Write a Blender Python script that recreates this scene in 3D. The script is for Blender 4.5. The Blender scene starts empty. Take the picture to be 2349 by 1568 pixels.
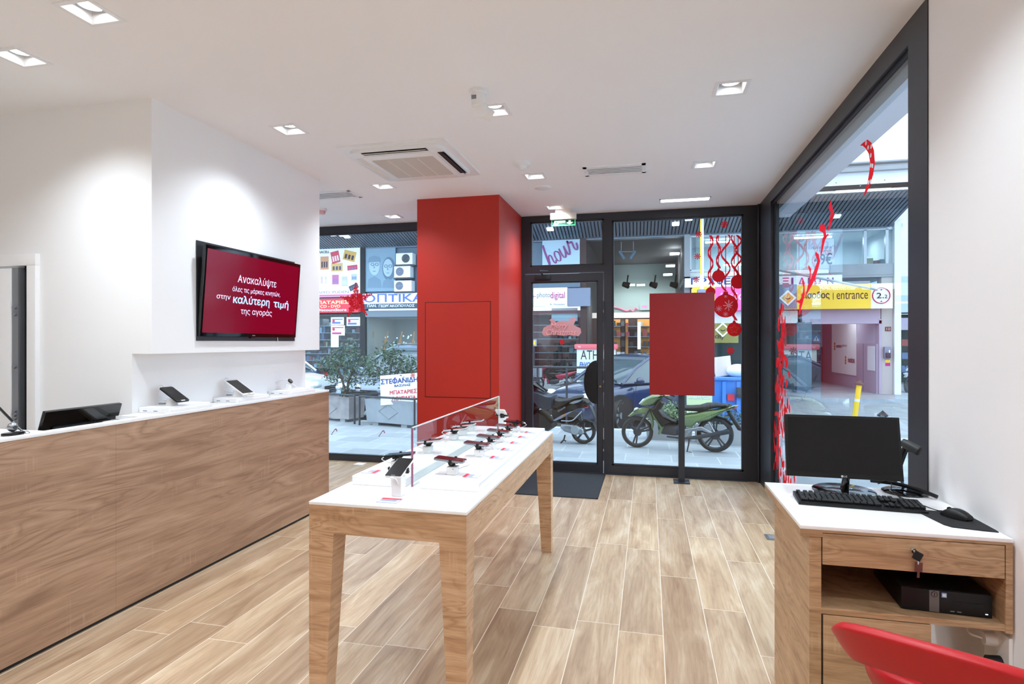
import bpy, bmesh, math, random
from mathutils import Vector, Matrix, Euler
random.seed(7)
S = bpy.context.scene
COL = S.collection
PI = math.pi

# ------------------------------------------------------------------ camera, world, exposure
F_PX, CU, CV, CAM_H = 1332.0, 1174.5, 784.0, 1.45
YAW = math.atan(312.5 / F_PX)
SN, CS = math.sin(YAW), math.cos(YAW)
cd = bpy.data.cameras.new('camera')
cd.sensor_width = 36.0
cd.lens = 36.0 * F_PX / 2349.0
cd.clip_start = 0.05
cd.clip_end = 300
cam = bpy.data.objects.new('camera', cd)
COL.objects.link(cam)
cam.location = (0, 0, CAM_H)
cam.rotation_euler = (PI / 2, 0, YAW)
S.camera = cam

S.view_settings.view_transform = 'Standard'
S.view_settings.look = 'None'
S.view_settings.gamma = 1.0
S.view_settings.use_curve_mapping = False
S.view_settings.exposure = 0.18
S.cycles.max_bounces = 14
S.cycles.diffuse_bounces = 9
S.cycles.glossy_bounces = 5
S.cycles.transparent_max_bounces = 24
S.cycles.sample_clamp_indirect = 6.0
S.cycles.caustics_reflective = False
S.cycles.caustics_refractive = False

SKY_STRENGTH = 3.8
SPOT_W = 64.0          # each ceiling downlight
w = bpy.data.worlds.new('overcast_sky')
S.world = w
w.use_nodes = True
wn = w.node_tree
bg = wn.nodes['Background']
tc = wn.nodes.new('ShaderNodeTexCoord')
sx = wn.nodes.new('ShaderNodeSeparateXYZ')
rp = wn.nodes.new('ShaderNodeValToRGB')
rp.color_ramp.elements[0].position = 0.0
rp.color_ramp.elements[0].color = (0.66, 0.80, 1.0, 1)
rp.color_ramp.elements[1].position = 0.9
rp.color_ramp.elements[1].color = (0.82, 0.91, 1.0, 1)
wn.links.new(tc.outputs['Generated'], sx.inputs[0])
wn.links.new(sx.outputs['Z'], rp.inputs[0])
wn.links.new(rp.outputs[0], bg.inputs[0])
bg.inputs[1].default_value = SKY_STRENGTH


# a picture point as a place on a plane of the room (used to take measurements over)
def _ray(u, v):
    a = (u - CU) / F_PX
    return a * CS - SN, a * SN + CS, (CV - v) / F_PX
def aX(u, v, X):
    r = _ray(u, v); t = X / r[0]
    return Vector((X, r[1] * t, CAM_H + r[2] * t))
def aY(u, v, Y):
    r = _ray(u, v); t = Y / r[1]
    return Vector((r[0] * t, Y, CAM_H + r[2] * t))
def aZ(u, v, Z):
    r = _ray(u, v); t = (Z - CAM_H) / r[2]
    return Vector((r[0] * t, r[1] * t, Z))


# ------------------------------------------------------------------ materials
def lin(c):
    f = lambda x: x / 12.92 if x <= 0.04045 else ((x + 0.055) / 1.055) ** 2.4
    return tuple(f(x / 255.0) for x in c[:3]) + (1.0,)

class NT:
    def __init__(self, name):
        self.m = bpy.data.materials.new(name)
        self.m.use_nodes = True
        self.t = self.m.node_tree
        self.b = self.t.nodes['Principled BSDF']
        self.out = self.t.nodes['Material Output']
    def n(self, kind, **kw):
        x = self.t.nodes.new('ShaderNode' + kind)
        for k, v in kw.items():
            setattr(x, k, v)
        return x
    def l(self, a, b):
        self.t.links.new(a, b)
    def math(self, op, a, b=None, c=None):
        x = self.n('Math', operation=op)
        for i, v in enumerate((a, b, c)):
            if v is None: continue
            if isinstance(v, (int, float)): x.inputs[i].default_value = v
            else: self.l(v, x.inputs[i])
        return x.outputs[0]
    def mix(self, fac, a, b, blend='MIX'):
        x = self.n('Mix', data_type='RGBA', blend_type=blend)
        for i, v in ((0, fac), (6, a), (7, b)):
            if isinstance(v, (int, float, tuple)): x.inputs[i].default_value = v
            else: self.l(v, x.inputs[i])
        return x.outputs[2]
    def coord(self, scale=(1, 1, 1), which='Object', off=(0, 0, 0)):
        t = self.n('TexCoord'); mp = self.n('Mapping')
        mp.inputs['Scale'].default_value = scale
        mp.inputs['Location'].default_value = off
        self.l(t.outputs[which], mp.inputs[0])
        return mp.outputs[0]
    def noise(self, vec, scale, detail=3, rough=0.5, dist=0.0):
        x = self.n('TexNoise')
        x.inputs['Scale'].default_value = scale
        x.inputs['Detail'].default_value = detail
        x.inputs['Roughness'].default_value = rough
        x.inputs['Distortion'].default_value = dist
        if vec is not None: self.l(vec, x.inputs['Vector'])
        return x.outputs[0]
    def ramp(self, fac, stops):
        x = self.n('ValToRGB')
        e = x.color_ramp.elements
        while len(e) < len(stops): e.new(0.5)
        for i, (p, c) in enumerate(stops):
            e[i].position = p; e[i].color = c
        self.l(fac, x.inputs[0])
        return x.outputs[0]
    def bump(self, h, strength=0.2, dist=0.01):
        x = self.n('Bump')
        x.inputs['Strength'].default_value = strength
        x.inputs['Distance'].default_value = dist
        self.l(h, x.inputs['Height'])
        self.l(x.outputs[0], self.b.inputs['Normal'])

def mat(name, c, rough=0.5, metal=0.0, spec=0.5, emit=None, estr=0.0, coat=0.0, vary=0.0, vscale=8.0, bump=0.0, bscale=60):
    k = NT(name)
    col = lin(c)
    k.b.inputs['Base Color'].default_value = col
    k.b.inputs['Roughness'].default_value = rough
    k.b.inputs['Metallic'].default_value = metal
    k.b.inputs['Specular IOR Level'].default_value = spec
    k.b.inputs['Coat Weight'].default_value = coat
    if vary:
        f = k.noise(k.coord(), vscale, 4)
        lo = tuple(x * (1 - vary) for x in col[:3]) + (1,)
        hi = tuple(min(1, x * (1 + vary)) for x in col[:3]) + (1,)
        k.l(k.ramp(f, [(0.3, lo), (0.7, hi)]), k.b.inputs['Base Color'])
    if bump:
        k.bump(k.noise(k.coord(), bscale, 3), bump)
    if emit:
        k.b.inputs['Emission Color'].default_value = lin(emit)
        k.b.inputs['Emission Strength'].default_value = estr
    return k.m

def glass(name, tint=(238, 245, 246), refl=1.7, rough=0.0):
    k = NT(name)
    k.t.nodes.remove(k.b)
    tr = k.n('BsdfTransparent'); tr.inputs[0].default_value = lin(tint)
    gl = k.n('BsdfGlossy'); gl.inputs['Roughness'].default_value = rough
    fr = k.n('Fresnel'); fr.inputs['IOR'].default_value = 1.45
    ge = k.n('NewGeometry')
    fac = k.math('MULTIPLY', k.math('MULTIPLY', fr.outputs[0], refl), k.math('SUBTRACT', 1.0, ge.outputs['Backfacing']))
    fac = k.math('MINIMUM', fac, 0.97)
    ms = k.n('MixShader')
    k.l(fac, ms.inputs[0]); k.l(tr.outputs[0], ms.inputs[1]); k.l(gl.outputs[0], ms.inputs[2])
    k.l(ms.outputs[0], k.out.inputs[0])
    return k.m

def film(name, c, alpha):
    k = NT(name)
    k.b.inputs['Base Color'].default_value = lin(c)
    k.b.inputs['Roughness'].default_value = 0.5
    k.b.inputs['Alpha'].default_value = alpha
    return k.m

def vinyl(name, c):
    k = NT(name)
    k.b.inputs['Base Color'].default_value = lin(c); k.b.inputs['Roughness'].default_value = .5
    tl = k.n('BsdfTranslucent'); tl.inputs[0].default_value = lin(c)
    ms = k.n('MixShader'); ms.inputs[0].default_value = .5
    k.l(k.b.outputs[0], ms.inputs[1]); k.l(tl.outputs[0], ms.inputs[2]); k.l(ms.outputs[0], k.out.inputs[0])
    return k.m

def wood(name, dark, mid, light, scale=(1.1, 1.1, 13), rough=0.45, seed=0.0):
    k = NT(name)
    v = k.coord(scale, off=(seed, seed * 1.7, seed * 0.6))
    broad = k.noise(v, 1.6, 4, 0.55, 0.9)
    fine = k.noise(k.coord((scale[0] * 3, scale[1] * 3, scale[2] * 7), off=(seed, 0, 0)), 2.2, 5, 0.65, 0.4)
    ring = k.noise(k.coord((scale[0] * .8, scale[1] * .8, scale[2] * .42), off=(0, seed, seed)), 1.3, 2, 0.5, 1.4)
    fig = k.math('FRACT', k.math('MULTIPLY', ring, 9.0))
    fig = k.math('ABSOLUTE', k.math('SUBTRACT', fig, 0.5))
    patch = k.noise(k.coord((scale[0] * 1.1, scale[1] * 1.1, scale[2] * .25), off=(seed, 2, seed)), 1.7, 2)
    base = k.ramp(broad, [(0.3, lin(dark)), (0.5, lin(mid)), (0.72, lin(light))])
    c2 = k.mix(k.ramp(patch, [(0.45, (0, 0, 0, 1)), (0.62, (.7, .7, .7, 1))]), base, k.ramp(fig, [(0.0, lin(dark)), (0.16, lin(mid)), (0.5, lin(light))]))
    g = k.ramp(fine, [(0.36, (0.70, 0.68, 0.66, 1)), (0.55, (1, 1, 1, 1))])
    c3 = k.mix(0.62, c2, g, 'MULTIPLY')
    # pale saw marks across the grain, in patches
    sx_ = k.noise(k.coord((95, 95, 2.2), off=(seed, seed, 0)), 1.0, 1, 0.3)
    where = k.noise(k.coord((3.2, 3.2, 7), off=(seed * 3, 1, 2)), 1.3, 2)
    m_ = k.math('MULTIPLY', k.ramp(sx_, [(0.56, (0, 0, 0, 1)), (0.68, (1, 1, 1, 1))]), k.ramp(where, [(0.55, (0, 0, 0, 1)), (0.66, (.45, .45, .45, 1))]))
    k.l(k.mix(m_, c3, lin(light)), k.b.inputs['Base Color'])
    k.b.inputs['Roughness'].default_value = rough
    k.bump(fine, 0.08, 0.004)
    return k.m

def planks():
    k = NT('wood_look_floor_tile')
    W, L = 0.2167, 1.2
    t = k.n('TexCoord'); sp = k.n('SeparateXYZ')
    k.l(t.outputs['Object'], sp.inputs[0])
    xs = k.math('DIVIDE', k.math('ADD', sp.outputs['X'], 0.361 + W * 40), W)
    row = k.math('FLOOR', xs)
    h = k.n('TexWhiteNoise', noise_dimensions='1D')
    k.l(row, h.inputs['W'])
    ys = k.math('ADD', k.math('DIVIDE', k.math('ADD', sp.outputs['Y'], 40.0), L), h.outputs['Value'])
    idx = k.math('FLOOR', ys)
    cmb = k.n('CombineXYZ')
    k.l(row, cmb.inputs[0]); k.l(idx, cmb.inputs[1])
    h2 = k.n('TexWhiteNoise', noise_dimensions='3D')
    k.l(cmb.outputs[0], h2.inputs['Vector'])
    fx = k.math('MULTIPLY', k.math('ABSOLUTE', k.math('SUBTRACT', k.math('FRACT', xs), 0.5)), W)
    fy = k.math('MULTIPLY', k.math('ABSOLUTE', k.math('SUBTRACT', k.math('FRACT', ys), 0.5)), L)
    gx = k.math('GREATER_THAN', fx, W / 2 - 0.0016)
    gy = k.math('GREATER_THAN', fy, L / 2 - 0.0016)
    grout = k.math('MAXIMUM', gx, gy)
    # grain, shifted from plank to plank
    sc = k.n('VectorMath', operation='SCALE'); sc.inputs['Scale'].default_value = 37.0
    k.l(h2.outputs['Color'], sc.inputs[0])
    ad = k.n('VectorMath', operation='ADD')
    k.l(t.outputs['Object'], ad.inputs[0]); k.l(sc.outputs[0], ad.inputs[1])
    mp = k.n('Mapping'); mp.inputs['Scale'].default_value = (9, 1.3, 1)
    k.l(ad.outputs[0], mp.inputs[0])
    broad = k.noise(mp.outputs[0], 1.1, 4, 0.6, 0.8)
    mp2 = k.n('Mapping'); mp2.inputs['Scale'].default_value = (60, 3.5, 1)
    k.l(ad.outputs[0], mp2.inputs[0])
    fine = k.noise(mp2.outputs[0], 1.5, 5, 0.65, 0.6)
    wv = k.n('TexWave', wave_type='BANDS', bands_direction='X')
    wv.inputs['Scale'].default_value = 1.6; wv.inputs['Distortion'].default_value = 9; wv.inputs['Detail'].default_value = 2
    wv.inputs['Detail Scale'].default_value = 0.6
    k.l(mp.outputs[0], wv.inputs['Vector'])
    tone = k.ramp(broad, [(0.28, lin((154, 127, 103))), (0.42, lin((177, 152, 126))), (0.55, lin((190, 167, 141))), (0.68, lin((207, 190, 167)))])
    tint = k.ramp(h2.outputs['Value'], [(0.0, lin((226, 218, 210))), (0.5, lin((244, 240, 235))), (1.0, lin((255, 250, 240)))])
    c = k.mix(1.0, tone, tint, 'MULTIPLY')
    c = k.mix(0.35, c, k.ramp(fine, [(0.35, (0.66, 0.62, 0.58, 1)), (0.55, (1, 1, 1, 1))]), 'MULTIPLY')
    c = k.mix(0.16, c, k.ramp(wv.outputs[0], [(0.0, (0.6, 0.52, 0.45, 1)), (0.4, (1, 1, 1, 1))]), 'MULTIPLY')
    c = k.mix(grout, c, lin((226, 214, 198)))
    k.l(c, k.b.inputs['Base Color'])
    k.b.inputs['Roughness'].default_value = 0.36
    k.b.inputs['Specular IOR Level'].default_value = 0.4
    k.bump(k.math('SUBTRACT', k.math('MULTIPLY', fine, 0.15), grout), 0.15, 0.002)
    return k.m

def pavers():
    k = NT('pavement_slabs')
    v = k.coord()
    b = k.n('TexBrick', offset=0.5)
    b.inputs['Scale'].default_value = 1.0
    b.inputs['Brick Width'].default_value = 0.62
    b.inputs['Row Height'].default_value = 0.5
    b.inputs['Mortar Size'].default_value = 0.008
    b.inputs['Color1'].default_value = lin((168, 173, 180))
    b.inputs['Color2'].default_value = lin((146, 152, 160))
    b.inputs['Mortar'].default_value = lin((186, 190, 194))
    k.l(v, b.inputs['Vector'])
    f = k.noise(v, 3.0, 6, 0.65)
    st = k.ramp(f, [(0.3, (0.78, 0.8, 0.82, 1)), (0.65, (1, 1, 1, 1))])
    k.l(k.mix(0.7, b.outputs[0], st, 'MULTIPLY'), k.b.inputs['Base Color'])
    k.b.inputs['Roughness'].default_value = 0.55
    k.bump(k.noise(v, 50, 4), 0.15, 0.01)
    return k.m

M = {}
M['wall'] = mat('white_wall_paint', (245, 246, 247), 0.7, bump=0.02, bscale=250)
M['ceil'] = mat('white_ceiling_paint', (248, 248, 249), 0.8)
M['white'] = mat('white_plastic', (240, 241, 242), 0.35)
M['acryl'] = mat('white_solid_surface', (246, 247, 248), 0.22)
M['beige'] = mat('ivory_plastic', (232, 224, 214), 0.45)
M['grille'] = mat('ivory_filter_mesh', (205, 196, 186), 0.6, bump=0.3, bscale=400)
M['red_wall'] = mat('red_wall_paint', (178, 33, 17), 0.5, bump=0.02, bscale=250)
M['red_sign'] = mat('red_satin_sheet', (146, 15, 22), 0.38)
M['groove'] = mat('dark_red_gap', (70, 8, 6), 0.7)
M['frame'] = mat('anthracite_aluminium', (42, 44, 50), 0.38, 0.0, 0.5, bump=0.03, bscale=500)
M['frame2'] = mat('dark_rubber', (16, 17, 19), 0.6)
M['alu'] = mat('brushed_aluminium', (168, 174, 180), 0.35, 0.6)
M['black'] = mat('black_plastic', (15, 16, 18), 0.42, spec=.35, bump=0.03, bscale=600)
M['gloss'] = mat('gloss_black_plastic', (9, 9, 10), 0.08)
M['screen'] = mat('dark_screen', (11, 12, 15), 0.22, spec=.3)
M['chrome'] = mat('chrome', (210, 212, 215), 0.12, 1.0)
M['steel'] = mat('grey_steel', (150, 154, 160), 0.35, 0.8)
M['darkmetal'] = mat('dark_grey_metal', (60, 62, 68), 0.4, 0.4)
M['rubber'] = mat('tyre_rubber', (26, 26, 27), 0.75, vary=0.25, vscale=20)
M['glass'] = glass('clear_glazing')
M['acrylglass'] = glass('clear_acrylic_sheet', (246, 249, 249), 1.3)
M['edge'] = mat('bright_acrylic_edge', (226, 232, 232), 0.2)
M['floor'] = planks()
M['counter'] = wood('oak_laminate_counter', (140, 108, 85), (168, 134, 108), (186, 154, 128), (0.75, 0.75, 11), seed=1.3)
M['table'] = wood('oak_laminate_table', (166, 126, 92), (198, 158, 122), (214, 178, 144), (1.6, 1.6, 17), seed=4.1)
M['desk'] = wood('oak_laminate_desk', (156, 120, 86), (186, 152, 114), (204, 172, 136), (1.6, 1.6, 17), seed=8.7)
M['decal'] = vinyl('red_window_vinyl', (236, 22, 44))
M['decal_pink'] = film('translucent_pink_vinyl', (226, 172, 176), 0.7)
M['mat'] = mat('dark_grey_ribbed_mat', (38, 41, 46), 0.9, bump=0.5, bscale=220, vary=0.15, vscale=60)
M['chair'] = mat('red_leatherette', (182, 10, 22), 0.42, bump=0.05, bscale=500)
M['lamp'] = mat('lit_lamp_lens', (255, 255, 255), 0.3, emit=(250, 252, 255), estr=14)
M['lamp_soft'] = mat('lit_diffuser', (255, 255, 255), 0.4, emit=(250, 252, 255), estr=3)
M['green'] = mat('lit_green_acrylic', (90, 220, 140), 0.3, emit=(90, 230, 150), estr=0.7)
M['greenwhite'] = mat('lit_pale_pictogram', (220, 255, 235), 0.3, emit=(215, 255, 230), estr=0.8)
M['exit_plate'] = film('clear_green_plate', (30, 110, 80), 0.55)
M['cable'] = mat('white_cable', (236, 236, 236), 0.4)
M['pad'] = mat('black_cloth', (24, 25, 28), 0.85, bump=0.2, bscale=900)
M['keytext'] = mat('pale_key_print', (150, 155, 165), 0.5)
M['maroon'] = mat('maroon_reflection_screen', (70, 14, 20), 0.12)  # red reflection on the phone screens, put into their colour
M['card'] = film('clear_price_card', (216, 220, 238), 0.75)
M['cardred'] = mat('red_price_strip', (214, 40, 62), 0.5)
M['ink'] = mat('black_print', (22, 24, 30), 0.6)
M['inkgrey'] = mat('grey_print', (120, 124, 140), 0.6)
M['tvscreen'] = mat('lit_dark_red_screen', (50, 2, 14), 0.12, spec=.25, emit=(116, 0, 30), estr=1.0)
M['tvtext'] = mat('lit_pale_blue_text', (215, 220, 255), 0.3, emit=(208, 206, 250), estr=0.7)
M['tvtext2'] = mat('lit_sky_blue_text', (170, 205, 250), 0.3, emit=(160, 196, 248), estr=0.7)


# ------------------------------------------------------------------ mesh helpers
ORG = {}
def tag(o, label=None, cat=None, group=None, kind=None):
    for k, v in (('label', label), ('category', cat), ('group', group), ('kind', kind)):
        if v: o[k] = v
    return o

def thing(name, label, cat, loc=(0, 0, 0), rot=(0, 0, 0), group=None, kind=None):
    o = bpy.data.objects.new(name, None)
    o.empty_display_size = 0.05
    COL.objects.link(o)
    o.location = loc
    o.rotation_euler = rot if not isinstance(rot, (int, float)) else (0, 0, rot)
    ORG[o.name] = Vector(loc)
    return tag(o, label, cat, group, kind)

class MB:
    def __init__(self):
        self.bm = bmesh.new()
    def box(self, x0, y0, z0, x1, y1, z1, bev=0.0, rot=None, segs=2):
        c = Vector(((x0 + x1) / 2, (y0 + y1) / 2, (z0 + z1) / 2))
        return self.obox(c, (abs(x1 - x0), abs(y1 - y0), abs(z1 - z0)), rot, bev, segs)
    def obox(self, c, size, rot=None, bev=0.0, segs=2, taper=None):
        m = Matrix.Translation(Vector(c))
        if rot is not None:
            m = m @ (rot if isinstance(rot, Matrix) else Euler(rot).to_matrix().to_4x4())
        r = bmesh.ops.create_cube(self.bm, size=1.0)
        vs = r['verts']
        for v in vs:
            v.co = Vector((v.co.x * size[0], v.co.y * size[1], v.co.z * size[2]))
            if taper and v.co.z > 0:
                v.co.x *= taper; v.co.y *= taper
        bmesh.ops.transform(self.bm, matrix=m, verts=vs)
        if bev > 0:
            es = list({e for v in vs for e in v.link_edges})
            bmesh.ops.bevel(self.bm, geom=es, offset=bev, segments=segs, profile=0.7, affect='EDGES', clamp_overlap=True)
        return self
    def cyl(self, p0, p1, r0, r1=None, n=20, caps=True):
        p0, p1 = Vector(p0), Vector(p1)
        r1 = r0 if r1 is None else r1
        d = p1 - p0
        q = d.to_track_quat('Z', 'Y').to_matrix().to_4x4()
        m = Matrix.Translation((p0 + p1) / 2) @ q
        bmesh.ops.create_cone(self.bm, cap_ends=caps, segments=n, radius1=r0, radius2=max(r1, 1e-5), depth=d.length, matrix=m)
        return self
    def sph(self, c, r, scale=(1, 1, 1), n=16, rot=None):
        m = Matrix.Translation(Vector(c))
        if rot is not None: m = m @ Euler(rot).to_matrix().to_4x4()
        m = m @ Matrix.Diagonal((scale[0], scale[1], scale[2], 1))
        bmesh.ops.create_uvsphere(self.bm, u_segments=n, v_segments=max(6, n // 2), radius=r, matrix=m)
        return self
    def lathe(self, prof, c=(0, 0, 0), axis='Z', n=28, rot=None):
        """prof: (radius, height) pairs turned about the axis through c"""
        A = {'Z': Matrix.Identity(4), 'X': Matrix.Rotation(PI / 2, 4, 'Y'), 'Y': Matrix.Rotation(-PI / 2, 4, 'X')}[axis]
        if rot is not None: A = Euler(rot).to_matrix().to_4x4() @ A
        m = Matrix.Translation(Vector(c)) @ A
        rings = []
        for r, h in prof:
            if r < 1e-6:
                rings.append([self.bm.verts.new(m @ Vector((0, 0, h)))])
            else:
                rings.append([self.bm.verts.new(m @ Vector((r * math.cos(2 * PI * i / n), r * math.sin(2 * PI * i / n), h))) for i in range(n)])
        for a, b in zip(rings, rings[1:]):
            for i in range(n):
                j = (i + 1) % n
                if len(a) == 1 and len(b) == 1: continue
                if len(a) == 1: self._f([a[0], b[i], b[j]])
                elif len(b) == 1: self._f([a[i], a[j], b[0]])
                else: self._f([a[i], a[j], b[j], b[i]])
        return self
    def _f(self, vs):
        try: return self.bm.faces.new(vs)
        except ValueError: return None
    def tube(self, pts, r, n=8, closed=False, flat=None):
        pts = [Vector(p) for p in pts]
        rs = r if isinstance(r, (list, tuple)) else [r] * len(pts)
        rings = []
        up = Vector((0, 0, 1))
        prev = None
        N = len(pts)
        for i, p in enumerate(pts):
            if closed: d = pts[(i + 1) % N] - pts[i - 1]
            else: d = pts[min(i + 1, N - 1)] - pts[max(i - 1, 0)]
            d.normalize()
            if prev is None:
                a = d.cross(up) if abs(d.dot(up)) < 0.95 else d.cross(Vector((1, 0, 0)))
            else:
                a = prev - d * prev.dot(d)
            a.normalize(); prev = a
            b = d.cross(a)
            k2 = flat if flat else 1.0
            rings.append([self.bm.verts.new(p + (a * math.cos(2 * PI * j / n) + b * math.sin(2 * PI * j / n) * k2) * rs[i]) for j in range(n)])
        R = list(zip(rings, rings[1:]))
        if closed: R.append((rings[-1], rings[0]))
        for a, b in R:
            for j in range(n):
                k = (j + 1) % n
                self._f([a[j], a[k], b[k], b[j]])
        if not closed:
            self._f(rings[0][::-1]); self._f(rings[-1])
        return self
    def prism(self, poly, o, ex, ey, ez, depth, bev=0.0, inset=0.0):
        """2-D outline (list of (a,b)) laid at o along ex, ey and given depth along ez (both ways from the plane)"""
        o, ex, ey, ez = Vector(o), Vector(ex), Vector(ey), Vector(ez)
        f = [self.bm.verts.new(o + ex * a + ey * b - ez * depth / 2) for a, b in poly]
        g = [self.bm.verts.new(o + ex * a + ey * b + ez * depth / 2) for a, b in poly]
        n = len(poly)
        fs = []
        for i in range(n):
            j = (i + 1) % n
            fs.append(self._f([f[i], f[j], g[j], g[i]]))
        fs.append(self._f(f[::-1])); fs.append(self._f(g))
        if bev > 0:
            es = [e for e in {e for v in f + g for e in v.link_edges} if (e.verts[0] in f) == (e.verts[1] in f)]
            bmesh.ops.bevel(self.bm, geom=es, offset=bev, segments=2, profile=0.6, affect='EDGES', clamp_overlap=True)
        return self
    def pillow(self, poly, o, ex, ey, ez, depth, t=.02):
        """an outline given rounded, bulging sides"""
        o, ex, ey, ez = Vector(o), Vector(ex), Vector(ey), Vector(ez)
        n = len(poly)
        area = sum(poly[i][0] * poly[(i + 1) % n][1] - poly[(i + 1) % n][0] * poly[i][1] for i in range(n))
        sg = 1 if area > 0 else -1
        nrm = []
        for i in range(n):
            a, b, c = Vector(poly[i - 1]), Vector(poly[i]), Vector(poly[(i + 1) % n])
            d1 = (b - a).normalized(); d2 = (c - b).normalized()
            m = Vector((-(d1.y + d2.y), d1.x + d2.x)) * sg
            nrm.append(m.normalized() if m.length > 1e-6 else Vector((-d1.y, d1.x)) * sg)
        rows = []
        for f, q in ((-1, 1.0), (-.8, .45), (-.4, .1), (.4, .1), (.8, .45), (1, 1.0)):
            rows.append([self.bm.verts.new(o + ex * (p[0] + m.x * t * q) + ey * (p[1] + m.y * t * q) + ez * depth / 2 * f) for p, m in zip(poly, nrm)])
        for a, b in zip(rows, rows[1:]):
            for i in range(n):
                j = (i + 1) % n
                self._f([a[i], a[j], b[j], b[i]])
        self._f(rows[0][::-1]); self._f(rows[-1])
        return self
    def flat(self, poly, o, ex, ey):
        o, ex, ey = Vector(o), Vector(ex), Vector(ey)
        self._f([self.bm.verts.new(o + ex * a + ey * b) for a, b in poly])
        return self
    def face(self, pts):
        self._f([self.bm.verts.new(Vector(p)) for p in pts])
        return self
    def loft(self, rows, closed_u=False, caps=False):
        g = [[self.bm.verts.new(Vector(p)) for p in r] for r in rows]
        for a, b in zip(g, g[1:]):
            m = len(a)
            for i in range(m if closed_u else m - 1):
                j = (i + 1) % m
                self._f([a[i], a[j], b[j], b[i]])
        if caps:
            self._f(g[0][::-1]); self._f(g[-1])
        return self
    def build(self, name, m, parent=None, world=True, smooth=True, ang=35, sub=0, solid=0.0, normals=True, more=()):
        bm = self.bm
        if normals: bmesh.ops.recalc_face_normals(bm, faces=bm.faces)
        if parent is not None and world:
            off = ORG[parent.name]
            for v in bm.verts: v.co -= off
        me = bpy.data.meshes.new(name)
        if smooth:
            for f in bm.faces: f.smooth = True
            th = math.radians(ang)
            for e in bm.edges:
                if len(e.link_faces) == 2:
                    if e.calc_face_angle(0) > th: e.smooth = False
        bm.to_mesh(me); bm.free()
        mm = M[m] if isinstance(m, str) else m
        me.materials.append(mm)
        for x in more: me.materials.append(M[x] if isinstance(x, str) else x)
        o = bpy.data.objects.new(name, me)
        COL.objects.link(o)
        if parent is not None:
            o.parent = parent
            ORG[o.name] = ORG[parent.name] if world else ORG.get(parent.name, Vector())
        else:
            ORG[o.name] = Vector()
        if solid:
            md = o.modifiers.new('thickness', 'SOLIDIFY'); md.thickness = solid; md.offset = 0
        if sub:
            md = o.modifiers.new('smooth', 'SUBSURF'); md.levels = sub; md.render_levels = sub
        return o

def struct(o, label=None):
    o['kind'] = 'structure'
    if label: o['label'] = label
    return o

def recenter(o):
    """put a top-level mesh's origin at the middle of its base"""
    vs = o.data.vertices
    xs = [v.co.x for v in vs]; ys = [v.co.y for v in vs]; zs = [v.co.z for v in vs]
    c = Vector(((min(xs) + max(xs)) / 2, (min(ys) + max(ys)) / 2, min(zs)))
    o.data.transform(Matrix.Translation(-c))
    o.location = c
    return o

def copy_tree(o, parent=None):
    c = o.copy(); COL.objects.link(c); c.parent = parent
    ORG[c.name] = ORG.get(o.name, Vector())
    for ch in list(o.children): copy_tree(ch, c)
    return c

_TXT = {}
_LOOK = str.maketrans('ΑΒΕΖΗΙΚΜΝΟΡΤΥΧ', 'ABEZHIKMNOPTYX')
_LOOK[ord('Φ')] = 'O'
_LOOK[ord('κ')] = 'к'
def text_mesh(s, bold=0.0, shear=0.0, space=1.0):
    key = (s, bold, shear, space)
    if key not in _TXT:
        c = bpy.data.curves.new('lettering', 'FONT')
        c.body = s.translate(_LOOK); c.size = 1.0; c.align_x = 'LEFT'; c.offset = .001; c.shear = shear; c.space_character = space
        c.resolution_u = 3
        o = bpy.data.objects.new('lettering', c)
        COL.objects.link(o)
        dg = bpy.context.evaluated_depsgraph_get()
        me = bpy.data.meshes.new_from_object(o.evaluated_get(dg))
        vs = [v.co.copy() for v in me.vertices]
        ps = [list(p.vertices) for p in me.polygons]
        for q in [i for i, ch in enumerate(s) if ch == 'Φ']:       # the upright of a capital phi
            ex_ = []
            for part in (s[:q], s[:q + 1]):
                if not part: ex_.append(0.0); continue
                c.body = part.translate(_LOOK)
                m2 = bpy.data.meshes.new_from_object(o.evaluated_get(bpy.context.evaluated_depsgraph_get()))
                ex_.append(max(v.co.x for v in m2.vertices)); bpy.data.meshes.remove(m2)
            xm = (ex_[0] + ex_[1]) / 2 + (.02 if s[:q] else 0); nn = len(vs)
            vs += [Vector((xm - .05, -.05, .5)), Vector((xm + .05, -.05, .5)), Vector((xm + .05, .78, .5)), Vector((xm - .05, .78, .5))]
            ps.append([nn, nn + 1, nn + 2, nn + 3])
        bpy.data.objects.remove(o); bpy.data.curves.remove(c); bpy.data.meshes.remove(me)
        if bold:            # heavier strokes: the same letters laid again a little to each side
            n0, v0, p0 = len(vs), list(vs), list(ps)
            b = bold * .8
            for i, (dx, dy) in enumerate(((b, 0), (-b, 0), (0, b), (0, -b), (b * .7, b * .7), (-b * .7, b * .7), (b * .7, -b * .7), (-b * .7, -b * .7))):
                vs += [v + Vector((dx, dy, i + 1)) for v in v0]
                ps += [[j + n0 * (i + 1) for j in p] for p in p0]
        _TXT[key] = (vs, ps)
    return _TXT[key]

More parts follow.
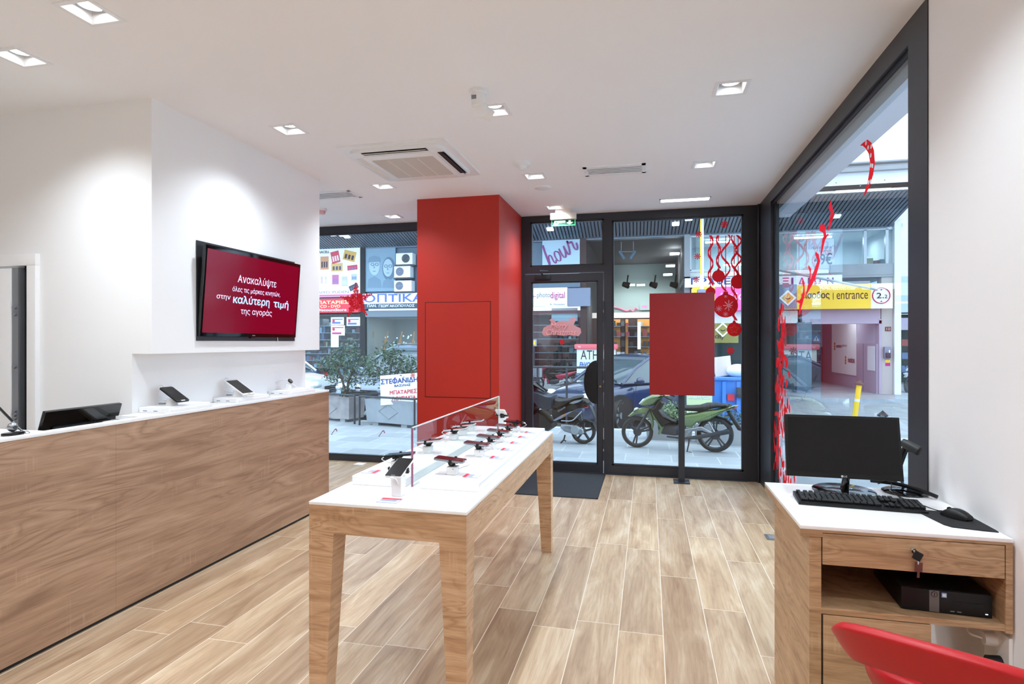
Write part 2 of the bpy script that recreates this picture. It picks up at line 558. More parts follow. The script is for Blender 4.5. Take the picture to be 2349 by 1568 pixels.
def letters(mb, s, o, ex, ey, width=None, height=None, bold=0.0, shear=0.0, space=1.0, lift=0.002, center=False, layer=.0006):
    """lay the words s into mb: o is the lower-left corner (or the centre) of the drawn letters"""
    vs, ps = text_mesh(s, bold, shear, space)
    if not vs: return mb
    x0 = min(v.x for v in vs); x1 = max(v.x for v in vs); y0 = min(v.y for v in vs); y1 = max(v.y for v in vs)
    kx = width / (x1 - x0) if width else None
    ky = height / (y1 - y0) if height else None
    kx = kx or ky; ky = ky or kx
    o, ex, ey = Vector(o), Vector(ex).normalized(), Vector(ey).normalized()
    nz = ex.cross(ey)
    dx = (x1 - x0) * kx / 2 if center else 0
    dy = (y1 - y0) * ky / 2 if center else 0
    nv = [mb.bm.verts.new(o + ex * ((v.x - x0) * kx - dx) + ey * ((v.y - y0) * ky - dy) + nz * (lift + v.z * layer)) for v in vs]
    for p in ps: mb._f([nv[i] for i in p])
    return mb

XD, YD, ZD = Vector((1, 0, 0)), Vector((0, 1, 0)), Vector((0, 0, 1))
def circle(r, n=24, cx=0, cy=0, sy=1.0, a0=0, a1=2 * PI):
    full = abs(a1 - a0 - 2 * PI) < 1e-6
    k = n if full else n + 1
    return [(cx + r * math.cos(a0 + (a1 - a0) * i / n), cy + r * sy * math.sin(a0 + (a1 - a0) * i / n)) for i in range(k)]
def rrect(w, h, r, n=5, cx=0, cy=0):
    p = []
    for sxn, syn, a in ((1, 1, 0), (-1, 1, PI / 2), (-1, -1, PI), (1, -1, 1.5 * PI)):
        for i in range(n + 1):
            t = a + PI / 2 * i / n
            p.append((cx + sxn * (w / 2 - r) + r * math.cos(t), cy + syn * (h / 2 - r) + r * math.sin(t)))
    return p
def bez(pts, n=10):
    """smooth curve through the points (Catmull-Rom)"""
    P = [Vector(p) for p in pts]
    P = [P[0] * 2 - P[1]] + P + [P[-1] * 2 - P[-2]]
    out = []
    for i in range(1, len(P) - 2):
        for j in range(n):
            t = j / n
            a, b, c, d = P[i - 1], P[i], P[i + 1], P[i + 2]
            out.append(0.5 * ((2 * b) + (c - a) * t + (2 * a - 5 * b + 4 * c - d) * t * t + (3 * b - a - 3 * c + d) * t ** 3))
    out.append(P[-2])
    return out


# ================================================================== THE ROOM
CZ = 2.87
YF = 6.44           # inner face of the shop front
XR = 1.12           # inner face of the side window
LIGHTS = [(-2.34, 2.02), (-3.05, 2.26), (0.45, 3.44), (-0.92, 3.44), (-2.335, 3.44), (-2.35, 4.88), (-0.945, 4.88),
          (0.44, 4.87), (-0.96, 6.06), (-2.81, 6.08)]
REAR = [(0.45, 2.02), (-0.93, 2.02), (0.45, 0.6), (-0.93, 0.6), (-2.34, 0.6), (-3.75, 0.6), (0.45, -0.85), (-0.93, -0.85), (-2.34, -0.85),
        (0.45, -2.3), (-0.93, -2.3), (-2.34, -2.3), (-3.75, -0.85), (-3.75, -2.3), (-4.4, 5.4)]
HOLE = 0.155
def build_room():
    struct(MB().box(-5.5, -4, -0.12, XR + 0.06, YF + 0.06, 0).build('floor', 'floor'))
    # ceiling sheet with an opening for each downlight
    xs = sorted({-5.6, XR + 0.13} | {x + s * HOLE / 2 for x, y in LIGHTS + REAR for s in (-1, 1)})
    ys = sorted({-4.1, YF + 0.1} | {y + s * HOLE / 2 for x, y in LIGHTS + REAR for s in (-1, 1)})
    bm = MB()
    vv = {}
    def V(i, j):
        if (i, j) not in vv: vv[(i, j)] = bm.bm.verts.new((xs[i], ys[j], CZ))
        return vv[(i, j)]
    for i in range(len(xs) - 1):
        for j in range(len(ys) - 1):
            cx, cy = (xs[i] + xs[i + 1]) / 2, (ys[j] + ys[j + 1]) / 2
            if any(abs(cx - x) < HOLE / 2 and abs(cy - y) < HOLE / 2 for x, y in LIGHTS + REAR): continue
            bm._f([V(i, j), V(i, j + 1), V(i + 1, j + 1), V(i + 1, j)])
    struct(bm.build('ceiling', 'ceil', normals=False, smooth=False))
    struct(MB().box(XR + 0.005, -4.1, 0, XR + 0.25, 2.722, CZ).build('wall_right', 'wall'))
    struct(MB().box(-5.6, -4.1, 0, XR + 0.005, -4.0, CZ).build('wall_rear', 'wall'))
    struct(MB().box(-5.6, -4.0, 0, -5.5, YF + 0.06, CZ).build('wall_left', 'wall'))
    # block with the television: lower part set back under an overhang
    b = MB()
    b.prism([(-5.5, 0), (-2.951, 0), (-2.951, 1.381), (-2.812, 1.381), (-2.812, CZ), (-5.5, CZ)], (0, (2.81 + 4.58) / 2, 0), XD, ZD, YD, 4.58 - 2.81)
    struct(b.build('wall_block', 'wall', smooth=False))
    # red pillar with its flush access panel
    p = MB().box(-2.243, 5.42, 0, -1.40, YF - 0.002, CZ).build('pillar', 'red_wall')
    struct(p)
    x0, x1, z0, z1 = -2.159, -1.482, 0.903, 1.845
    g = MB()
    for a, c, d, e in ((x0, z0, x0 + .006, z1), (x1 - .006, z0, x1, z1), (x0, z0, x1, z0 + .006), (x0, z1 - .006, x1, z1)):
        g.box(a, 5.4185, c, d, 5.4205, e)
    g.build('panel_gap', 'groove', p)
    MB().box(x0 + .007, 5.417, z0 + .007, x1 - .007, 5.421, z1 - .007).build('access_panel', 'red_wall', p)

    # ---- shop front: three bays of dark aluminium
    D0, D1 = YF, YF + 0.06
    GY0, GY1 = YF + 0.028, YF + 0.036
    def pane(par, x0, z0, x1, z1, name='glass_pane'):
        return MB().box(x0, GY0, z0, x1, GY1, z1).build(name, 'glass', par, smooth=False)
    def beads(mb, x0, z0, x1, z1, t=0.018):
        for a, c, d, e in ((x0, z0, x0 + t, z1), (x1 - t, z0, x1, z1), (x0, z0, x1, z0 + t), (x0, z1 - t, x1, z1)):
            mb.box(a, D0 + 0.012, c, d, D1 - 0.004, e)
    # left window
    f = MB()
    f.box(-5.5, D0, 0, -2.243, D1, 0.062); f.box(-5.5, D0, 2.782, -2.243, D1, CZ)
    f.box(-5.5, D0, 0.062, -5.43, D1, 2.782); f.box(-2.32, D0, 0.062, -2.243, D1, 2.782)
    beads(f, -5.43, 0.062, -2.32, 2.782)
    w1 = struct(f.build('window_1', 'frame', smooth=False)); pane(w1, -5.43, 0.062, -2.32, 2.782)
    # fanlight over the door
    f = MB()
    f.box(-2.243, D0 + 0.01, 0, -1.40, D1, CZ)
    f.box(-1.40, D0, 0, -1.36, D1, CZ); f.box(-1.36, D0, 2.222, -0.476, D1, 2.298); f.box(-1.36, D0, 2.806, -0.476, D1, CZ)
    f.box(-1.36, D0, 2.298, -1.30, D1, 2.806)
    beads(f, -1.30, 2.298, -0.476, 2.806)
    w2 = struct(f.build('window_2', 'frame', smooth=False)); pane(w2, -1.30, 2.298, -0.476, 2.806)
    # door leaf
    f = MB()
    f.box(-1.355, D0 - 0.006, 0.012, -1.286, D1 - 0.01, 2.212); f.box(-0.542, D0 - 0.006, 0.012, -0.482, D1 - 0.01, 2.212)
    f.box(-1.286, D0 - 0.006, 0.012, -0.542, D1 - 0.01, 0.101); f.box(-1.286, D0 - 0.006, 2.125, -0.542, D1 - 0.01, 2.212)
    beads(f, -1.286, 0.101, -0.542, 2.125, 0.012)
    d1 = struct(f.build('door_1', 'frame', smooth=False)); pane(d1, -1.286, 0.101, -0.542, 2.125)
    h = MB()
    h.prism([(0, -0.24), (0, 0.24)] + [(-0.139 * math.sin(PI * i / 24), 0.24 * math.cos(PI * i / 24)) for i in range(1, 24)],
            (-0.552, D0 - 0.02, 1.008), XD, ZD, YD, 0.016, 0.003)
    h.box(-0.60, D0 - 0.012, 0.9, -0.57, D0 + 0.02, 0.93); h.box(-0.60, D0 - 0.012, 1.09, -0.57, D0 + 0.02, 1.12)
    h.build('push_plate', 'black', d1)
    MB().cyl((-0.513, D0 - 0.006, 0.962), (-0.513, D0 - 0.02, 0.962), 0.011).build('lock_cylinder', mat('brass', (190, 150, 90), 0.3, 0.9), d1)
    k = MB()
    for z in (0.2, 0.33, 0.95, 1.08, 1.72, 1.85): k.cyl((-0.478, D0 - 0.008, z - 0.05), (-0.478, D0 - 0.008, z + 0.05), 0.008)
    k.build('hinge', 'darkmetal', d1)
    k = MB().box(-1.24, D0 - 0.055, 2.15, -1.06, D0 - 0.006, 2.2, 0.006)
    k.tube([(-1.15, D0 - 0.05, 2.2), (-1.155, D0 - 0.17, 2.23), (-1.09, D0 - 0.05, 2.235)], 0.009)
    k.build('door_closer', 'frame2', d1)
    # bay right of the door
    f = MB()
    f.box(-0.476, D0, 0, -0.386, D1, CZ); f.box(-0.386, D0, 0, 0.968, D1, 0.098); f.box(-0.386, D0, 2.782, 0.968, D1, CZ)
    f.box(0.968, D0, 0, XR + 0.06, D1, CZ)
    beads(f, -0.386, 0.098, 0.968, 2.782)
    w3 = struct(f.build('window_3', 'frame', smooth=False)); pane(w3, -0.386, 0.098, 0.968, 2.782)
    t = MB(); t.box(-1.36, YF - 0.02, 0.0, 1.0, YF + 0.0, 0.012); struct(t.build('trim_1', 'darkmetal', smooth=False))

    # ---- side window
    X0, X1 = XR, XR + 0.06
    f = MB()
    f.box(X0, 2.722, 0, X1 + 0.05, 2.904, CZ); f.box(X0, 2.904, 0, X1, YF, 0.09); f.box(X0, 2.904, 2.765, X1, YF, CZ)
    f.box(X0, 5.87, 0.09, X1, YF, 2.765); f.box(X0 + 0.02, 2.904, 2.745, X1, 5.87, 2.765); f.box(X0 + 0.03, 5.80, 0.09, X1, 5.87, 2.745)
    f.cyl((X0 - 0.012, YF - 0.03, 0), (X0 - 0.012, YF - 0.03, CZ), 0.012, n=10)
    w4 = struct(f.build('window_4', 'frame', smooth=False))
    MB().box(X0 + 0.028, 2.904, 0.09, X0 + 0.036, 5.80, 2.745).build('glass_pane', 'glass', w4, smooth=False)
    MB().box(X0 + 0.06, 2.904, 2.68, X0 + 0.10, YF, 2.765).build('head_rail', mat('pale_blue_grey_rail', (196, 208, 222), .4), w4, smooth=False)
    struct(MB().box(1.32, 2.4, 2.79, 1.48, 6.75, 3.6).build('trim_2', mat('lilac_white_render', (240, 236, 246), 0.7), smooth=False))

    # ---- white security door at the far left
    f = MB(); Y = 2.81
    f.box(-4.6, Y - 0.03, 1.918, -3.636, Y, 1.99, 0.004); f.box(-3.704, Y - 0.03, 0, -3.636, Y, 1.918, 0.004)
    d2 = struct(f.build('door_2', 'wall'))
    MB().box(-3.742, Y - 0.012, 0, -3.704, Y, 1.918).build('door_gap', 'frame2', d2, smooth=False)
    MB().box(-3.79, Y - 0.05, 0, -3.742, Y, 1.905).build('door_edge', 'steel', d2, smooth=False)
    MB().box(-4.6, Y - 0.056, 0, -3.792, Y, 1.90, 0.004).build('door_leaf', mat('pale_grey_door', (246, 248, 250), 0.5), d2)
    k = MB()
    for z in (1.66, 1.62, 1.3, 1.03, 1.01, 0.985): k.cyl((-3.764, Y - 0.062, z), (-3.764, Y - 0.048, z), 0.012, n=14)
    k.build('lock_bolt', 'steel', d2)

build_room()

# ------------------------------------------------------------------ ceiling fittings
def spot_light(parent, x, y, z, watt, name='lamp_light'):
    l = bpy.data.lights.new(name, 'SPOT')
    l.energy = watt; l.spot_size = math.radians(128); l.spot_blend = 0.9; l.shadow_soft_size = 0.045
    l.color = (0.82, 0.915, 1.0)
    o = bpy.data.objects.new(name, l); COL.objects.link(o)
    o.parent = parent; o.location = (x, y, z)
    return o

def make_downlight():
    t = thing('ceiling_downlight', 'x', 'ceiling light', (0, 0, 0), group='square recessed ceiling downlights')
    a, b = 0.093, HOLE / 2 - 0.004
    f = MB()
    for x0, y0, x1, y1 in ((-a, -a, -b, a), (b, -a, a, a), (-b, -a, b, -b), (-b, b, b, a)): f.box(x0, y0, -0.006, x1, y1, 0.0)
    f.build('trim_ring', 'white', t, smooth=False)
    h = MB(); c, zt = 0.055, 0.075
    for s in range(4):
        ca, sa = math.cos(s * PI / 2), math.sin(s * PI / 2)
        R = lambda x, y, z: (x * ca - y * sa, x * sa + y * ca, z)
        h.face([R(-b, -b, -0.004), R(b, -b, -0.004), R(c, -c, zt - 0.02), R(-c, -c, zt - 0.02)])
        h.face([R(-c, -c, zt - 0.02), R(c, -c, zt - 0.02), R(c, -c, zt + 0.05), R(-c, -c, zt + 0.05)])
    h.face([(-c, -c, zt + 0.05), (c, -c, zt + 0.05), (c, c, zt + 0.05), (-c, c, zt + 0.05)])
    h.build('recess', 'white', t, smooth=False, solid=0.002)
    g = MB(); g.lathe([(0.047, 0.03), (0.055, 0.03), (0.055, 0.075), (0.047, 0.075), (0.047, 0.03)])
    r = g.build('gimbal_ring', 'steel', t)
    MB().box(-c, -c, .052, c, c, .056).build('recess_shade_plate', 'darkmetal', t, smooth=False)  # dark sheet standing in for the shade of the upper recess
    MB().lathe([(0, 0.034), (0.03, 0.033), (0.046, 0.04), (0.046, 0.06), (0, 0.06)]).build('lamp', 'lamp', t)
    spot_light(t, 0, 0, 0.02, SPOT_W)
    return t

DL_LABELS = ['square ceiling downlight nearest the camera above the wooden counter front', 'square ceiling downlight above the staff side, at the far left edge',
             'square ceiling downlight over the open floor, nearest of those by the side window', 'square ceiling downlight just behind the white swivel camera on the ceiling',
             'square ceiling downlight in front of the television wall', 'square ceiling downlight left of and beyond the air conditioner', 'square ceiling downlight behind the smoke detector, in front of the red pillar',
             'square ceiling downlight over the red panel on a post, second along the side window', 'square ceiling downlight next to the exit sign above the glass door', 'square ceiling downlight near the left shop window, left of the red pillar']
proto = make_downlight()
for i, (x, y) in enumerate(LIGHTS + REAR):
    o = proto if i == 0 else copy_tree(proto)
    o.location = (x, y, CZ)
    if i < len(LIGHTS):
        o['label'] = DL_LABELS[i]
    else:
        o['label'] = 'square ceiling downlight in the rear part of the shop'; o['group'] = 'downlights in the rear part of the shop'

def build_ceiling_fittings():
    # cassette air conditioner
    c0, c1, e0, e1 = -2.222, -1.375, 3.815, 4.715
    mx, my = (c0 + c1) / 2, (e0 + e1) / 2
    t = thing('air_conditioner', 'white square cassette air conditioner set in the ceiling', 'air conditioner', (mx, my, CZ))
    W, H = c1 - c0, e1 - e0
    MB().prism(rrect(W, H, 0.012), (mx, my, CZ - 0.006), XD, YD, ZD, 0.012, 0.003).build('outer_panel', 'white', t)
    f = MB().prism(rrect(W * 0.86, H * 0.86, 0.07), (mx, my, CZ - 0.024), XD, YD, ZD, 0.026, 0.008)
    f.build('body_frame', 'white', t)
    MB().prism(rrect(W * 0.68, H * 0.68, 0.05), (mx, my, CZ - 0.039), XD, YD, ZD, 0.012, 0.004).build('front_panel', 'white', t)
    g = MB().prism(rrect(W * 0.58, H * 0.53, 0.01), (mx, my + 0.02, CZ - 0.045), XD, YD, ZD, 0.005)
    g.build('intake_grille', 'grille', t)
    rb = MB()
    for i in (-1, 0, 1): rb.box(mx + i * W * 0.14 - 0.004, my + 0.02 - H * 0.25, CZ - 0.049, mx + i * W * 0.14 + 0.004, my + 0.02 + H * 0.25, CZ - 0.046)
    rb.build('grille_rib', 'beige', t)
    z = CZ - 0.036
    MB().box(c0 + W * .2, e0 + H * .083, z - .002, c1 - W * .2, e0 + H * .145, z + .01).build('air_slot', 'frame2', t)
    MB().box(c1 - W * .145, e0 + H * .2, z - .002, c1 - W * .083, e1 - H * .2, z + .01).build('air_slot', 'frame2', t)
    MB().obox((mx, e0 + H * .10, z - .006), (W * .58, 0.028, 0.004), (0.5, 0, 0)).build('louvre', 'beige', t)
    MB().obox((c1 - W * .10, my, z - .006), (0.028, H * .58, 0.004), (0, 0.9, 0)).build('louvre', 'darkmetal', t)
    MB().obox((c0 + W * .115, my, z), (0.05, H * .58, 0.004)).build('louvre', 'beige', t)
    MB().obox((mx, e1 - H * .115, z), (W * .58, 0.05, 0.004)).build('louvre', 'beige', t)
    lg = MB(); letters(lg, 'LG', (mx - .06, e0 + H * .19, z - .007), XD, -YD, height=0.014, lift=0.0); lg.build('logo', 'inkgrey', t, normals=False)

    # slot diffusers
    for (u0, v0, u1, v1, lab) in ((1357, 380, 1468, 404, 'white rectangular air vent in the ceiling over the open floor'),
                                  (700, 441, 826, 456, 'white rectangular air vent in the ceiling beside the television wall')):
        a = aZ(u0, v0, CZ); b = aZ(u1, v1, CZ)
        x0, x1 = min(a.x, b.x), max(a.x, b.x); y0, y1 = min(a.y, b.y), max(a.y, b.y)
        if x0 < -2.6: x0, x1, y0, y1 = -3.35, -2.72, 4.93, 5.2
        else: x0, x1, y0, y1 = -0.52, -0.02, 4.73, 4.98
        t = thing('air_vent', lab, 'vent', ((x0 + x1) / 2, (y0 + y1) / 2, CZ), group='slot vents in the ceiling')
        f = MB()
        f.box(x0, y0, CZ - .008, x1, y0 + .03, CZ); f.box(x0, y1 - .03, CZ - .008, x1, y1, CZ)
        f.box(x0, y0, CZ - .008, x0 + .03, y1, CZ); f.box(x1 - .03, y0, CZ - .008, x1, y1, CZ)
        f.build('frame', 'white', t, smooth=False)
        MB().box(x0 + .03, y0 + .03, CZ - .002, x1 - .03, y1 - .03, CZ).build('backing', mat('vent_backing_white', (238, 238, 239), 0.7), t, smooth=False)  # plain white sheet behind the blades
        s = MB()
        for k in range(5):
            yy = y0 + .045 + k * (y1 - y0 - .09) / 4
            s.obox(((x0 + x1) / 2, yy, CZ - .006), (x1 - x0 - .06, .03, .002), (0.12, 0, 0))
        s.build('blade', 'white', t, smooth=False)

    # linear light beside the side window, close to the shop front
    t = thing('linear_ceiling_light', 'bright oblong recessed ceiling light near the corner of the shop front', 'ceiling light', (0.35, 6.03, CZ))
    x0, x1, y0, y1 = 0.11, 0.60, 5.96, 6.10
    f = MB()
    f.box(x0, y0, CZ - .006, x1, y0 + .012, CZ); f.box(x0, y1 - .012, CZ - .006, x1, y1, CZ); f.box(x0, y0, CZ - .006, x0 + .012, y1, CZ); f.box(x1 - .012, y0, CZ - .006, x1, y1, CZ)
    f.build('frame', 'white', t, smooth=False)
    MB().box(x0 + .012, y0 + .012, CZ - .003, x1 - .012, y1 - .012, CZ).build('diffuser', 'lamp_soft', t, smooth=False)

    # smoke detector, flat disc, camera, sprinkler
    p = aZ(1198, 373, CZ)
    t = thing('smoke_detector', 'white smoke detector on the ceiling right of the air conditioner', 'smoke detector', p)
    MB().lathe([(0, 0), (0.062, 0), (0.062, -0.022), (0.05, -0.03), (0, -0.03)], p).build('base', 'white', t)
    MB().lathe([(0.036, -0.03), (0.034, -0.05), (0.022, -0.058), (0, -0.058)], p).build('chamber', 'white', t)
    p = aZ(1245, 430, CZ)
    o = MB().lathe([(0, 0), (0.075, 0), (0.075, -0.006), (0.06, -0.012), (0, -0.012)], p).build('ceiling_speaker', 'white')
    tag(recenter(o), 'flat white round disc on the ceiling in front of the glass door', 'speaker')
    p = aZ(1097, 207, CZ)
    t = thing('surveillance_camera', 'white swivel security camera hanging from the ceiling', 'camera', p)
    MB().lathe([(0, 0), (0.05, 0), (0.05, -0.02), (0.043, -0.026), (0, -0.026)], p).build('base', 'white', t)
    MB().lathe([(0.04, -0.022), (0.038, -0.09), (0.028, -0.1), (0, -0.1)], p).build('neck', 'white', t)
    q = p + Vector((0.012, 0.01, -0.105))
    MB().sph(q, 0.042, (1, 1, 1.1)).cyl(q, q + Vector((0.06, 0.03, -0.035)), 0.036, 0.03).build('head', 'white', t)
    MB().box(p.x - .028, p.y - .0405, p.z - .062, p.x + .0, p.y - .0375, p.z - .04).build('label_sticker', 'inkgrey', t)
    p = aZ(738, 479, CZ)
    t = thing('fire_alarm_sounder', 'small white and red sounder on the ceiling by the left window', 'alarm', p)
    MB().lathe([(0, 0), (0.05, 0), (0.05, -0.02), (0, -0.02)], p).build('base', 'white', t)
    MB().lathe([(0.04, -0.02), (0.035, -0.055), (0, -0.06)], p).build('lens', mat('pale_red_lens', (228, 180, 180), 0.3), t)

    # exit sign over the door
    Y = 6.17
    a, b = aY(1264, 519, Y), aY(1321, 492, Y)
    t = thing('exit_sign', 'green exit sign with running man and arrow, hanging above the glass door', 'sign', ((a.x + b.x) / 2, Y, CZ))
    zt = b.z
    MB().box(a.x - .004, Y - .03, zt - .045, b.x + .004, Y + .03, zt + .022, 0.004).build('housing', 'beige', t)
    MB().box(a.x + .05, Y - .02, zt + .02, b.x - .05, Y + .02, CZ).build('ceiling_bracket', 'beige', t)
    x0, x1, z1, z0 = a.x + .006, b.x - .006, zt - .05, a.z
    pl = MB().box(x0, Y - .004, z0, x1, Y + .004, z1).build('plate', 'exit_plate', t, smooth=False)
    e = MB(); e.box(x0, Y - .006, z0, x1, Y + .006, z0 + .008); e.box(x0, Y - .006, z0, x0 + .005, Y + .006, z1); e.box(x1 - .005, Y - .006, z0, x1, Y + .006, z1)
    e.build('lit_edge', 'green', t, smooth=False)
    m = MB()
    hh = z1 - z0
    # running man in a doorway
    mx, mz = x0 + .05, z0 + .012
    s = (hh - .02)
    yy = Y - .0065
    m.flat([(0, 0), (.05, 0), (.062, s), (.012, s)], (mx - .03, yy, mz), XD, ZD)
    m.flat(rrect(.07, .022, .002), (x0 + .115, yy, mz + s * .75), XD, ZD)
    ax = x1 - .06
    m.flat([(-.012, s), (.012, s), (.012, s * .45), (.03, s * .6), (.03, s * .35), (0, 0), (-.03, s * .35), (-.03, s * .6), (-.012, s * .45)], (ax, yy, mz), XD, ZD)
    m.build('pictogram', 'greenwhite', t, normals=False)
    m = MB(); yy = Y - .008
    c = (mx, yy, mz + s * .82)
    m.flat(circle(s * .1, 12), c, XD, ZD)
    m.flat([(-.008, .0), (.008, -.004), (.012, -s * .35), (-.004, -s * .32)], (mx, yy, mz + s * .7), XD, ZD)
    m.flat([(.008, 0), (.012, -.006), (-.006, -s * .4), (-.012, -s * .36)], (mx, yy, mz + s * .4), XD, ZD)
    m.flat([(0, 0), (.006, .004), (.022, -s * .15), (.018, -s * .2)], (mx, yy, mz + s * .6), XD, ZD)
    m.build('running_man', mat('deep_green_print', (16, 90, 60), 0.5), t, normals=False)
build_ceiling_fittings()


# ------------------------------------------------------------------ sales counter and what stands on it
def build_counter():
    X = -2.75
    t = thing('sales_counter', 'long oak-fronted sales counter with a white top along the left wall', 'counter', (X - 0.2, 2.0, 0))
    for a, b in ((-1.6, 0.45), (0.45, 2.5195), (2.5205, 4.63)):
        MB().box(X - 0.03, a, 0.02, X, b, 1.01).build('front_panel', 'counter', t, smooth=False)
    MB().box(X - 0.2, 4.6, 0.02, X - 0.03, 4.63, 1.01).build('end_panel', 'counter', t, smooth=False)
    MB().box(X - 0.16, -1.6, 0.0, X - 0.012, 4.62, 0.02).build('plinth', 'frame2', t, smooth=False)
    p = MB().prism([(X + .002, -1.6), (X + .002, 4.632), (-2.949, 4.632), (-2.949, 2.70), (-2.786, 2.70), (-2.786, 2.17), (-3.35, 2.17), (-3.35, -1.6)], (0, 0, 1.0205), XD, YD, ZD, 0.019, 0.003)
    p.build('worktop', 'acryl', t)
    MB().box(-3.5, 2.172, 0.70, X - 0.04, 2.795, 0.735).build('staff_desk', 'acryl', t, smooth=False)
    MB().box(-3.0, 2.63, 0.975, -2.80, 2.80, 0.995).build('side_shelf', 'desk', t, smooth=False)
    MB().box(-3.0, 2.63, 0.995, -2.80, 2.80, 1.008, 0.002).build('shelf_top', 'acryl', t)
    MB().box(-3.35, -1.6, 0.02, -3.31, 2.165, 1.01).build('back_panel', 'acryl', t, smooth=False)
    s = MB().box(-3.4, 2.18, 0, -2.9, 2.2, 0.70).box(-3.4, 2.76, 0, -2.9, 2.78, 0.70)
    s.build('desk_support', 'acryl', t, smooth=False)

    # staff monitor seen from behind
    base = Vector((-3.06, 2.527, 0.735))
    t = thing('computer_monitor', 'black monitor seen from behind, standing low behind the sales counter', 'monitor', base, group=None)
    top, dirv = Vector((-2.95, 2.527, 1.096)), Vector((-0.32, 0, -0.947)).normalized()
    H, Wd = 0.285, 0.437
    nrm = Vector((0.947, 0, -0.32)).normalized()
    R = Matrix((nrm, YD, -dirv)).transposed().to_4x4()
    c = top + dirv * H / 2
    MB().obox(c - nrm * .012, (0.022, Wd, H), R, 0.006).build('housing', 'gloss', t)
    MB().obox(c + nrm * .006 + dirv * .03, (0.03, Wd * .75, H * .6), R, 0.014, 3).build('back_bulge', 'black', t)
    MB().obox(c + nrm * .03 + dirv * .05, (0.03, 0.17, 0.13), R, 0.012, 3).build('hinge_cover', 'black', t)
    MB().obox(c - nrm * .0235, (0.002, Wd * .94, H * .88), R).build('screen', 'screen', t)
    lb = MB().obox(c + nrm * .047 + dirv * .07, (0.004, 0.06, 0.025), R); lb.build('rating_label', 'steel', t)
    lg = MB(); letters(lg, 'LG', c + nrm * .0225 - dirv * .055 + YD * .03, YD, -dirv, height=.022, lift=.0); lg.build('logo', 'darkmetal', t, normals=False)
    k = MB().cyl(c + nrm * .03 + dirv * .05, Vector((-3.03, 2.527, 0.75)), 0.022); k.build('stand_neck', 'black', t)
    MB().lathe([(0, 0), (0.115, 0), (0.115, .008), (0.05, .016), (0, .018)], base).build('stand_base', 'black', t)

    # desk pen on a black foot
    p = aZ(31, 997, 1.03)
    t = thing('desk_pen', 'black counter pen in a silver ball holder on a black oval foot', 'pen holder', p)
    MB().prism([(x, y) for x, y in circle(.05, 30, sy=.55)], p + Vector((0, 0, .006)), YD, XD, ZD, .012, .003).build('foot', 'gloss', t)
    q = p + Vector((0.0, -0.004, .036))
    MB().sph(q, 0.021, n=18).build('ball', 'steel', t)
    MB().cyl(q + Vector((.018, -.004, 0)), q + Vector((.0235, -.005, 0)), 0.008).build('ball_screw', 'darkmetal', t)
    a = p + Vector((.005, .03, .016)); d = Vector((-.05, -.10, .16)).normalized()
    pn = MB().cyl(a, a + d * .055, .0035, .0045, 10); pn.build('pen_tip', 'chrome', t)
    MB().cyl(a + d * .055, a + d * .20, .0055, .0055, 12).build('pen_barrel', 'gloss', t)
    ch = MB()
    for v in bez([a + d * .01, a + Vector((.012, .006, -.006)), p + Vector((.015, .045, .013)), p + Vector((.03, .048, .002)), p + Vector((.022, .03, .001))], 7): ch.sph(v, .0026, n=6)
    ch.build('bead_chain', 'chrome', t)

    # white plinths, each with a device
    def plinth(y0, y1, lab):
        t = thing('display_plinth', lab, 'display stand', (-2.85, (y0 + y1) / 2, 1.03), group='white plinths along the counter')
        MB().box(-2.949, y0, 1.03, -2.765, y1, 1.063, 0.004).build('block', 'acryl', t)
        s = MB()
        for x in (-2.905, -2.83): s.box(x - .014, y0 - .001, 1.04, x + .014, y0 + .002, 1.0445)
        s.build('slot', 'inkgrey', t, smooth=False)
        MB().box(-2.775, y0 + .03, 1.03, -2.756, y1 + .01, 1.050, 0.004).build('front_step', 'acryl', t)
    ys = [(aX(378, 955, -2.765).y, aX(482, 935, -2.765).y), (aX(541, 930, -2.765).y, aX(617, 913, -2.765).y), (aX(661, 915, -2.765).y, aX(720, 897, -2.765).y)]
    plinth(*ys[0], 'white plinth under the black tablet on the counter')
    plinth(*ys[1], 'white plinth under the white tablet on the counter')
    plinth(*ys[2], 'white plinth under the smartwatch at the far end of the counter')

    def tablet(pos, L, W, body, lab, group, yaw=0.0):
        t = thing('tablet_on_stand', lab, 'tablet', pos, (0, 0, yaw), group)
        MB().lathe([(0, 0), (.034, 0), (.034, .004), (.026, .03), (.028, .042), (0, .046)]).build('stand', 'white', t, world=False)
        tau = math.radians(32)
        ex = Vector((math.cos(tau), 0, -math.sin(tau))); ez = Vector((math.sin(tau), 0, math.cos(tau)))
        R = Matrix((ex, YD, ez)).transposed().to_4x4()
        c = Vector((.02, 0, .066))
        MB().obox(c - ez * .012, (.05, .05, .018), R, .006).build('holder', 'white', t, world=False)
        b = MB().prism(rrect(L, W, .01), c, ex, YD, ez, .009, .002).build('tablet_body', body, t, world=False)
        MB().prism(rrect(L * .84, W * .9, .002), c + ez * .0046, ex, YD, ez, .001).build('screen', 'screen', b, world=False)
        k = MB().prism(rrect(.008, .03, .003), c + ez * .0046 + ex * L * .462, ex, YD, ez, .001); k.build('home_button', 'cable' if body == 'black' else 'steel', b, world=False)
        pts = bez([c - ex * L * .5 + ez * .002 - YD * .01, c - ex * (L * .5 + .02) - YD * .02, Vector((-.08, -.03, .05)), Vector((-.05, -.02, .03)), Vector((-.02, 0, .025))], 8)
        MB().tube(pts, .003).build('cable', 'cable', t, world=False)
        MB().cyl((-.02, -.02, .012), (-.06, -.035, .012), .005, n=10).build('plug', 'steel', t, world=False)
        return t
    zt = 1.063
    a = aX(394, 934, -2.845); tablet((-2.845, a.y, zt), .155, .098, 'black', 'small black tablet on a white stand, nearer the monitor on the counter', None)
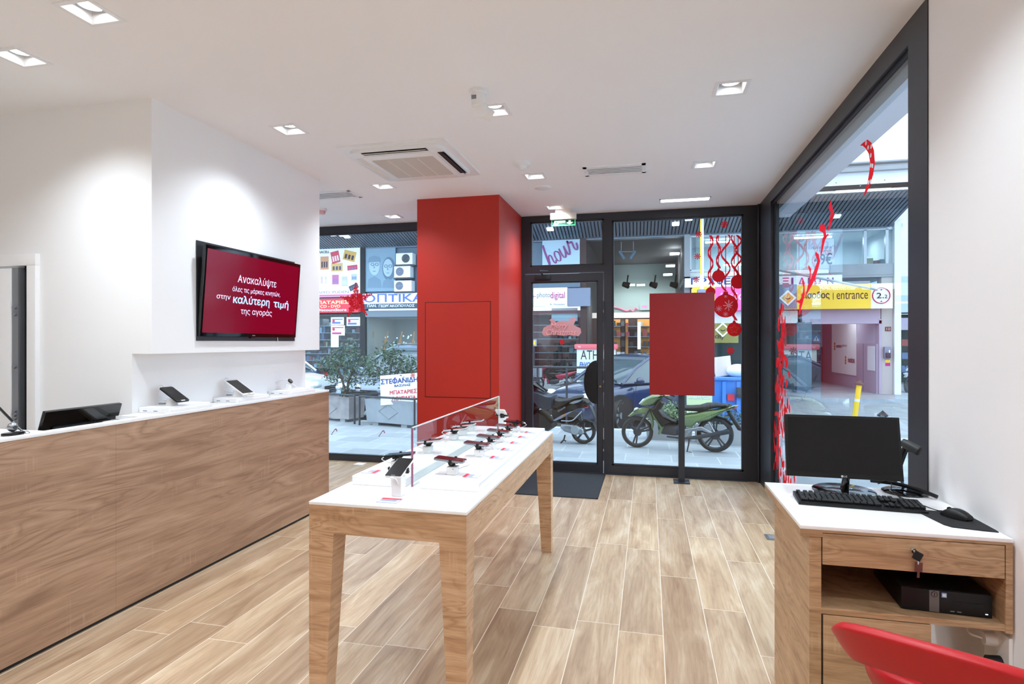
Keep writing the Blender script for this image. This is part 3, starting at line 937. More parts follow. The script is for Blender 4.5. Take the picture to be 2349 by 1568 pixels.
    a = aX(544, 911, -2.85); tablet((-2.85, a.y, zt), .192, .125, 'white', 'white tablet on a white stand, middle plinth of the counter', None)
    # smartwatch
    a = aX(662, 897, -2.85)
    p = Vector((-2.85, a.y, zt))
    t = thing('smartwatch_on_stand', 'smartwatch on a white cone stand at the far end of the counter', 'watch', p)
    MB().lathe([(0, 0), (.03, 0), (.028, .006), (.02, .05), (0, .052)], p).build('stand', 'white', t)
    q = p + Vector((.012, .0, .066)); ez = Vector((.75, 0, .66)).normalized(); ex = Vector((.66, 0, -.75)).normalized()
    MB().lathe([(0, 0), (.021, 0), (.023, .006), (.021, .011), (0, .011)], q, rot=(0, math.acos(ez.z), 0)).build('watch_case', 'gloss', t)
    MB().lathe([(0.0, .0112), (.017, .0112), (.017, .012), (0, .012)], q, rot=(0, math.acos(ez.z), 0)).build('watch_face', mat('dark_gold_dial', (96, 82, 60), 0.2), t)
    MB().tube(bez([q - ex * .02, q + Vector((-.045, -.01, .015)), p + Vector((-.1, -.02, .055)), p + Vector((-.105, -.02, .012)), p + Vector((-.03, 0, .006))], 8), .006, flat=.5).build('strap', 'white', t)
    MB().tube(bez([q + ex * .02, q + Vector((.045, .01, -.035)), p + Vector((.07, .01, .004))], 8), .003).build('cable', 'cable', t)
build_counter()

# ------------------------------------------------------------------ television
def build_tv():
    XW = -2.812
    t = thing('television', 'flat television with a dark red screen of white lettering, on the white wall', 'television', (XW, 3.68, 1.46))
    MB().box(XW + .001, 3.149, 1.458, XW + .006, 4.205, 2.10).build('wall_bracket_panel', 'darkmetal', t, smooth=False)
    y0, y1, zb, zt = 3.155, 4.19, 1.487, 2.077
    tilt = math.radians(4.5)
    ey = Vector((math.sin(tilt), 0, math.cos(tilt))); nz = Vector((math.cos(tilt), 0, -math.sin(tilt)))
    R = Matrix((nz, YD, ey)).transposed().to_4x4()
    H = (zt - zb) / math.cos(tilt); Wd = y1 - y0
    c = Vector((XW + .036, (y0 + y1) / 2, (zb + zt) / 2))
    MB().obox(c, (.022, Wd, H), R, .004).build('housing', 'gloss', t)
    sc = MB().obox(c + nz * .0112, (.001, Wd - .034, H - .05), R).build('screen', 'tvscreen', t, smooth=False)
    o = c + nz * .0122
    w2, h2 = Wd / 2 - .017, H / 2 - .025
    def row(s, f0, f1, tt, h, m, bold=0.0):
        k = MB()
        letters(k, s, o + YD * (-w2 + (f0 + f1) * w2) + ey * (h2 - tt * 2 * h2), YD, ey, width=(f1 - f0) * 2 * w2, height=h, bold=bold, lift=.0006, center=True, layer=.00003)
        k.build('screen_lettering', m, sc, normals=False, smooth=False)
    row('Ανακαλύψτε', .295, .72, .31, .072, 'tvtext')
    row('όλες τις μάρκες κινητών,', .25, .775, .445, .045, 'tvtext')
    row('στην', .105, .235, .565, .034, 'tvtext', .004)
    row('καλύτερη', .262, .655, .578, .074, 'tvtext2', .03)
    row('τιμή', .70, .89, .585, .074, 'tvtext2', .03)
    row('της αγοράς', .345, .69, .72, .056, 'tvtext')
    MB().obox(o - ey * (h2 + .014), (.002, .03, .006), R).build('maker_badge', 'steel', t)
    MB().obox(c - ey * (H / 2 + .004), (.02, .05, .01), R, .004).build('sensor_bar', 'black', t)
    MB().tube(bez([(XW + .01, 3.97, 1.50), (XW + .012, 3.972, 1.46), (XW + .006, 3.968, 1.455)], 5), .003).build('cable', 'cable', t)
build_tv()

# ------------------------------------------------------------------ display table with phones
def build_table():
    x0, x1, y0, y1 = -1.296, -0.650, 2.038, 4.02
    t = thing('display_table', 'long oak display table with a white top in the middle of the shop', 'table', ((x0 + x1) / 2, (y0 + y1) / 2, 0))
    MB().box(x0 - .001, y0 - .001, .8135, x1 + .001, y1 + .001, .825, .0015).build('tabletop', 'acryl', t)
    a = MB()
    a.box(x0, y0, .705, x1, y0 + .025, .813); a.box(x0, y1 - .025, .705, x1, y1, .813)
    a.box(x0, y0 + .025, .692, x0 + .025, y1 - .025, .813); a.box(x1 - .025, y0 + .025, .692, x1, y1 - .025, .813)
    a.build('apron', 'table', t, smooth=False)
    for sx_, ox in ((1, x0), (-1, x1)):
        for sy_, oy in ((1, y0), (-1, y1)):
            b = MB(); rows = []
            for z, wx, wy in ((0, .068, .068), (.7055, .106, .098)):
                e = .0005
                rows.append([(ox - sx_ * e, oy - sy_ * e, z), (ox + sx_ * wx, oy - sy_ * e, z), (ox + sx_ * wx, oy + sy_ * wy, z), (ox - sx_ * e, oy + sy_ * wy, z)])
            b.loft(rows, closed_u=True, caps=True).build('leg', 'table', t, smooth=False)
    # raised white platforms either side of the acrylic divider
    for xa, xb, lab in ((-0.952, -0.684, 'raised white slab on the right half of the display table'), (-1.266, -1.016, 'raised white slab on the left half of the display table')):
        o = MB().box(xa, 2.318, .825, xb, 3.90, .865, .008, segs=3).build('display_platform', 'acryl')
        tag(recenter(o), lab, 'display stand', 'raised slabs on the display table')
    X = -0.989
    t = thing('acrylic_divider', 'clear acrylic divider standing along the middle of the display table', 'divider', (X, 3.08, .825))
    MB().box(X - .004, 2.336, .825, X + .004, 3.83, 1.079).build('sheet', 'acrylglass', t, smooth=False)
    e = MB()
    e.box(X - .0042, 2.34, 1.079, X + .0042, 3.826, 1.083); e.box(X - .0042, 3.826, .865, X + .0042, 3.8305, 1.083)
    e.build('polished_edge', 'edge', t, smooth=False)
    MB().box(X - .0042, 2.3335, .828, X + .0042, 2.337, 1.079).build('front_edge', mat('mauve_refraction_edge', (150, 90, 120), .25), t, smooth=False)  # mauve refracted in the clear edge, put into its colour

    def phone(pos, rz, lab, h=.06, tilt=5.0, body='steel', screen='maroon', L=.136, W=.069, group='smartphones on security stands'):
        t = thing('smartphone_on_stand', lab, 'smartphone', pos, (0, 0, rz), group)
        hb = h - .024
        MB().obox((0, 0, hb / 2), (.043, .043, hb), None, .006, 3, taper=1.08).build('stand_block', 'white', t, world=False)
        tau = math.radians(tilt)
        ex = Vector((math.cos(tau), 0, -math.sin(tau))); ez = Vector((math.sin(tau), 0, math.cos(tau)))
        R = Matrix((ex, YD, ez)).transposed().to_4x4()
        c = Vector((-.012, 0, h + .004))
        k = MB().cyl((0, 0, hb - .002), c - ez * .005, .014, n=14)
        k.obox(c - ez * .010 + ex * .012, (.014, W + .018, .007), R, .002)
        k.obox(c - ez * .010 + ex * .012, (.05, .014, .008), R, .002)
        for s in (-1, 1): k.obox(c + ex * .012 + YD * s * (W / 2 + .0055) - ez * .002, (.012, .006, .02), R, .002)
        k.build('clamp', 'black', t, world=False)
        b = MB().prism(rrect(L, W, .009), c, ex, YD, ez, .0085, .0025).build('phone_body', body, t, world=False)
        MB().prism(rrect(L * .985, W * .96, .007), c + ez * .0042, ex, YD, ez, .0012).build('screen', screen, b, world=False)
        MB().prism(rrect(.004, .018, .002), c + ez * .005 + ex * L * .45, ex, YD, ez, .0006).build('home_button', 'inkgrey', b, world=False)
        p = [c + ex * L * .5, c + ex * (L * .5 + .012) - ez * .006, Vector((L * .5 + .0, .018, h - .02)), Vector((.03, .012, hb * .7)), Vector((.02, .005, hb * .6))]
        MB().tube(bez(p, 7), .0018, n=6).build('cable', 'cable', t, world=False)
        MB().obox(c + ex * (L * .5 + .004), (.012, .012, .006), R, .002).build('plug', 'white', t, world=False)
        MB().cyl((.008, -.0222, hb * .75), (.008, -.0236, hb * .75), .002, n=8).build('stand_screw', 'black', t, world=False)
        return t
    def card(pos, rz, lab, w=.062, d=.068):
        t = thing('price_card', lab, 'price card', pos, (0, 0, rz), 'price cards lying by the phones')
        MB().box(-d / 2, -w / 2, 0, d / 2, w / 2, .003).build('card', 'card', t, world=False, smooth=False)
        MB().box(-d / 2 + .001, -w / 2 + .001, .003, -d / 2 + .017, w / 2 - .001, .0035).build('red_strip', 'cardred', t, world=False, smooth=False)
        k = MB()
        for i in range(3): k.box(-d / 2 + .021 + i * .008, -w / 2 + .006, .003, -d / 2 + .024 + i * .008, w / 2 - .01 - .006 * (i % 2), .0034)
        k.build('print_line', 'inkgrey', t, world=False, smooth=False)
    z = .8655
    nth = ['nearest', 'second', 'third', 'fourth', 'fifth', 'sixth']
    ys = [2.444, 2.858, 3.083, 3.297, 3.506, 3.70]
    for i, y in enumerate(ys):
        phone((-.842, y, z), 0, f'{nth[i]} phone of the row on the right slab, on a white security stand', tilt=4.5, body='steel' if i != 5 else 'black', L=.130 if i != 0 else .136)
        card((-.742 if i else -.748, y - .022, z), 0, f'{nth[i]} red and white price card along the right slab of the table')
    for i, y in enumerate((2.50, 2.886, 3.308, 3.48, 3.66)):
        phone((-1.133, y, z), PI, f'{nth[i]} phone of the row on the left slab, on a white security stand', tilt=7, body='white' if i else 'black', screen='maroon' if i else 'screen', L=.136)
    for i, y in enumerate((2.40, 2.80)):
        card((-1.215, y, z), PI, f'{nth[i]} price card along the left slab of the table')
    phone((-.992, 2.2, .8255), -PI / 2, 'white phone with a black screen at the near end of the table, before the divider', h=.105, tilt=19, body='white', screen='screen', L=.142, W=.072)
    card((-.99, 2.112, .8255), -PI / 2, 'price card lying before the white phone at the near end of the table', w=.085, d=.06)
    phone((-.985, 3.905, .8255), PI / 2, 'phone on a tall white stand at the far end of the table, seen from behind', h=.125, tilt=30, body='beige', screen='screen')
build_table()

# ------------------------------------------------------------------ red panel on a post, door mat, floor sockets
def build_small_floor_things():
    Y = 6.2
    t = thing('sign_stand', 'blank red panel on a black post standing before the glass front', 'sign', (.335, Y, 0))
    MB().box(.013, Y - .006, .904, .654, Y + .018, 1.953, .002).build('panel', 'red_sign', t)
    MB().box(.304, Y + .018, .01, .366, Y + .078, 1.85, .003).build('post', 'frame', t)
    MB().box(.255, Y - .03, 0, .415, Y + .14, .012, .002).build('base_plate', 'frame', t)
    t = thing('door_mat', 'dark grey ribbed mat on the floor inside the glass door', 'mat', (-.85, 5.87, 0))
    MB().box(-1.24, 5.40, 0, -.462, 6.40, .008, .003).build('pile', 'mat', t)
    e = MB()
    for a in ((-1.25, 5.39, -1.23, 6.41), (-.472, 5.39, -.452, 6.41), (-1.25, 5.39, -.452, 5.41)): e.box(a[0], a[1], 0, a[2], a[3], .006, .002)
    e.build('rubber_edge', 'frame2', t)
    for u, v, lab in ((1776, 1233, 'flat steel floor socket cover beside the computer desk'), (826, 1064, 'small pale floor socket cover near the left shop window')):
        p = aZ(u, v, 0)
        t = thing('floor_socket', lab, 'floor socket', p)
        MB().box(p.x - .06, p.y - .06, 0, p.x + .06, p.y + .06, .006, .002).build('cover', 'steel' if u > 1000 else 'beige', t)
        MB().box(p.x - .04, p.y - .04, .006, p.x + .04, p.y + .04, .008).build('lid', 'alu' if u > 1000 else 'white', t)
build_small_floor_things()


# ------------------------------------------------------------------ computer desk on the right
def build_desk():
    x0, x1, y0, y1, zt = .502, 1.118, 2.14, 2.76, .83
    t = thing('computer_desk', 'oak computer desk with a white top against the right wall', 'desk', ((x0 + x1) / 2, (y0 + y1) / 2, 0))
    MB().box(x0, y0 - .002, zt - .012, x1, y1, zt, .002).build('worktop', 'acryl', t)
    c = MB()
    c.box(x0, y0, .794, x0 + .069, y1, .8175); c.box(x0 + .069, y0, .809, x1 - .019, y1, .8175)
    c.build('top_frame', 'desk', t, smooth=False)
    MB().box(.531, y0 + .004, 0, .568, y1 - .06, .794).build('side_panel', 'desk', t, smooth=False)
    MB().box(x1 - .019, y0, .531, x1, y1 - .02, .8175).build('side_panel', 'desk', t, smooth=False)
    MB().box(.568, y0 + .005, .535, x1 - .019, y1 - .02, .554).build('shelf', 'desk', t, smooth=False)
    MB().box(.568, y1 - .04, .554, x1 - .019, y1 - .02, .809).build('back_panel', 'desk', t, smooth=False)
    MB().box(.568, y1 - .08, 0, .90, y1 - .06, .535).box(.88, y0 + .03, 0, .897, y1 - .08, .535).build('cabinet_side', 'desk', t, smooth=False)
    d = MB().box(.5715, y0 + .001, .702, x1 - .0215, y0 + .021, .8065, .0008).build('drawer', 'desk', t)
    MB().box(.575, y0 + .021, .712, x1 - .03, y0 + .4, .80).build('drawer_box', 'desk', d, smooth=False)
    k = MB().lathe([(0, 0), (.009, 0), (.009, -.003), (.007, -.006), (0, -.006)], (.841, y0 + .001, .771), axis='Y'); k.build('lock', 'chrome', d)
    MB().obox((.846, y0 - .018, .760), (.026, .007, .028), (0, .5, .15), .003).build('key_head', 'black', d)
    MB().box(.839, y0 - .02, .768, .843, y0 - .004, .774).obox((.849, y0 - .014, .742), (.004, .002, .02)).build('key_blade', 'chrome', d)
    MB().obox((.852, y0 - .010, .722), (.022, .004, .03), (0, .05, 0), .002).obox((.851, y0 - .010, .700), (.007, .002, .024), (0, .05, 0)).build('spare_key', mat('dark_red_key', (104, 52, 46), .5), d)
    MB().box(.574, y0 + .002, .02, .893, y0 + .02, .532, .0008).build('cabinet_door', 'desk', t)
    MB().box(.568, y0 + .012, 0.0, .574, y0 + .02, .535).build('door_gap', 'frame2', t, smooth=False)

    # screen of the desk
    TL, TR, BL, BR = aY(1799, 949, 2.60), aY(2058, 957, 2.60), aY(1807, 1090, 2.55), aY(2080, 1105, 2.55)
    c = (TL + TR + BL + BR) / 4
    ex = ((TR - TL) + (BR - BL)).normalized(); ey = ((TL - BL) + (TR - BR)); ey = (ey - ex * ey.dot(ex)).normalized(); ez = ex.cross(ey)
    Wd = ((TR - TL).length + (BR - BL).length) / 2; H = ((TL - BL).length + (TR - BR).length) / 2
    R = Matrix((ex, ey, ez)).transposed().to_4x4()
    bp = Vector((.79, 2.662, zt))
    t = thing('computer_monitor', 'black desk monitor facing the shop, on the white-topped computer desk', 'monitor', bp)
    MB().obox(c - ez * .012, (Wd, H, .022), R, .003).build('housing', 'black', t)
    MB().obox(c - ez * .03, (Wd * .7, H * .6, .03), R, .012).build('back_cover', 'black', t)
    MB().obox(c + ey * .006, (Wd - .022, H - .034, .0012), R).build('screen', 'screen', t, smooth=False)
    lg = MB(); q = c - ey * (H / 2 - .0085) + ez * .0006
    lg.flat(circle(.0045, 16), q - ex * .008, ex, ey)
    letters(lg, 'LG', q + ex * .004, ex, ey, height=.007, bold=.02, lift=0, center=True, layer=.00002).build('logo', mat('pale_print', (205, 208, 212), .5), t, normals=False, smooth=False)
    n0 = Vector((.795, 2.62, .955)); n1 = Vector((.788, 2.645, .842))
    MB().tube([n0, n0 * .6 + n1 * .4, n1], [.026, .02, .026], n=14, flat=.6).build('stand_neck', 'gloss', t)
    MB().lathe([(0, 0), (.118, 0), (.118, .006), (.11, .01), (.03, .014), (0, .014)], bp, n=40).build('stand_base', 'gloss', t)

    # keyboard
    kc = Vector((.776, 2.462, zt)); rz = math.radians(-4.5)
    t = thing('keyboard', 'black full-size keyboard in front of the desk monitor', 'keyboard', kc, (0, 0, rz))
    b = MB(); W2, D2 = .212, .072
    b.loft([[(-W2, -D2, .001), (W2, -D2, .001), (W2, D2, .001), (-W2, D2, .001)], [(-W2, -D2, .009), (W2, -D2, .009), (W2, D2, .018), (-W2, D2, .018)]], closed_u=True, caps=True)
    b.build('case', 'black', t, world=False, smooth=False)
    k = MB()
    def key(x, y, w):
        z = .0145 + (y + D2) * .0625
        k.obox((x, y, z), (w - .0025, .0142, .008), (math.radians(3.5), 0, 0), .0015, 1, None)
    for r in range(6):
        y = .056 - r * .0185 - (.004 if r else 0)
        if r == 0:
            for i in range(13): key(-.195 + i * .0197 + (i > 0) * .006 + (i > 4) * .005 + (i > 8) * .005, y, .017)
        elif r == 5:
            x = -.2
            for w in (.026, .022, .022, .108, .022, .022, .022, .026): key(x + w / 2, y, w); x += w + .0005
        else:
            for i in range(14): key(-.19 + i * .0192, y, .0185)
        for i in range(3):
            if r in (0, 1, 2) or (r == 5) or (r == 4 and i == 1): key(.088 + i * .0185, y, .0175)
        if r:
            for i in range(4): key(.151 + i * .0178, y, .0168)
    for i in range(3): pass
    k.build('keys', mat('key_black', (24, 25, 27), .5), t, world=False)
    # mouse pad and mouse
    mz = zt
    poly = [(0.955, 2.405), (0.975, 2.25), (0.99, 2.226), (1.07, 2.205), (1.11, 2.20), (1.112, 2.22), (1.112, 2.40), (1.10, 2.415), (1.0, 2.425)]
    o = MB().prism([(x, y) for x, y in poly], (0, 0, mz + .0015), XD, YD, ZD, .003).build('mouse_pad', 'pad')
    tag(recenter(o), 'black cloth mouse pad with a curved edge on the right end of the desk', 'mouse pad')
    p = Vector((1.055, 2.345, mz + .003))
    t = thing('computer_mouse', 'black computer mouse on the dark mouse pad', 'mouse', p, (0, 0, .55))
    rows = []
    for i in range(9):
        s = i / 8; a = (s - .5) * .092; wv = .028 * math.sin(PI * (.12 + .76 * s)) ** .45; hv = .032 * math.sin(PI * (.06 + .80 * s)) ** .7
        rows.append([(wv * math.cos(PI * j / 10), -a * 1.0, .002 + hv * math.sin(PI * j / 10) ** .75) for j in range(11)])
    b = MB().loft(rows); b.face(rows[0]); b.face(rows[-1][::-1]); b.build('shell', 'black', t, world=False, ang=60, sub=1)
    MB().lathe([(0, -.003), (.007, -.003), (.007, .003), (0, .003)], (0, .024, .024), axis='X').build('wheel', 'frame2', t, world=False)
    MB().tube(bez([(0, .05, .01), (.01, .08, .004), (.03, .16, .004), (.05, .24, .004), (.06, .30, .02)], 8), .0018, n=6).build('cable', 'gloss', t, world=False)

    # scanner on its stand
    p = Vector((1.03, 2.70, zt))
    t = thing('barcode_scanner', 'dark grey barcode scanner on a round black stand beside the desk monitor', 'scanner', p)
    MB().lathe([(0, 0), (.082, 0), (.084, .005), (.07, .012), (.02, .018), (0, .02)], p, n=32).build('stand_base', 'gloss', t)
    h0 = aY(2092, 1022, 2.70)
    MB().tube(bez([p + Vector((0, .01, .015)), p + Vector((.0, .03, .05)), h0 + Vector((-.03, .02, -.05)), h0 + Vector((-.01, .0, -.015))], 8), .006).build('stem', 'darkmetal', t)
    a, b_ = aY(2069, 1013, 2.70), aY(2108, 1034, 2.66)
    d = (b_ - a).normalized()
    MB().tube([a, a + (b_ - a) * .3, a + (b_ - a) * .7, b_], [.016, .02, .021, .02], n=12).build('body', mat('scanner_grey', (58, 62, 64), .45), t)
    MB().tube([b_ - d * .001, b_ + d * .006], [.0205, .017], n=12).tube([b_ + d * .006, b_ + d * .0065], .014, n=12).build('window', 'frame2', t)
    q = a + (b_ - a) * .35
    MB().tube(bez([q, q + Vector((-.01, .01, -.03)), p + Vector((-.03, .03, .04))], 6), [.012] * 13, n=10).build('handle', 'black', t)
    MB().tube(bez([p + Vector((-.11, .05, .032)), p + Vector((-.03, .0, .034)), p + Vector((.03, -.055, .026)), p + Vector((.075, -.10, .012))], 8), [.008] * 25, n=8).build('coiled_cable', 'black', t)
    MB().tube(bez([p + Vector((-.10, .0, .03)), p + Vector((-.06, -.02, .05)), p + Vector((-.07, -.06, .02)), p + Vector((-.06, -.12, .003))], 8), .0018, n=6).build('thin_cable', 'gloss', t)

    # computer in the open shelf
    z = .5545
    a, b_ = aZ(2067, 1395, z), aZ(2276, 1419, z)
    ex = (b_ - a); Wd = ex.length; ex.normalize(); ey = Vector((-ex.y, ex.x, 0))
    R = Matrix((ex, ey, ZD)).transposed().to_4x4()
    H = .076; D = .30
    c = (a + b_) / 2
    t = thing('desktop_computer', 'flat black desktop computer lying in the open shelf of the desk', 'computer', c)
    MB().obox(c + ey * (D / 2 + .006) + ZD * H / 2, (Wd, D, H), R, .003).build('case', 'black', t)
    MB().obox(c + ey * .003 + ZD * H / 2, (Wd, .008, H - .002), R, .003).build('front_panel', 'black', t)
    f = c - ey * .0015
    MB().obox(f - ex * Wd * .13 + ZD * H * .5, (Wd * .11, .002, H * .92), R).build('grey_strip', mat('warm_grey_plastic', (104, 100, 98), .4), t)
    m = MB(); m.prism(circle(.0095, 20) , f - ex * Wd * .13 + ZD * H * .8 - ey * .0012, ex, ZD, ey, .0006); m.build('round_badge', 'black', t)
    m = MB(); m.prism(circle(.0075, 20), f - ex * Wd * .13 + ZD * H * .8 - ey * .0018, ex, ZD, ey, .0006); m.build('badge_ring', mat('warm_grey_badge', (110, 106, 104), .4), t)
    MB().obox(f - ex * Wd * .13 + ZD * H * .8 - ey * .0024, (.0025, .0006, .009), R).build('badge_mark', 'black', t)
    m = MB().obox(f - ex * Wd * .02 + ZD * H * .8, (.0145, .002, .0155), R); m.build('processor_sticker', mat('pale_blue_sticker', (120, 165, 220), .4), t)
    MB().obox(f - ex * Wd * .02 + ZD * H * .8 - ey * .001, (.010, .0015, .0095), R).build('sticker_centre', 'white', t)
    MB().obox(f + ex * Wd * .24 + ZD * H * .5, (Wd * .34, .002, .012), R).build('disc_tray', 'black', t)
    m = MB()
    for i in (0, 1): m.obox(f + ex * (Wd * (.07 + .075 * i)) + ZD * H * .14, (.012, .002, .003), R)
    m.build('usb_port', 'steel', t)
    MB().obox(f + ex * Wd * .44 + ZD * H * .17, (.007, .002, .0025), R).build('power_light', mat('lit_white_led', (210, 225, 255), .3, emit=(200, 220, 255), estr=2), t)

    # sockets under the desk
    Xw = XR + .004
    a, b_ = aX(2170, 1442, Xw), aX(2236, 1512, Xw)
    cy, cz = (a.y + b_.y) / 2, (a.z + b_.z) / 2
    cy, cz = 2.2, .45
    t = thing('wall_socket', 'white wall socket with plugs under the right end of the desk', 'socket', (Xw, cy, cz - .06))
    MB().box(Xw - .012, cy - .05, cz - .09, Xw, cy + .09, cz + .06, .004).build('plate', 'white', t)
    MB().cyl((Xw - .012, cy + .03, cz + .02), (Xw - .045, cy + .03, cz + .02), .024, .021).build('plug', 'white', t)
    MB().cyl((Xw - .012, cy - .005, cz - .04), (Xw - .05, cy - .005, cz - .04), .022, .02).build('plug', 'frame2', t)
    MB().tube(bez([(Xw - .045, cy + .03, cz + .02), (Xw - .08, cy + .05, cz + .03), (Xw - .06, cy + .12, cz + .07), (Xw - .06, cy + .2, cz + .08)], 7), .004).build('cable', 'cable', t)
    MB().tube(bez([(Xw - .05, cy - .005, cz - .04), (Xw - .07, cy - .01, cz - .08), (Xw - .05, cy, cz - .2), (Xw - .04, cy + .02, cz - .40)], 7), .004).build('cable', 'gloss', t)

    # red chair
    cc = Vector((.728, 1.672, 0)); rz = -.477
    t = thing('chair', 'red low-backed swivel chair pushed in at the computer desk', 'chair', cc, (0, 0, rz))
    NP = 44; pm = math.radians(104)
    rows = []
    for i in range(13):
        s_ = i / 12
        row = []
        for j in range(NP + 1):
            f = -1 + 2 * j / NP
            ph = pm * f
            e = math.sqrt(max(0.0, 1 - abs(f) ** 4.5))
            zt_ = .669 + .060 * math.cos(ph)
            hb = (.09 + .012 * math.cos(ph * .9)) * e + .004
            z = zt_ - .45 * (.10 - .10 * e) - hb * (1 - s_)
            k1 = .80 + .20 * s_ ** .7
            row.append((.246 * math.sin(ph) * k1, -.124 * math.cos(ph) * k1 + .02 * (1 - s_), z))
        rows.append(row)
    MB().loft(rows).build('backrest', 'chair', t, world=False, ang=80, sub=1, solid=.03)
    rows = []
    for i in range(9):
        s_ = i / 8; q = math.sin(PI / 2 * s_) ** .7
        rows.append([(.185 * q * math.sin(2 * PI * j / 28) , .15 + .19 * q * -math.cos(2 * PI * j / 28), .47 + .115 * s_ ** 3 * (0.55 + .45 * math.cos(2 * PI * j / 28))) for j in range(29)])
    MB().loft(rows).build('seat', 'chair', t, world=False, ang=80, sub=1, solid=.035)
    MB().cyl((0, .1, .06), (0, .1, .47), .022).build('pillar', 'chrome', t, world=False)
    f = MB()
    for i in range(5):
        a = 2 * PI * i / 5 + .3
        f.tube([(0, .1, .075), (.12 * math.cos(a), .1 + .12 * math.sin(a), .065), (.24 * math.cos(a), .1 + .24 * math.sin(a), .013)], [.022, .018, .012], n=10)
    f.build('star_foot', 'chrome', t, world=False)
build_desk()


# ================================================================== THE STREET OUTSIDE
GZ, RZ = -0.15, -0.27
M['pave'] = pavers()
M['road'] = mat('pale_grey_asphalt', (150, 154, 160), 0.8, vary=0.12, vscale=3, bump=0.3, bscale=120)
M['kerb'] = mat('kerb_stone', (190, 194, 198), 0.7, vary=0.1)
M['white_facade'] = mat('white_render', (232, 234, 238), 0.8, vary=0.04, vscale=1.5)
M['grey_facade'] = mat('grey_concrete', (150, 152, 156), 0.8, vary=0.08, vscale=2)
M['slat'] = mat('grey_metal_slat', (112, 122, 134), 0.45, 0.3)
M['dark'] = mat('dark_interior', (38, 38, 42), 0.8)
M['darkbrown'] = mat('dark_brown_panel', (58, 34, 34), 0.6)
M['bluegrey'] = mat('blue_grey_panel', (92, 112, 130), 0.5)
M['signwhite'] = mat('white_sign_face', (238, 240, 244), 0.4, emit=(235, 240, 250), estr=0.12)
M['signred'] = mat('red_sign_face', (226, 40, 66), 0.4, emit=(226, 40, 66), estr=0.12)
M['yellow'] = mat('yellow_sign_face', (242, 202, 52), 0.4, emit=(242, 202, 52), estr=0.18)
M['pink'] = mat('pink_sign_face', (238, 92, 170), 0.4, emit=(238, 92, 170), estr=0.15)
M['signblue'] = mat('blue_letters', (84, 110, 200), 0.5)
M['signnavy'] = mat('navy_letters', (38, 60, 140), 0.5)
M['magenta'] = mat('magenta_letters', (190, 40, 130), 0.5)
M['purple'] = mat('purple_letters', (130, 52, 122), 0.5)
M['paper'] = mat('white_paper', (234, 236, 240), 0.7)
M['leaf'] = mat('dark_green_leaf', (66, 88, 66), 0.5, vary=0.35, vscale=14)
M['leaf2'] = mat('light_green_leaf', (112, 138, 100), 0.5, vary=0.3, vscale=14)
M['bark'] = mat('grey_brown_bark', (92, 72, 66), 0.85)
M['soil'] = mat('soil', (60, 46, 38), 0.95)
M['orange'] = mat('orange_wood', (206, 138, 62), 0.5)
M['amber'] = mat('amber_lens', (240, 140, 20), 0.25)
M['carglass'] = mat('dark_car_glass', (70, 84, 92), 0.04, 0.0, 0.9)
M['lens'] = mat('clear_headlamp', (214, 222, 230), 0.08, 0.3)
M['numberplate'] = mat('number_plate', (214, 220, 226), 0.5)
M['signgrey'] = mat('grey_sign_box', (126, 134, 156), 0.5)
M['lilac'] = mat('lilac_grey_wall', (178, 166, 186), 0.7)
M['wine'] = mat('wine_red_wall', (138, 52, 86), 0.6)
M['soft_glass'] = glass('shop_glazing', (226, 236, 240), 1.2)
def boxed(k, n_mats):
    """give each loose box of k one of n_mats colours"""
    k.bm.faces.ensure_lookup_table()
    for i in range(0, len(k.bm.faces), 6):
        j = random.randrange(n_mats)
        for f in k.bm.faces[i:i + 6]: f.material_index = j
    return k

PACK = [mat('packaging_print', c, .5) for c in ((196, 204, 214), (60, 62, 70), (160, 60, 60), (90, 110, 150), (40, 40, 44), (210, 190, 130), (130, 140, 150), (226, 228, 232))]
CAMS = [mat('camera_body', c, .4) for c in ((34, 34, 38), (70, 72, 78), (20, 20, 24), (150, 156, 164), (120, 40, 50), (206, 210, 214), (28, 28, 30))]

def rect(u0, v0, u1, v1, Y):
    a = aY(u0, (v0 + v1) / 2, Y); b = aY(u1, (v0 + v1) / 2, Y)
    m = (u0 + u1) / 2
    return a.x, aY(m, v1, Y).z, b.x, aY(m, v0, Y).z

def build_ground():
    g = MB().box(-22, YF + .06, RZ - .2, 1.18, 10.7, GZ).box(1.18, -6, RZ - .2, 22, 10.7, GZ)
    struct(g.build('pavement', 'pave', smooth=False))
    struct(MB().box(-22, 10.7, RZ - .2, 22, 10.9, GZ + .005, .02).build('kerb', 'kerb'))
    struct(MB().box(-40, 10.9, RZ - .3, 45, 18.3, RZ).build('road', 'road', smooth=False))
    struct(MB().box(-22, 18.3, RZ - .2, 45, 34, GZ).build('far_pavement', 'pave', smooth=False))
build_ground()

FY = 20.0
def interior_fill(parent, x, y, z, w, d, watt, rot=(0, 0, 0), color=(1, .97, .92)):  # bare area light added to brighten an interior, no fixture of its own
    l = bpy.data.lights.new('interior_fill_light', 'AREA'); l.shape = 'RECTANGLE'; l.size = w; l.size_y = d; l.energy = watt; l.color = color
    o = bpy.data.objects.new('interior_fill_light', l); COL.objects.link(o); o.parent = parent
    o.location = Vector((x, y, z)) - ORG[parent.name]; o.rotation_euler = rot
    return o

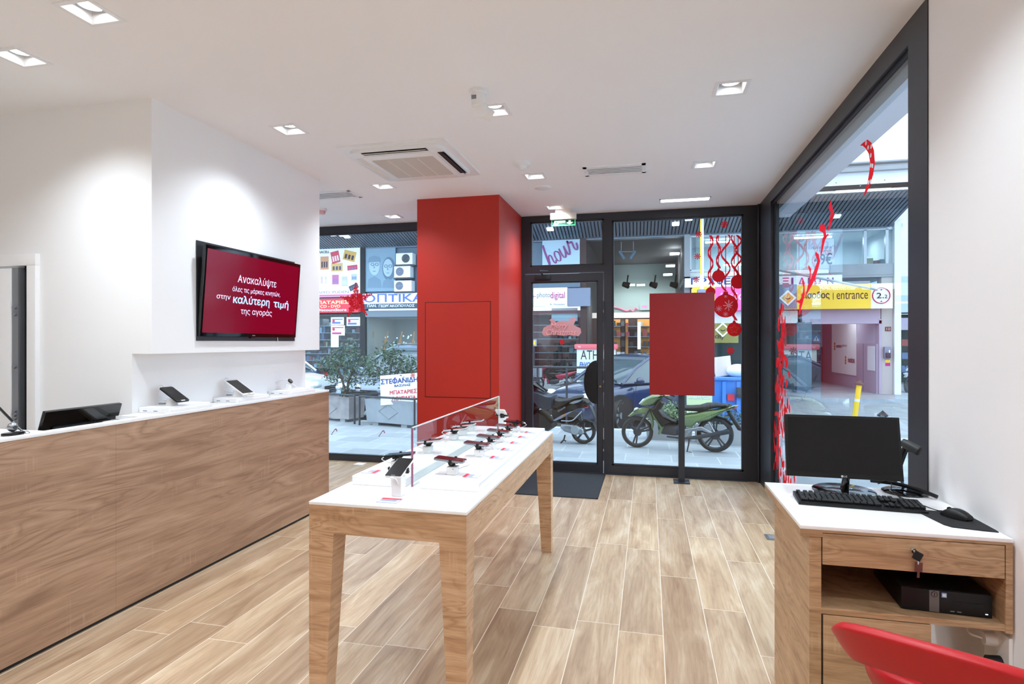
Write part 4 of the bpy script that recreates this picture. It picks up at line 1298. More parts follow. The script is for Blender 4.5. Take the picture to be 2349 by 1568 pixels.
def build_facade():
    t = thing('building', 'arcaded commercial building across the street with a slatted grey soffit', 'building', (-4, 20, GZ))
    # sloping slatted soffit
    X0, X1 = -19.0, 7.15
    yb, zb, yf, zf = 20.0, 4.98, 17.7, 5.57
    s = MB()
    d = Vector((-.05, yb - yf, zb - zf))
    n = 0
    x = X0
    while x < X1:
        a = Vector((x + .1, yf, zf)); b = a + d
        s.face([a, a + Vector((.075, 0, 0)), b + Vector((.075, 0, 0)), b])
        s.face([a, b, b + Vector((0, 0, .05)), a + Vector((0, 0, .05))])
        s.face([a + Vector((.075, 0, 0)), b + Vector((.075, 0, 0)), b + Vector((.075, 0, .05)), a + Vector((.075, 0, .05))])
        x += .112
    s.build('slatted_soffit', 'slat', t, smooth=False)
    MB().box(X0, yb - .02, zb - .03, X1, yb + .3, zb + .5).build('soffit_edge', 'slat', t, smooth=False)
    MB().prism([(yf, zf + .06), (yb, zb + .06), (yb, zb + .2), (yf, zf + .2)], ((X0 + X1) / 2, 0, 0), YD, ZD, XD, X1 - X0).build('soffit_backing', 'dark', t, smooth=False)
    # soffit lamps
    k = MB()
    for u, v in ((762, 536), (783, 537), (795, 541), (1550, 512), (1580, 500), (1262, 548 - 24)):
        f = (v - 0); 
        for i in range(1):
            r = _ray(u, v)
            # meet the sloping soffit
            m = (zb - zf) / (yb - yf)
            tt = (CAM_H - zf + m * yf) / (m * r[1] - r[2])
            p = Vector((r[0] * tt, r[1] * tt, CAM_H + r[2] * tt - .02))
            k.prism(rrect(.22, .22, .03), p, XD, Vector((0, 1, m)).normalized(), Vector((0, -m, 1)).normalized(), .03)
    k.build('soffit_lamp', 'lamp_soft', t)
    # upper floors
    w_ = MB()
    w_.box(X0, 17.7, zf + .0, X1, 17.95, 6.1); w_.box(X0, 17.9, 6.1, X1, 26, 14)
    w_.build('upper_wall', 'white_facade', t, smooth=False)
    MB().box(X0, 17.55, 6.10, X1, 17.9, 6.2).box(X0, 17.66, 6.34, X1, 17.9, 6.38).build('ledge', 'grey_facade', t, smooth=False)
    for i in range(11):
        x = X1 - 1.2 - i * 2.3
        f = MB().box(x - .8, 17.84, 8.6, x + .8, 17.9, 10.2).build('window_frame', 'alu', t, smooth=False)
        MB().box(x - .74, 17.82, 8.66, x + .74, 17.845, 10.14).build('window_pane', 'carglass', f, smooth=False)
    k = MB()
    for i in range(40): k.box(X1 - .3 - i * .6, 17.69, 5.72 + .12 * (i % 2), X1 - .27 - i * .6, 17.7, 5.75 + .12 * (i % 2))
    k.build('fixing_bolt', 'grey_facade', t, smooth=False)
    # mezzanine band, piers and shop surrounds
    def wallrect(name, u0, v0, u1, v1, m, Y0=FY, th=.15):
        a = rect(u0, v0, u1, v1, Y0)
        return MB().box(a[0], Y0, a[1], a[2], Y0 + th, a[3]).build(name, m, t, smooth=False)
    za = 5.0
    def band(name, u0, u1, z0, z1, m, Y0=FY, th=.2):
        return MB().box(aY(u0, 700, Y0).x, Y0, z0, aY(u1, 700, Y0).x, Y0 + th, z1).build(name, m, t, smooth=False)
    band('mezzanine_wall', 560, 836, 3.05, za, 'bluegrey', FY + .1)
    band('mezzanine_wall', 836, 1244, 3.05, za, 'bluegrey', FY + .1)
    band('mezzanine_wall', 1244, 1335, 3.0, za, 'bluegrey', FY + .1)
    band('column', 826, 837, GZ, za, 'dark', FY - .05, .3)
    band('column', 1331, 1345, GZ, za, 'darkbrown', FY - .05, .3)
    band('column', 1570, 1583, GZ, za, 'grey_facade', FY - .05, .3)
    band('lintel', 560, 830, 2.98, 3.1, 'grey_facade', FY - .02, .2)
    band('shutter_box', 838, 1200, 2.38, 2.62, 'slat', FY - .1, .3)
    # room E: offices over the garage exit
    band('mezzanine_floor', 1570, 2052, 3.45, 3.6, 'grey_facade', FY - .05, 3)
    band('parapet', 1905, 2052, 3.52, 3.86, 'grey_facade', FY - .06, .2)
    f = MB(); x0, x1 = aY(1583, 600, FY).x, aY(2050, 600, FY).x
    f.box(x0, FY, 4.9, x1, FY + .12, 4.98); f.box(x0, FY, 3.75, x1, FY + .12, 3.83)
    for u in (1583, 1712, 1780, 1985, 2035): xx = aY(u, 600, FY).x; f.box(xx - .04, FY, 3.8, xx + .04, FY + .12, 4.92)
    f.build('office_window_frame', 'alu', t, smooth=False)
    MB().box(x0, FY + .05, 3.83, x1, FY + .06, 4.9).build('office_glazing', 'soft_glass', t, smooth=False)
    MB().box(x0, FY + 2.9, 3.6, x1, FY + 3.0, za).box(x0, FY + .12, za, x1 + .3, FY + 3, za + .1).box(x1, FY + .15, 3.6, x1 + .1, FY + 3, za).build('office_wall', mat('pale_blue_grey_wall', (190, 204, 214), .7), t, smooth=False)
    k = MB()
    for (u0, u1, v, Yq) in ((1618, 1680, 556, FY + 1.2), (1660, 1706, 608, FY + 2.2), (1822, 1908, 546, FY + 1.0)):
        a, b = aY(u0, v, Yq), aY(u1, v, Yq); k.cyl(a, (b.x, Yq, a.z), .03, n=8)
    k.build('fluorescent_tube', 'lamp', t)
    interior_fill(t, 4.5, FY + 1.6, 4.85, 5, .3, 190)
    k = MB()
    for u0, u1, v0 in ((1985, 2003, 592), (2006, 2020, 597), (2018, 2030, 594), (2036, 2046, 594), (1925, 1950, 612)):
        a = rect(u0, v0, u1, 618, FY + .5); k.box(a[0], FY + .5, 3.62, a[2], FY + .8, a[3])
    boxed(k, 8).build('office_clutter', PACK[0], t, smooth=False, more=PACK[1:])
    # room D: double-height shop with a dark ceiling
    x0, x1 = aY(1345, 600, FY).x, aY(1572, 600, FY).x
    MB().box(x0, FY + 7, GZ, x1, FY + 7.1, za).build('shop_back_wall', mat('grey_green_wall', (150, 166, 166), .7), t, smooth=False)
    MB().box(x0 - .1, FY + .1, GZ, x0, FY + 7, za).box(x1, FY + .1, GZ, x1 + .1, FY + 7, za).box(x0, FY, za - .02, x1, FY + 7, za + .1).build('shop_dark_lining', mat('charcoal_lining', (72, 70, 74), .7), t, smooth=False)
    MB().box(x0, FY + 2.2, GZ, x1, FY + 2.3, 2.35).build('shop_partition', 'darkbrown', t, smooth=False)
    MB().box(x0, FY + 2.15, 2.35, x1, FY + 2.3, 2.55).build('partition_head', mat('cream_band', (222, 206, 196), .6), t, smooth=False)
    k = MB()
    for (u, w_) in ((1412, .35), (1478, .5), (1438, .1)): 
        q = aY(u, 770, FY + 2.1); k.box(q.x - w_ / 2, FY + 2.1, .4, q.x + w_ / 2, FY + 2.15, 2.3)
    k.build('wood_panel', 'orange', t, smooth=False)
    k = MB()
    for i in range(5):
        for u0, u1 in ((1405, 1424), (1440, 1466), (1470, 1490)):
            a = aY(u0, 700, FY + 1.9).x; b = aY(u1, 700, FY + 1.9).x
            k.box(a, FY + 1.8, .5 + i * .38, b, FY + 2.1, .52 + i * .38)
    k.build('shelf_board', 'slat', t, smooth=False)
    k = MB()
    for i in range(5):
        for j in range(9):
            q = aY(1405 + j * 10, 700, FY + 1.9).x
            if random.random() < .75: k.box(q, FY + 1.85, .52 + i * .38, q + .1 + .05 * random.random(), FY + 1.98, .62 + i * .38 + .15 * random.random())
    tag(boxed(k, 7).build('shelf_goods', CAMS[0], t, smooth=False, more=CAMS[1:]), kind='stuff')
    k = MB()
    for u, v in ((1555, 543), (1548, 582), (1538, 610), (1532, 630), (1447, 654), (1470, 654)):
        q = aY(u, v, FY + (1.0 if v < 560 else 2.5 if v < 600 else 4.2 if v < 640 else 6.0))
        k.box(q.x - .17, q.y, q.z, q.x + .17, q.y + .3, q.z + .05)
    k.build('shop_ceiling_lamp', 'lamp', t, smooth=False)
    interior_fill(t, (x0 + x1) / 2, FY + 1.2, 3.0, 3, .8, 60, (0.3, 0, 0))
    interior_fill(t, (x0 + x1) / 2, FY + 5.6, 3.6, 3, .8, 80, (0.5, 0, 0))
    k = MB()
    for u in (1435, 1498, 1545):
        q = aY(u, 651, FY + 3.5); k.cyl(q + Vector((-.1, 0, 0)), q + Vector((.12, .1, -.06)), .1, .13, 14); k.cyl(q + Vector((.05, 0, .0)), q + Vector((.1, 0, .35)), .03, n=8)
    k.build('track_spotlight', 'black', t)
    # shops A, B, C: shallow lit windows with goods
    def shop(u0, u1, ztop, depth, wallm, watt, goods=None, rows=5, zlo=.2, gap=None):
        x0, x1 = aY(u0, 700, FY).x, aY(u1, 700, FY).x
        MB().box(x0, FY + depth, GZ, x1, FY + depth + .1, ztop).box(x0, FY + .1, ztop, x1, FY + depth, ztop + .1).box(x0, FY + .1, GZ, x0 + .08, FY + depth, ztop).box(x1 - .08, FY + .1, GZ, x1, FY + depth, ztop).build('shop_lining', wallm, t, smooth=False)
        MB().box(x0, FY + .04, GZ, x1, FY + .05, ztop).build('shop_window', 'soft_glass', t, smooth=False)
        MB().box(x0, FY, GZ, x1, FY + .12, .18).build('window_sill', 'grey_facade', t, smooth=False)
        if goods:
            k = MB(); sh = MB()
            for r in range(rows):
                z = zlo + r * (ztop - zlo - .15) / rows
                sh.box(x0 + .1, FY + .3, z - .02, x1 - .1, FY + .9, z)
                x = x0 + .12
                while x < x1 - .2:
                    w_ = .06 + .12 * random.random()
                    if gap and gap[0] < (x - x0) / (x1 - x0) < gap[1]: x += .1; continue
                    k.box(x, FY + .35 + .2 * random.random(), z, x + w_, FY + .85, z + .06 + .22 * random.random())
                    x += w_ + .02 + .06 * random.random()
            sh.build('shelf_board', 'alu', t, smooth=False)
            tag(boxed(k, len(goods)).build('shelf_goods', goods[0], t, smooth=False, more=goods[1:]), kind='stuff')
        interior_fill(t, (x0 + x1) / 2, FY + .7, ztop - .05, max(.4, (x1 - x0) * .7), .3, watt)
    shop(560, 826, 2.5, 2.2, 'dark', 90, PACK, 8)
    shop(838, 1200, 2.38, 2.5, mat('warm_grey_lining', (176, 172, 164), .7), 60)
    shop(1200, 1332, 2.45, 2.2, mat('wine_lining', (120, 84, 88), .7), 60, CAMS, 8, .35, (0.0, .48))
    k = MB(); a = rect(1265, 706, 1325, 736, FY + .25); k.box(a[0], FY + .25, a[1], a[2], FY + .27, a[3]); k.build('roller_blind', 'paper', t, smooth=False)
    # curved timber fins of the optician's display
    for u0, u1 in ((851, 858), (880, 890), (914, 922), (944, 950)):
        k = MB(); p0 = aY(u0, 806, FY + .5); p1 = aY(u1, 760, FY + .5)
        pts = bez([(p0.x, FY + .5, p0.z - .2), (p0.x + .03, FY + .5, p0.z + .2), (p1.x, FY + .5, p1.z)], 8)
        k.tube(pts, [.16] * 6 + [.11] * 6 + [.05] * (len(pts) - 12), n=8, flat=.4); k.build('timber_fin', 'orange', t)
    k = MB()
    for i in range(26):
        q = aY(845 + random.random() * 105, 768 + random.random() * 40, FY + .8); k.sph(q, .03, n=6)
    k.build('display_lights', mat('blue_white_display_lamp', (200, 220, 255), .4, emit=(190, 215, 255), estr=1.5), t)
    # shop E ground floor: garage exit
    x0, x1 = aY(1583, 700, FY).x, aY(1830, 700, FY).x
    MB().box(x0, FY, 2.05, x1, FY + .3, 2.45).build('exit_lintel', 'white_facade', t, smooth=False)
    MB().box(x0, FY + 6, GZ, x1, FY + 6.1, 3.4).box(x0 - .02, FY + .2, GZ, x0 + .06, FY + 6, 3.4).box(x1 - .06, FY + .2, GZ, x1, FY + 6, 3.4).box(x0, FY + .3, 2.45, x1, FY + 6, 2.5).build('exit_lining', mat('teal_grey_lining', (96, 116, 126), .7), t, smooth=False)
    interior_fill(t, (x0 + x1) / 2, FY + 3.4, 2.42, 2, .4, 40, color=(.85, .97, 1))
    # entrance F
    a = rect(1840, 710, 2020, 738, FY)
    MB().box(a[0], FY, a[1], a[2], FY + .3, a[3] + .15).build('entrance_lintel', 'lilac', t, smooth=False)
    xa, xb = aY(1862, 800, FY).x, aY(2016, 800, FY).x
    MB().box(aY(1828, 800, FY).x, FY, GZ, xa, FY + .3, a[1]).build('pier', 'bluegrey', t, smooth=False)
    k = MB(); k.box(xb, FY - .02, GZ, xb + .07, FY + .3, 2.15); k.box(xa, FY - .02, a[1] - .06, xb + .07, FY + .3, a[1] + .04); k.build('entrance_frame', 'lilac', t, smooth=False)
    MB().box(xb + .07, FY, GZ, aY(2048, 800, FY).x, FY + .35, 3.5).build('pier', mat('beige_stone_pier', (186, 180, 178), .8), t, smooth=False)
    q = aY(2057, 700, FY).x
    MB().box(aY(2049, 700, FY).x, FY - .1, GZ, aY(2064, 700, FY).x, FY + .4, 5.2).build('corner_pier', 'white_facade', t, smooth=False)
    MB().box(xa - .1, FY + 6.0, GZ, xb + .1, FY + 6.1, 3.2).box(xa - .1, FY + .3, 2.6, xb + .1, FY + 6, 2.7).box(xb, FY + .3, GZ, xb + .1, FY + 6, 3).build('passage_wall', mat('white_lilac_wall', (190, 188, 208), .7), t, smooth=False)
    MB().box(xa - .1, FY + .3, GZ, xa - .02, FY + 6, 3).box(xa - .02, FY + 5.9, GZ, xb, FY + 6, 1.25).build('passage_dado', 'wine', t, smooth=False)
    # panels with the store's name and a door along the passage's right-hand wall
    XP = xb - .03
    q0, q1 = aX(1908, 800, XP).y, aX(1964, 800, XP).y
    pl = MB().box(XP, q1, .30, xb, q0, 2.3).build('name_panel', 'signwhite', t, smooth=False)
    def wall_words(s_, u0, u1, v, h, b):
        a, c = aX(u0, v, XP), aX(u1, v, XP)
        k = MB(); letters(k, s_, (XP, a.y, a.z), -YD, ZD, width=a.y - c.y, height=h, bold=b, lift=.006); k.build('name_lettering', 'wine', pl, normals=False, smooth=False)
    wall_words('notos', 1919, 1930, 797, .12, .02); wall_words('galleries', 1930.5, 1943, 797, .14, 0); wall_words('notos', 1946, 1961, 831, .17, .03)
    k = MB()
    for u, v in ((1915, 795), (1940, 827)):
        a = aX(u, v, XP)
        for dz in (-.08, .02, .12): k.prism([(-.1, 0), (0, -.06), (.1, 0), (0, .06)], (XP - .004, a.y, a.z + dz), YD, ZD, XD, .006)
    k.build('name_emblem', 'orange', pl, smooth=False)
    q2, q3 = aX(1966, 800, XP).y, aX(2012, 800, XP).y
    dr = MB().box(xb - .05, q3, GZ, xb, q2, 1.40).build('passage_door', 'lilac', t, smooth=False)
    a, c = aX(1990, 800, XP - .03).y, aX(2006, 800, XP - .03).y
    MB().box(XP - .035, c, .55, XP - .02, a, 1.32).build('notice_sheet', 'paper', dr, smooth=False)
    MB().box(XP - .03, aX(1982, 800, XP).y - .02, GZ, XP - .018, aX(1982, 800, XP).y + .02, 1.40).build('door_gap', 'signgrey', dr, smooth=False)
    interior_fill(t, (xa + xb) / 2, FY + 2.0, 2.55, 1.6, .6, 34, color=(.95, .93, 1))
build_facade()

def sign(name, lab, u0, v0, u1, v1, Y, m, cat='sign', th=.08, texts=(), group=None):
    a = rect(u0, v0, u1, v1, Y)
    t = thing(name, lab, cat, ((a[0] + a[2]) / 2, Y, a[1]), group=group)
    face = MB().box(a[0], Y, a[1], a[2], Y + th, a[3]).build('sign_face', m, t, smooth=False)
    for (s, tu0, tv0, tu1, tv1, tm, bold, shear) in texts:
        b = rect(tu0, tv0, tu1, tv1, Y)
        k = MB(); letters(k, s, (b[0], Y, b[1]), XD, ZD, width=b[2] - b[0], height=b[3] - b[1], bold=bold, shear=shear, lift=.006)
        k.build('lettering', tm, face, normals=False, smooth=False)
    return t, face

def build_signs():
    # products banner
    Y = FY - .05
    t, fc = sign('advertising_banner', 'white banner with pictures of batteries above the red shop sign', 640, 571, 826, 681, Y, 'signwhite', 'banner', .05,
                 [('DURACELL', 722, 575, 756, 581, 'ink', .02, 0), ('TAIYO YUDEN', 722, 667, 800, 673, 'inkgrey', 0, 0)])
    prod = [(735, 588, 754, 618, 0, (216, 150, 110), (70, 60, 70)), (760, 576, 779, 603, -.2, (214, 70, 90), (230, 225, 225)), (760, 603, 786, 622, 0, (222, 180, 110), (80, 80, 110)),
            (788, 575, 816, 598, .25, (220, 170, 90), (50, 46, 60)), (797, 608, 820, 619, -.08, (204, 60, 90), (150, 110, 150)), (762, 630, 777, 652, 0, (206, 110, 160), (140, 130, 180)),
            (784, 634, 797, 656, 0, (196, 198, 206), (220, 222, 226)), (806, 628, 819, 643, 0, (190, 200, 220), (120, 130, 170)), (801, 652, 822, 664, -.4, (60, 64, 80), (90, 96, 120)), (736, 634, 740, 650, 0, (216, 190, 210), (230, 200, 220)), (745, 634, 749, 650, 0, (216, 200, 190), (236, 220, 200))]
    for i, (u0, v0, u1, v1, rot, c1, c2) in enumerate(prod):
        a = rect(u0, v0, u1, v1, Y); c = Vector(((a[0] + a[2]) / 2, Y - .004, (a[1] + a[3]) / 2))
        R = Matrix.Rotation(rot, 4, 'Y'); w_, h_ = a[2] - a[0], a[3] - a[1]
        p = MB().obox(c, (w_, .006, h_), R).build('product_picture', mat('printed_pack', c1, .5), fc, smooth=False)
        k = MB()
        for j in range(3): k.obox(c + R.to_3x3() @ Vector(((j - 1) * w_ * .28, -.004, -h_ * .12)), (w_ * .18, .004, h_ * .45), R)
        k.build('picture_detail', mat('printed_pack_detail', c2, .5), p, smooth=False)
    a = rect(640, 676, 826, 680, Y); MB().box(a[0], Y - .004, a[1], a[2], Y, a[3]).build('pink_stripe', 'pink', fc, smooth=False)
    sign('shop_sign', 'red shop sign for batteries, CDs and DVDs', 640, 685, 822, 717, FY - .2, 'signred', 'sign', .12,
         [('ΜΠΑΤΑΡΙΕΣ', 716, 689, 800, 697, mat('pale_yellow_letters', (250, 236, 170), .5), .03, 0), ('CD - DVD', 735, 699, 781, 705.5, mat('pale_yellow_letters2', (250, 236, 170), .5), .03, 0), ('DiscountStore', 728, 707, 795, 713.5, 'paper', .03, 0)])
    # optician
    sign('shop_sign', 'white optician sign with tall blue letters over a navy strip', 832, 670, 1185, 694, FY - .22, 'signwhite', 'sign', .14, [('ΟΠΤΙΚΑ', 829 + 5, 673, 972, 692.5, 'signblue', .012, 0)])
    sign('shop_sign', 'narrow dark blue name strip with white capitals under the optician sign', 836, 694.5, 1185, 706, FY - .21, mat('dark_navy_strip', (52, 74, 100), .5), 'sign', .12, [('ΠΑΝ.', 843, 697.5, 864, 704, 'paper', .03, 0), ('ΓΕΩΡΓΑΚΟΠΟΥΛΟΣ', 869, 697.5, 951, 704, 'paper', .03, 0)])
    # poster: two people wearing glasses
    t, fc = sign('poster', 'large blue-grey poster of two faces wearing glasses above the optician sign', 836, 567, 907, 668, FY, mat('blue_grey_poster', (132, 160, 180), .5), 'poster', .04)
    pale, mid, deep = mat('pale_blue_print', (172, 194, 207), .5), mat('mid_blue_print', (114, 141, 162), .5), mat('deep_blue_print', (92, 117, 140), .5)
    def pz(u, v): q = aY(u, v, FY); return q.x, q.z
    def blob(name, m, pts, lift):
        k = MB(); k.face([(pz(u, v)[0], FY - lift, pz(u, v)[1]) for u, v in pts]); k.build(name, m, fc, smooth=False)
    for cx, cy, w_, h_, tag_ in ((859, 610, 12, 25, 'a'), (890, 614, 11, 24, 'b')):
        el = lambda rx, ry, ox=0, oy=0, n=22: [(cx + ox + rx * math.cos(2 * PI * i / n), cy + oy + ry * math.sin(2 * PI * i / n)) for i in range(n)]
        if tag_ == 'a':
            blob('printed_shoulder', mid, [(cx - 16, 660), (cx - 14, 640), (cx, 633), (cx + 14, 642), (cx + 16, 660)], .004)
            blob('printed_hat', mid, [(cx - 16, 602), (cx - 12, 590), (cx, 586), (cx + 12, 590), (cx + 14, 600)], .012)
        else:
            blob('printed_hair', deep, el(15, 27, 2, 2), .005)
            blob('printed_shoulder', mid, [(cx - 14, 660), (cx - 10, 644), (cx, 638), (cx + 12, 644), (cx + 14, 660)], .006)
        blob('printed_face', pale, el(w_, h_ * .85), .008)
        for s in (-1, 1):
            k = MB(); c = aY(cx + s * 5, cy - 4, FY - .02); k.tube([(c.x + .062 * math.cos(2 * PI * i / 14), FY - .02, c.z + .05 * math.sin(2 * PI * i / 14)) for i in range(14)], .008, n=5, closed=True); k.build('printed_glasses', deep, fc)
        blob('printed_mouth', mid, [(cx - 4, cy + 11), (cx + 4, cy + 11), (cx + 2, cy + 13), (cx - 2, cy + 13)], .014)
        blob('printed_nose', mid, [(cx - 1, cy - 2), (cx + 2, cy + 5), (cx - 2, cy + 5)], .014)
    # 'hour' panel
    t, fc = sign('handwritten_sign', 'pale blue panel with large purple handwriting, seen through the fanlight', 1244, 550, 1330, 640, FY - .05, mat('pale_blue_panel', (176, 200, 216), .5), 'sign', .06)
    d = Vector((.87, 0, .5)); e = Vector((-.5, 0, .87))
    k = MB(); o = aY(1251, 618, FY - .062)
    strokes = [([(.0, -.05), (.06, .35), (.14, .75), (.2, 1.0)], .06), ([(.05, .1), (.14, .36), (.24, .46), (.29, .36), (.27, .12), (.32, .0), (.42, .12)], .045),
               ([(.62, .46), (.52, .44), (.45, .26), (.48, .04), (.58, .0), (.68, .16), (.68, .36), (.6, .46), (.74, .34)], .045),
               ([(.80, .48), (.79, .2), (.82, .02), (.9, .02), (1.0, .2), (1.06, .48)], .05), ([(1.06, .48), (1.05, .18), (1.08, .02), (1.16, .06), (1.26, .3)], .05),
               ([(1.26, .3), (1.33, .58), (1.36, .44), (1.5, .46), (1.47, .16), (1.52, .02), (1.62, .1), (1.68, .3)], .05)]
    for i, (s_, w_) in enumerate(strokes):
        P_ = bez([o + d * (x * .70 + .2) + e * (y * .78) - YD * .004 * i for x, y in s_], 8)
        up_, dn_ = [], []
        for n_, p_ in enumerate(P_):
            dr = (P_[min(n_ + 1, len(P_) - 1)] - P_[max(n_ - 1, 0)]).normalized()
            wd = w_ * (.35 + .9 * abs(dr.z) ** 1.5) * .5
            up_.append(p_ + Vector((-dr.z, 0, dr.x)) * wd); dn_.append(p_ - Vector((-dr.z, 0, dr.x)) * wd)
        k.loft([up_, dn_])
    k.build('lettering', 'purple', fc, smooth=False)
    # photo shop
    t, fc = sign('shop_sign', 'white photo shop sign with thin grey and pink lettering', 1196, 660, 1301, 702, FY - .25, 'signwhite', 'sign', .2,
         [('photo', 1232, 670, 1262, 685.5, 'inkgrey', 0, 0), ('digital', 1262.5, 669, 1296, 688.5, 'magenta', .008, 0), ('-', 1225, 679, 1229.5, 680.4, 'magenta', .02, 0), ('By', 1262, 696, 1267, 699.5, 'ink', 0, 0), ('Fiorentina', 1271, 696, 1296, 699.5, 'ink', 0, 0)])
    c = aY(1217, 680, FY - .26); k = MB(); k.prism(circle(.11, 20), c, XD, ZD, YD, .01); k.build('round_mark', 'purple', fc)
    sign('sign_box', 'blank grey sign box right of the photo shop sign', 1301.5, 660, 1354, 702, FY - .2, 'signgrey', 'sign', .2)
    sign('fascia_panel', 'blue-grey fascia panel above the photo shop sign', 1200, 646, 1331, 659.5, FY - .1, 'bluegrey', 'fascia', .1)
    # travel agency
    t, fc = sign('shop_sign', 'white travel agency sign with blue and magenta capitals above the garage signs', 1571, 634, 1932, 655.5, FY - .2, 'signwhite', 'sign', .1)
    spec = [('Γ', 1585, 'signnavy'), ('Ρ', 1606, 'signnavy'), ('Α', 1625, 'signnavy'), ('Φ', 1644, 'signnavy'), ('Ε', 1661, 'signnavy'), ('Ι', 1678, 'signnavy'), ('Ο', 1688, 'signnavy'), ('Τ', 1752, 'signnavy'), ('Α', 1774, 'magenta'), ('Ξ', 1795, 'magenta'), ('Ι', 1815, 'signnavy'), ('Δ', 1832, 'magenta'), ('Ι', 1853, 'signnavy'), ('Ω', 1868, 'magenta'), ('Ν', 1897, 'signnavy')]
    for s, u, m in spec:
        a = rect(u, 637.5 - (u - 1571) * .004, u + (5 if s == 'Ι' else 15), 652.5 - (u - 1571) * .004, FY - .2)
        k = MB(); letters(k, s, (a[0], FY - .2, a[1]), XD, ZD, width=a[2] - a[0], height=a[3] - a[1], bold=.02, lift=.006); k.build('lettering', m, fc, normals=False, smooth=False)
    t, fc = sign('garage_sign', 'yellow and pink garage exit sign with white lettering', 1588, 657, 1790, 712, FY - .35, 'pink', 'sign', .12, [('έξοδος', 1650, 671, 1716, 690, 'paper', .02, 0)])
    a = rect(1588, 657, 1640, 712, FY - .36); MB().box(a[0], FY - .36, a[1], a[2], FY - .34, a[3]).build('yellow_field', 'yellow', fc, smooth=False)
    # entrance sign with height limit
    t, fc = sign('garage_sign', 'yellow garage entrance sign with a red ring height limit at its right end', 1780, 652, 2048, 708, FY - .35, 'yellow', 'sign', .12,
         [('είσοδος', 1838, 668, 1903, 687, 'ink', .02, 0), ('entrance', 1919, 669, 1991, 685.5, 'darkbrown', 0, 0), ('|', 1910.5, 671, 1912, 687, 'darkbrown', 0, 0)])
    a = rect(1998, 650, 2048, 707, FY - .36); MB().box(a[0], FY - .36, a[1], a[2], FY - .34, a[3]).build('white_field', 'signwhite', fc, smooth=False)
    a = rect(1780, 652, 1828, 708, FY - .36); MB().box(a[0], FY - .36, a[1], a[2], FY - .34, a[3]).build('grey_field', 'signgrey', fc, smooth=False)
    c = aY(2021.5, 677.5, FY - .37); k = MB(); R_ = .235
    k.tube([(c.x + R_ * math.cos(2 * PI * i / 32), c.y, c.z + R_ * math.sin(2 * PI * i / 32)) for i in range(32)], .034, n=6, closed=True, flat=.4); k.build('red_ring', mat('red_ring_paint', (204, 30, 80), .4), fc)
    k = MB(); letters(k, '2.', c + Vector((-.03, 0, .0)), XD, ZD, height=.17, lift=.012, center=True, width=.2, bold=.01); letters(k, '2', c + Vector((.125, 0, -.03)), XD, ZD, height=.11, lift=.012, center=True, bold=.01)
    k.flat([(-.03, .19), (.03, .19), (0, .15)], c + Vector((0, -.012, 0)), XD, ZD); k.flat([(-.03, -.19), (0, -.15), (.03, -.19)], c + Vector((0, -.012, 0)), XD, ZD); k.build('height_limit', 'ink', fc, normals=False, smooth=False)
    def diamond(par, u, v, Y, r, m1=None):
        c = aY(u, v, Y)
        k = MB(); k.prism([(-r, 0), (0, -r), (r, 0), (0, r)], c, XD, ZD, YD, .02); f2 = k.build('diamond_mark', 'signwhite', par, smooth=False)
        k = MB(); q = r * .72; k.prism([(-q, 0), (0, -q), (q, 0), (0, q)], c - YD * .012, XD, ZD, YD, .02); k.build('diamond_centre', mat('amber_diamond', (240, 176, 70), .4) if m1 is None else m1, f2, smooth=False)
        k = MB(); k.tube(bez([c + Vector((-q * .4, -.026, 0)), c + Vector((0, -.026, -q * .22)), c + Vector((q * .4, -.026, 0))], 5), .012, n=5); k.build('smile_line', 'ink', f2)
    diamond(fc, 1807, 683, FY - .37, .25)
    t, fc = sign('billboard', 'olive billboard with a diamond mark and lowercase lettering above the garage exit', 1622, 741, 1694, 786, FY - .15, mat('olive_board', (134, 126, 60), .5), 'sign', .08, [('city', 1640, 766, 1662, 779, 'ink', .02, 0)])
    diamond(fc, 1658, 756, FY - .16, .24, mat('olive_diamond', (150, 140, 70), .4))
    t, fc = sign('poster', 'price poster reading 49 euros in the upper office window', 1851, 548, 1913, 618, FY + .02, mat('pale_blue_poster', (200, 214, 226), .5), 'poster', .02,
         [('49€', 1868, 580, 1909, 607, mat('slate_print', (74, 84, 112), .5), .02, 0), ('ΚΡΟΥΑΖΙΕΡΑ', 1854, 565, 1908, 571, mat('slate_print2', (110, 124, 150), .5), 0, 0), ('ΠΟΡΟΣ', 1880, 573, 1908, 577, mat('slate_print3', (130, 140, 160), .5), 0, 0)])
    t, fc = sign('road_sign', 'small blue square sign with a white triangle inside the garage entrance', 1864, 767, 1881, 784, FY + 1.5, mat('blue_sign_face', (30, 92, 160), .4), 'sign', .03)
    k = MB(); c = aY(1872.5, 776, FY + 1.49); k.prism([(-.09, -.08), (.09, -.08), (0, .09)], c, XD, ZD, YD, .01); k.build('white_triangle', 'paper', fc, smooth=False)
    k = MB(); k.prism([(-.015, -.06), (.015, -.06), (.02, .03), (-.01, .04)], c - YD * .008, XD, ZD, YD, .008); k.build('walking_figure', 'ink', fc, smooth=False)
    t, fc = sign('wall_notice', 'number 10 plate on the pier beside the garage entrance', 2031, 749, 2044, 759, FY - .02, mat('brown_plate', (84, 44, 44), .4), 'house number', .02, [('10', 2033, 751, 2042, 757, mat('pale_pink_digits', (216, 170, 160), .5), .01, 0)])
    a = rect(2029, 795, 2045, 822, FY - .12)
    t = thing('ticket_box', 'grey access intercom box on the pier by the garage entrance', 'intercom', ((a[0] + a[2]) / 2, FY - .06, a[1]))
    MB().box(a[0], FY - .12, a[1], a[2], FY, a[3], .03).build('housing', 'signgrey', t)
    MB().box(a[0] + .03, FY - .16, a[1] + .02, a[2] - .03, FY - .1, a[1] + .18, .02).build('lower_cover', 'darkmetal', t)
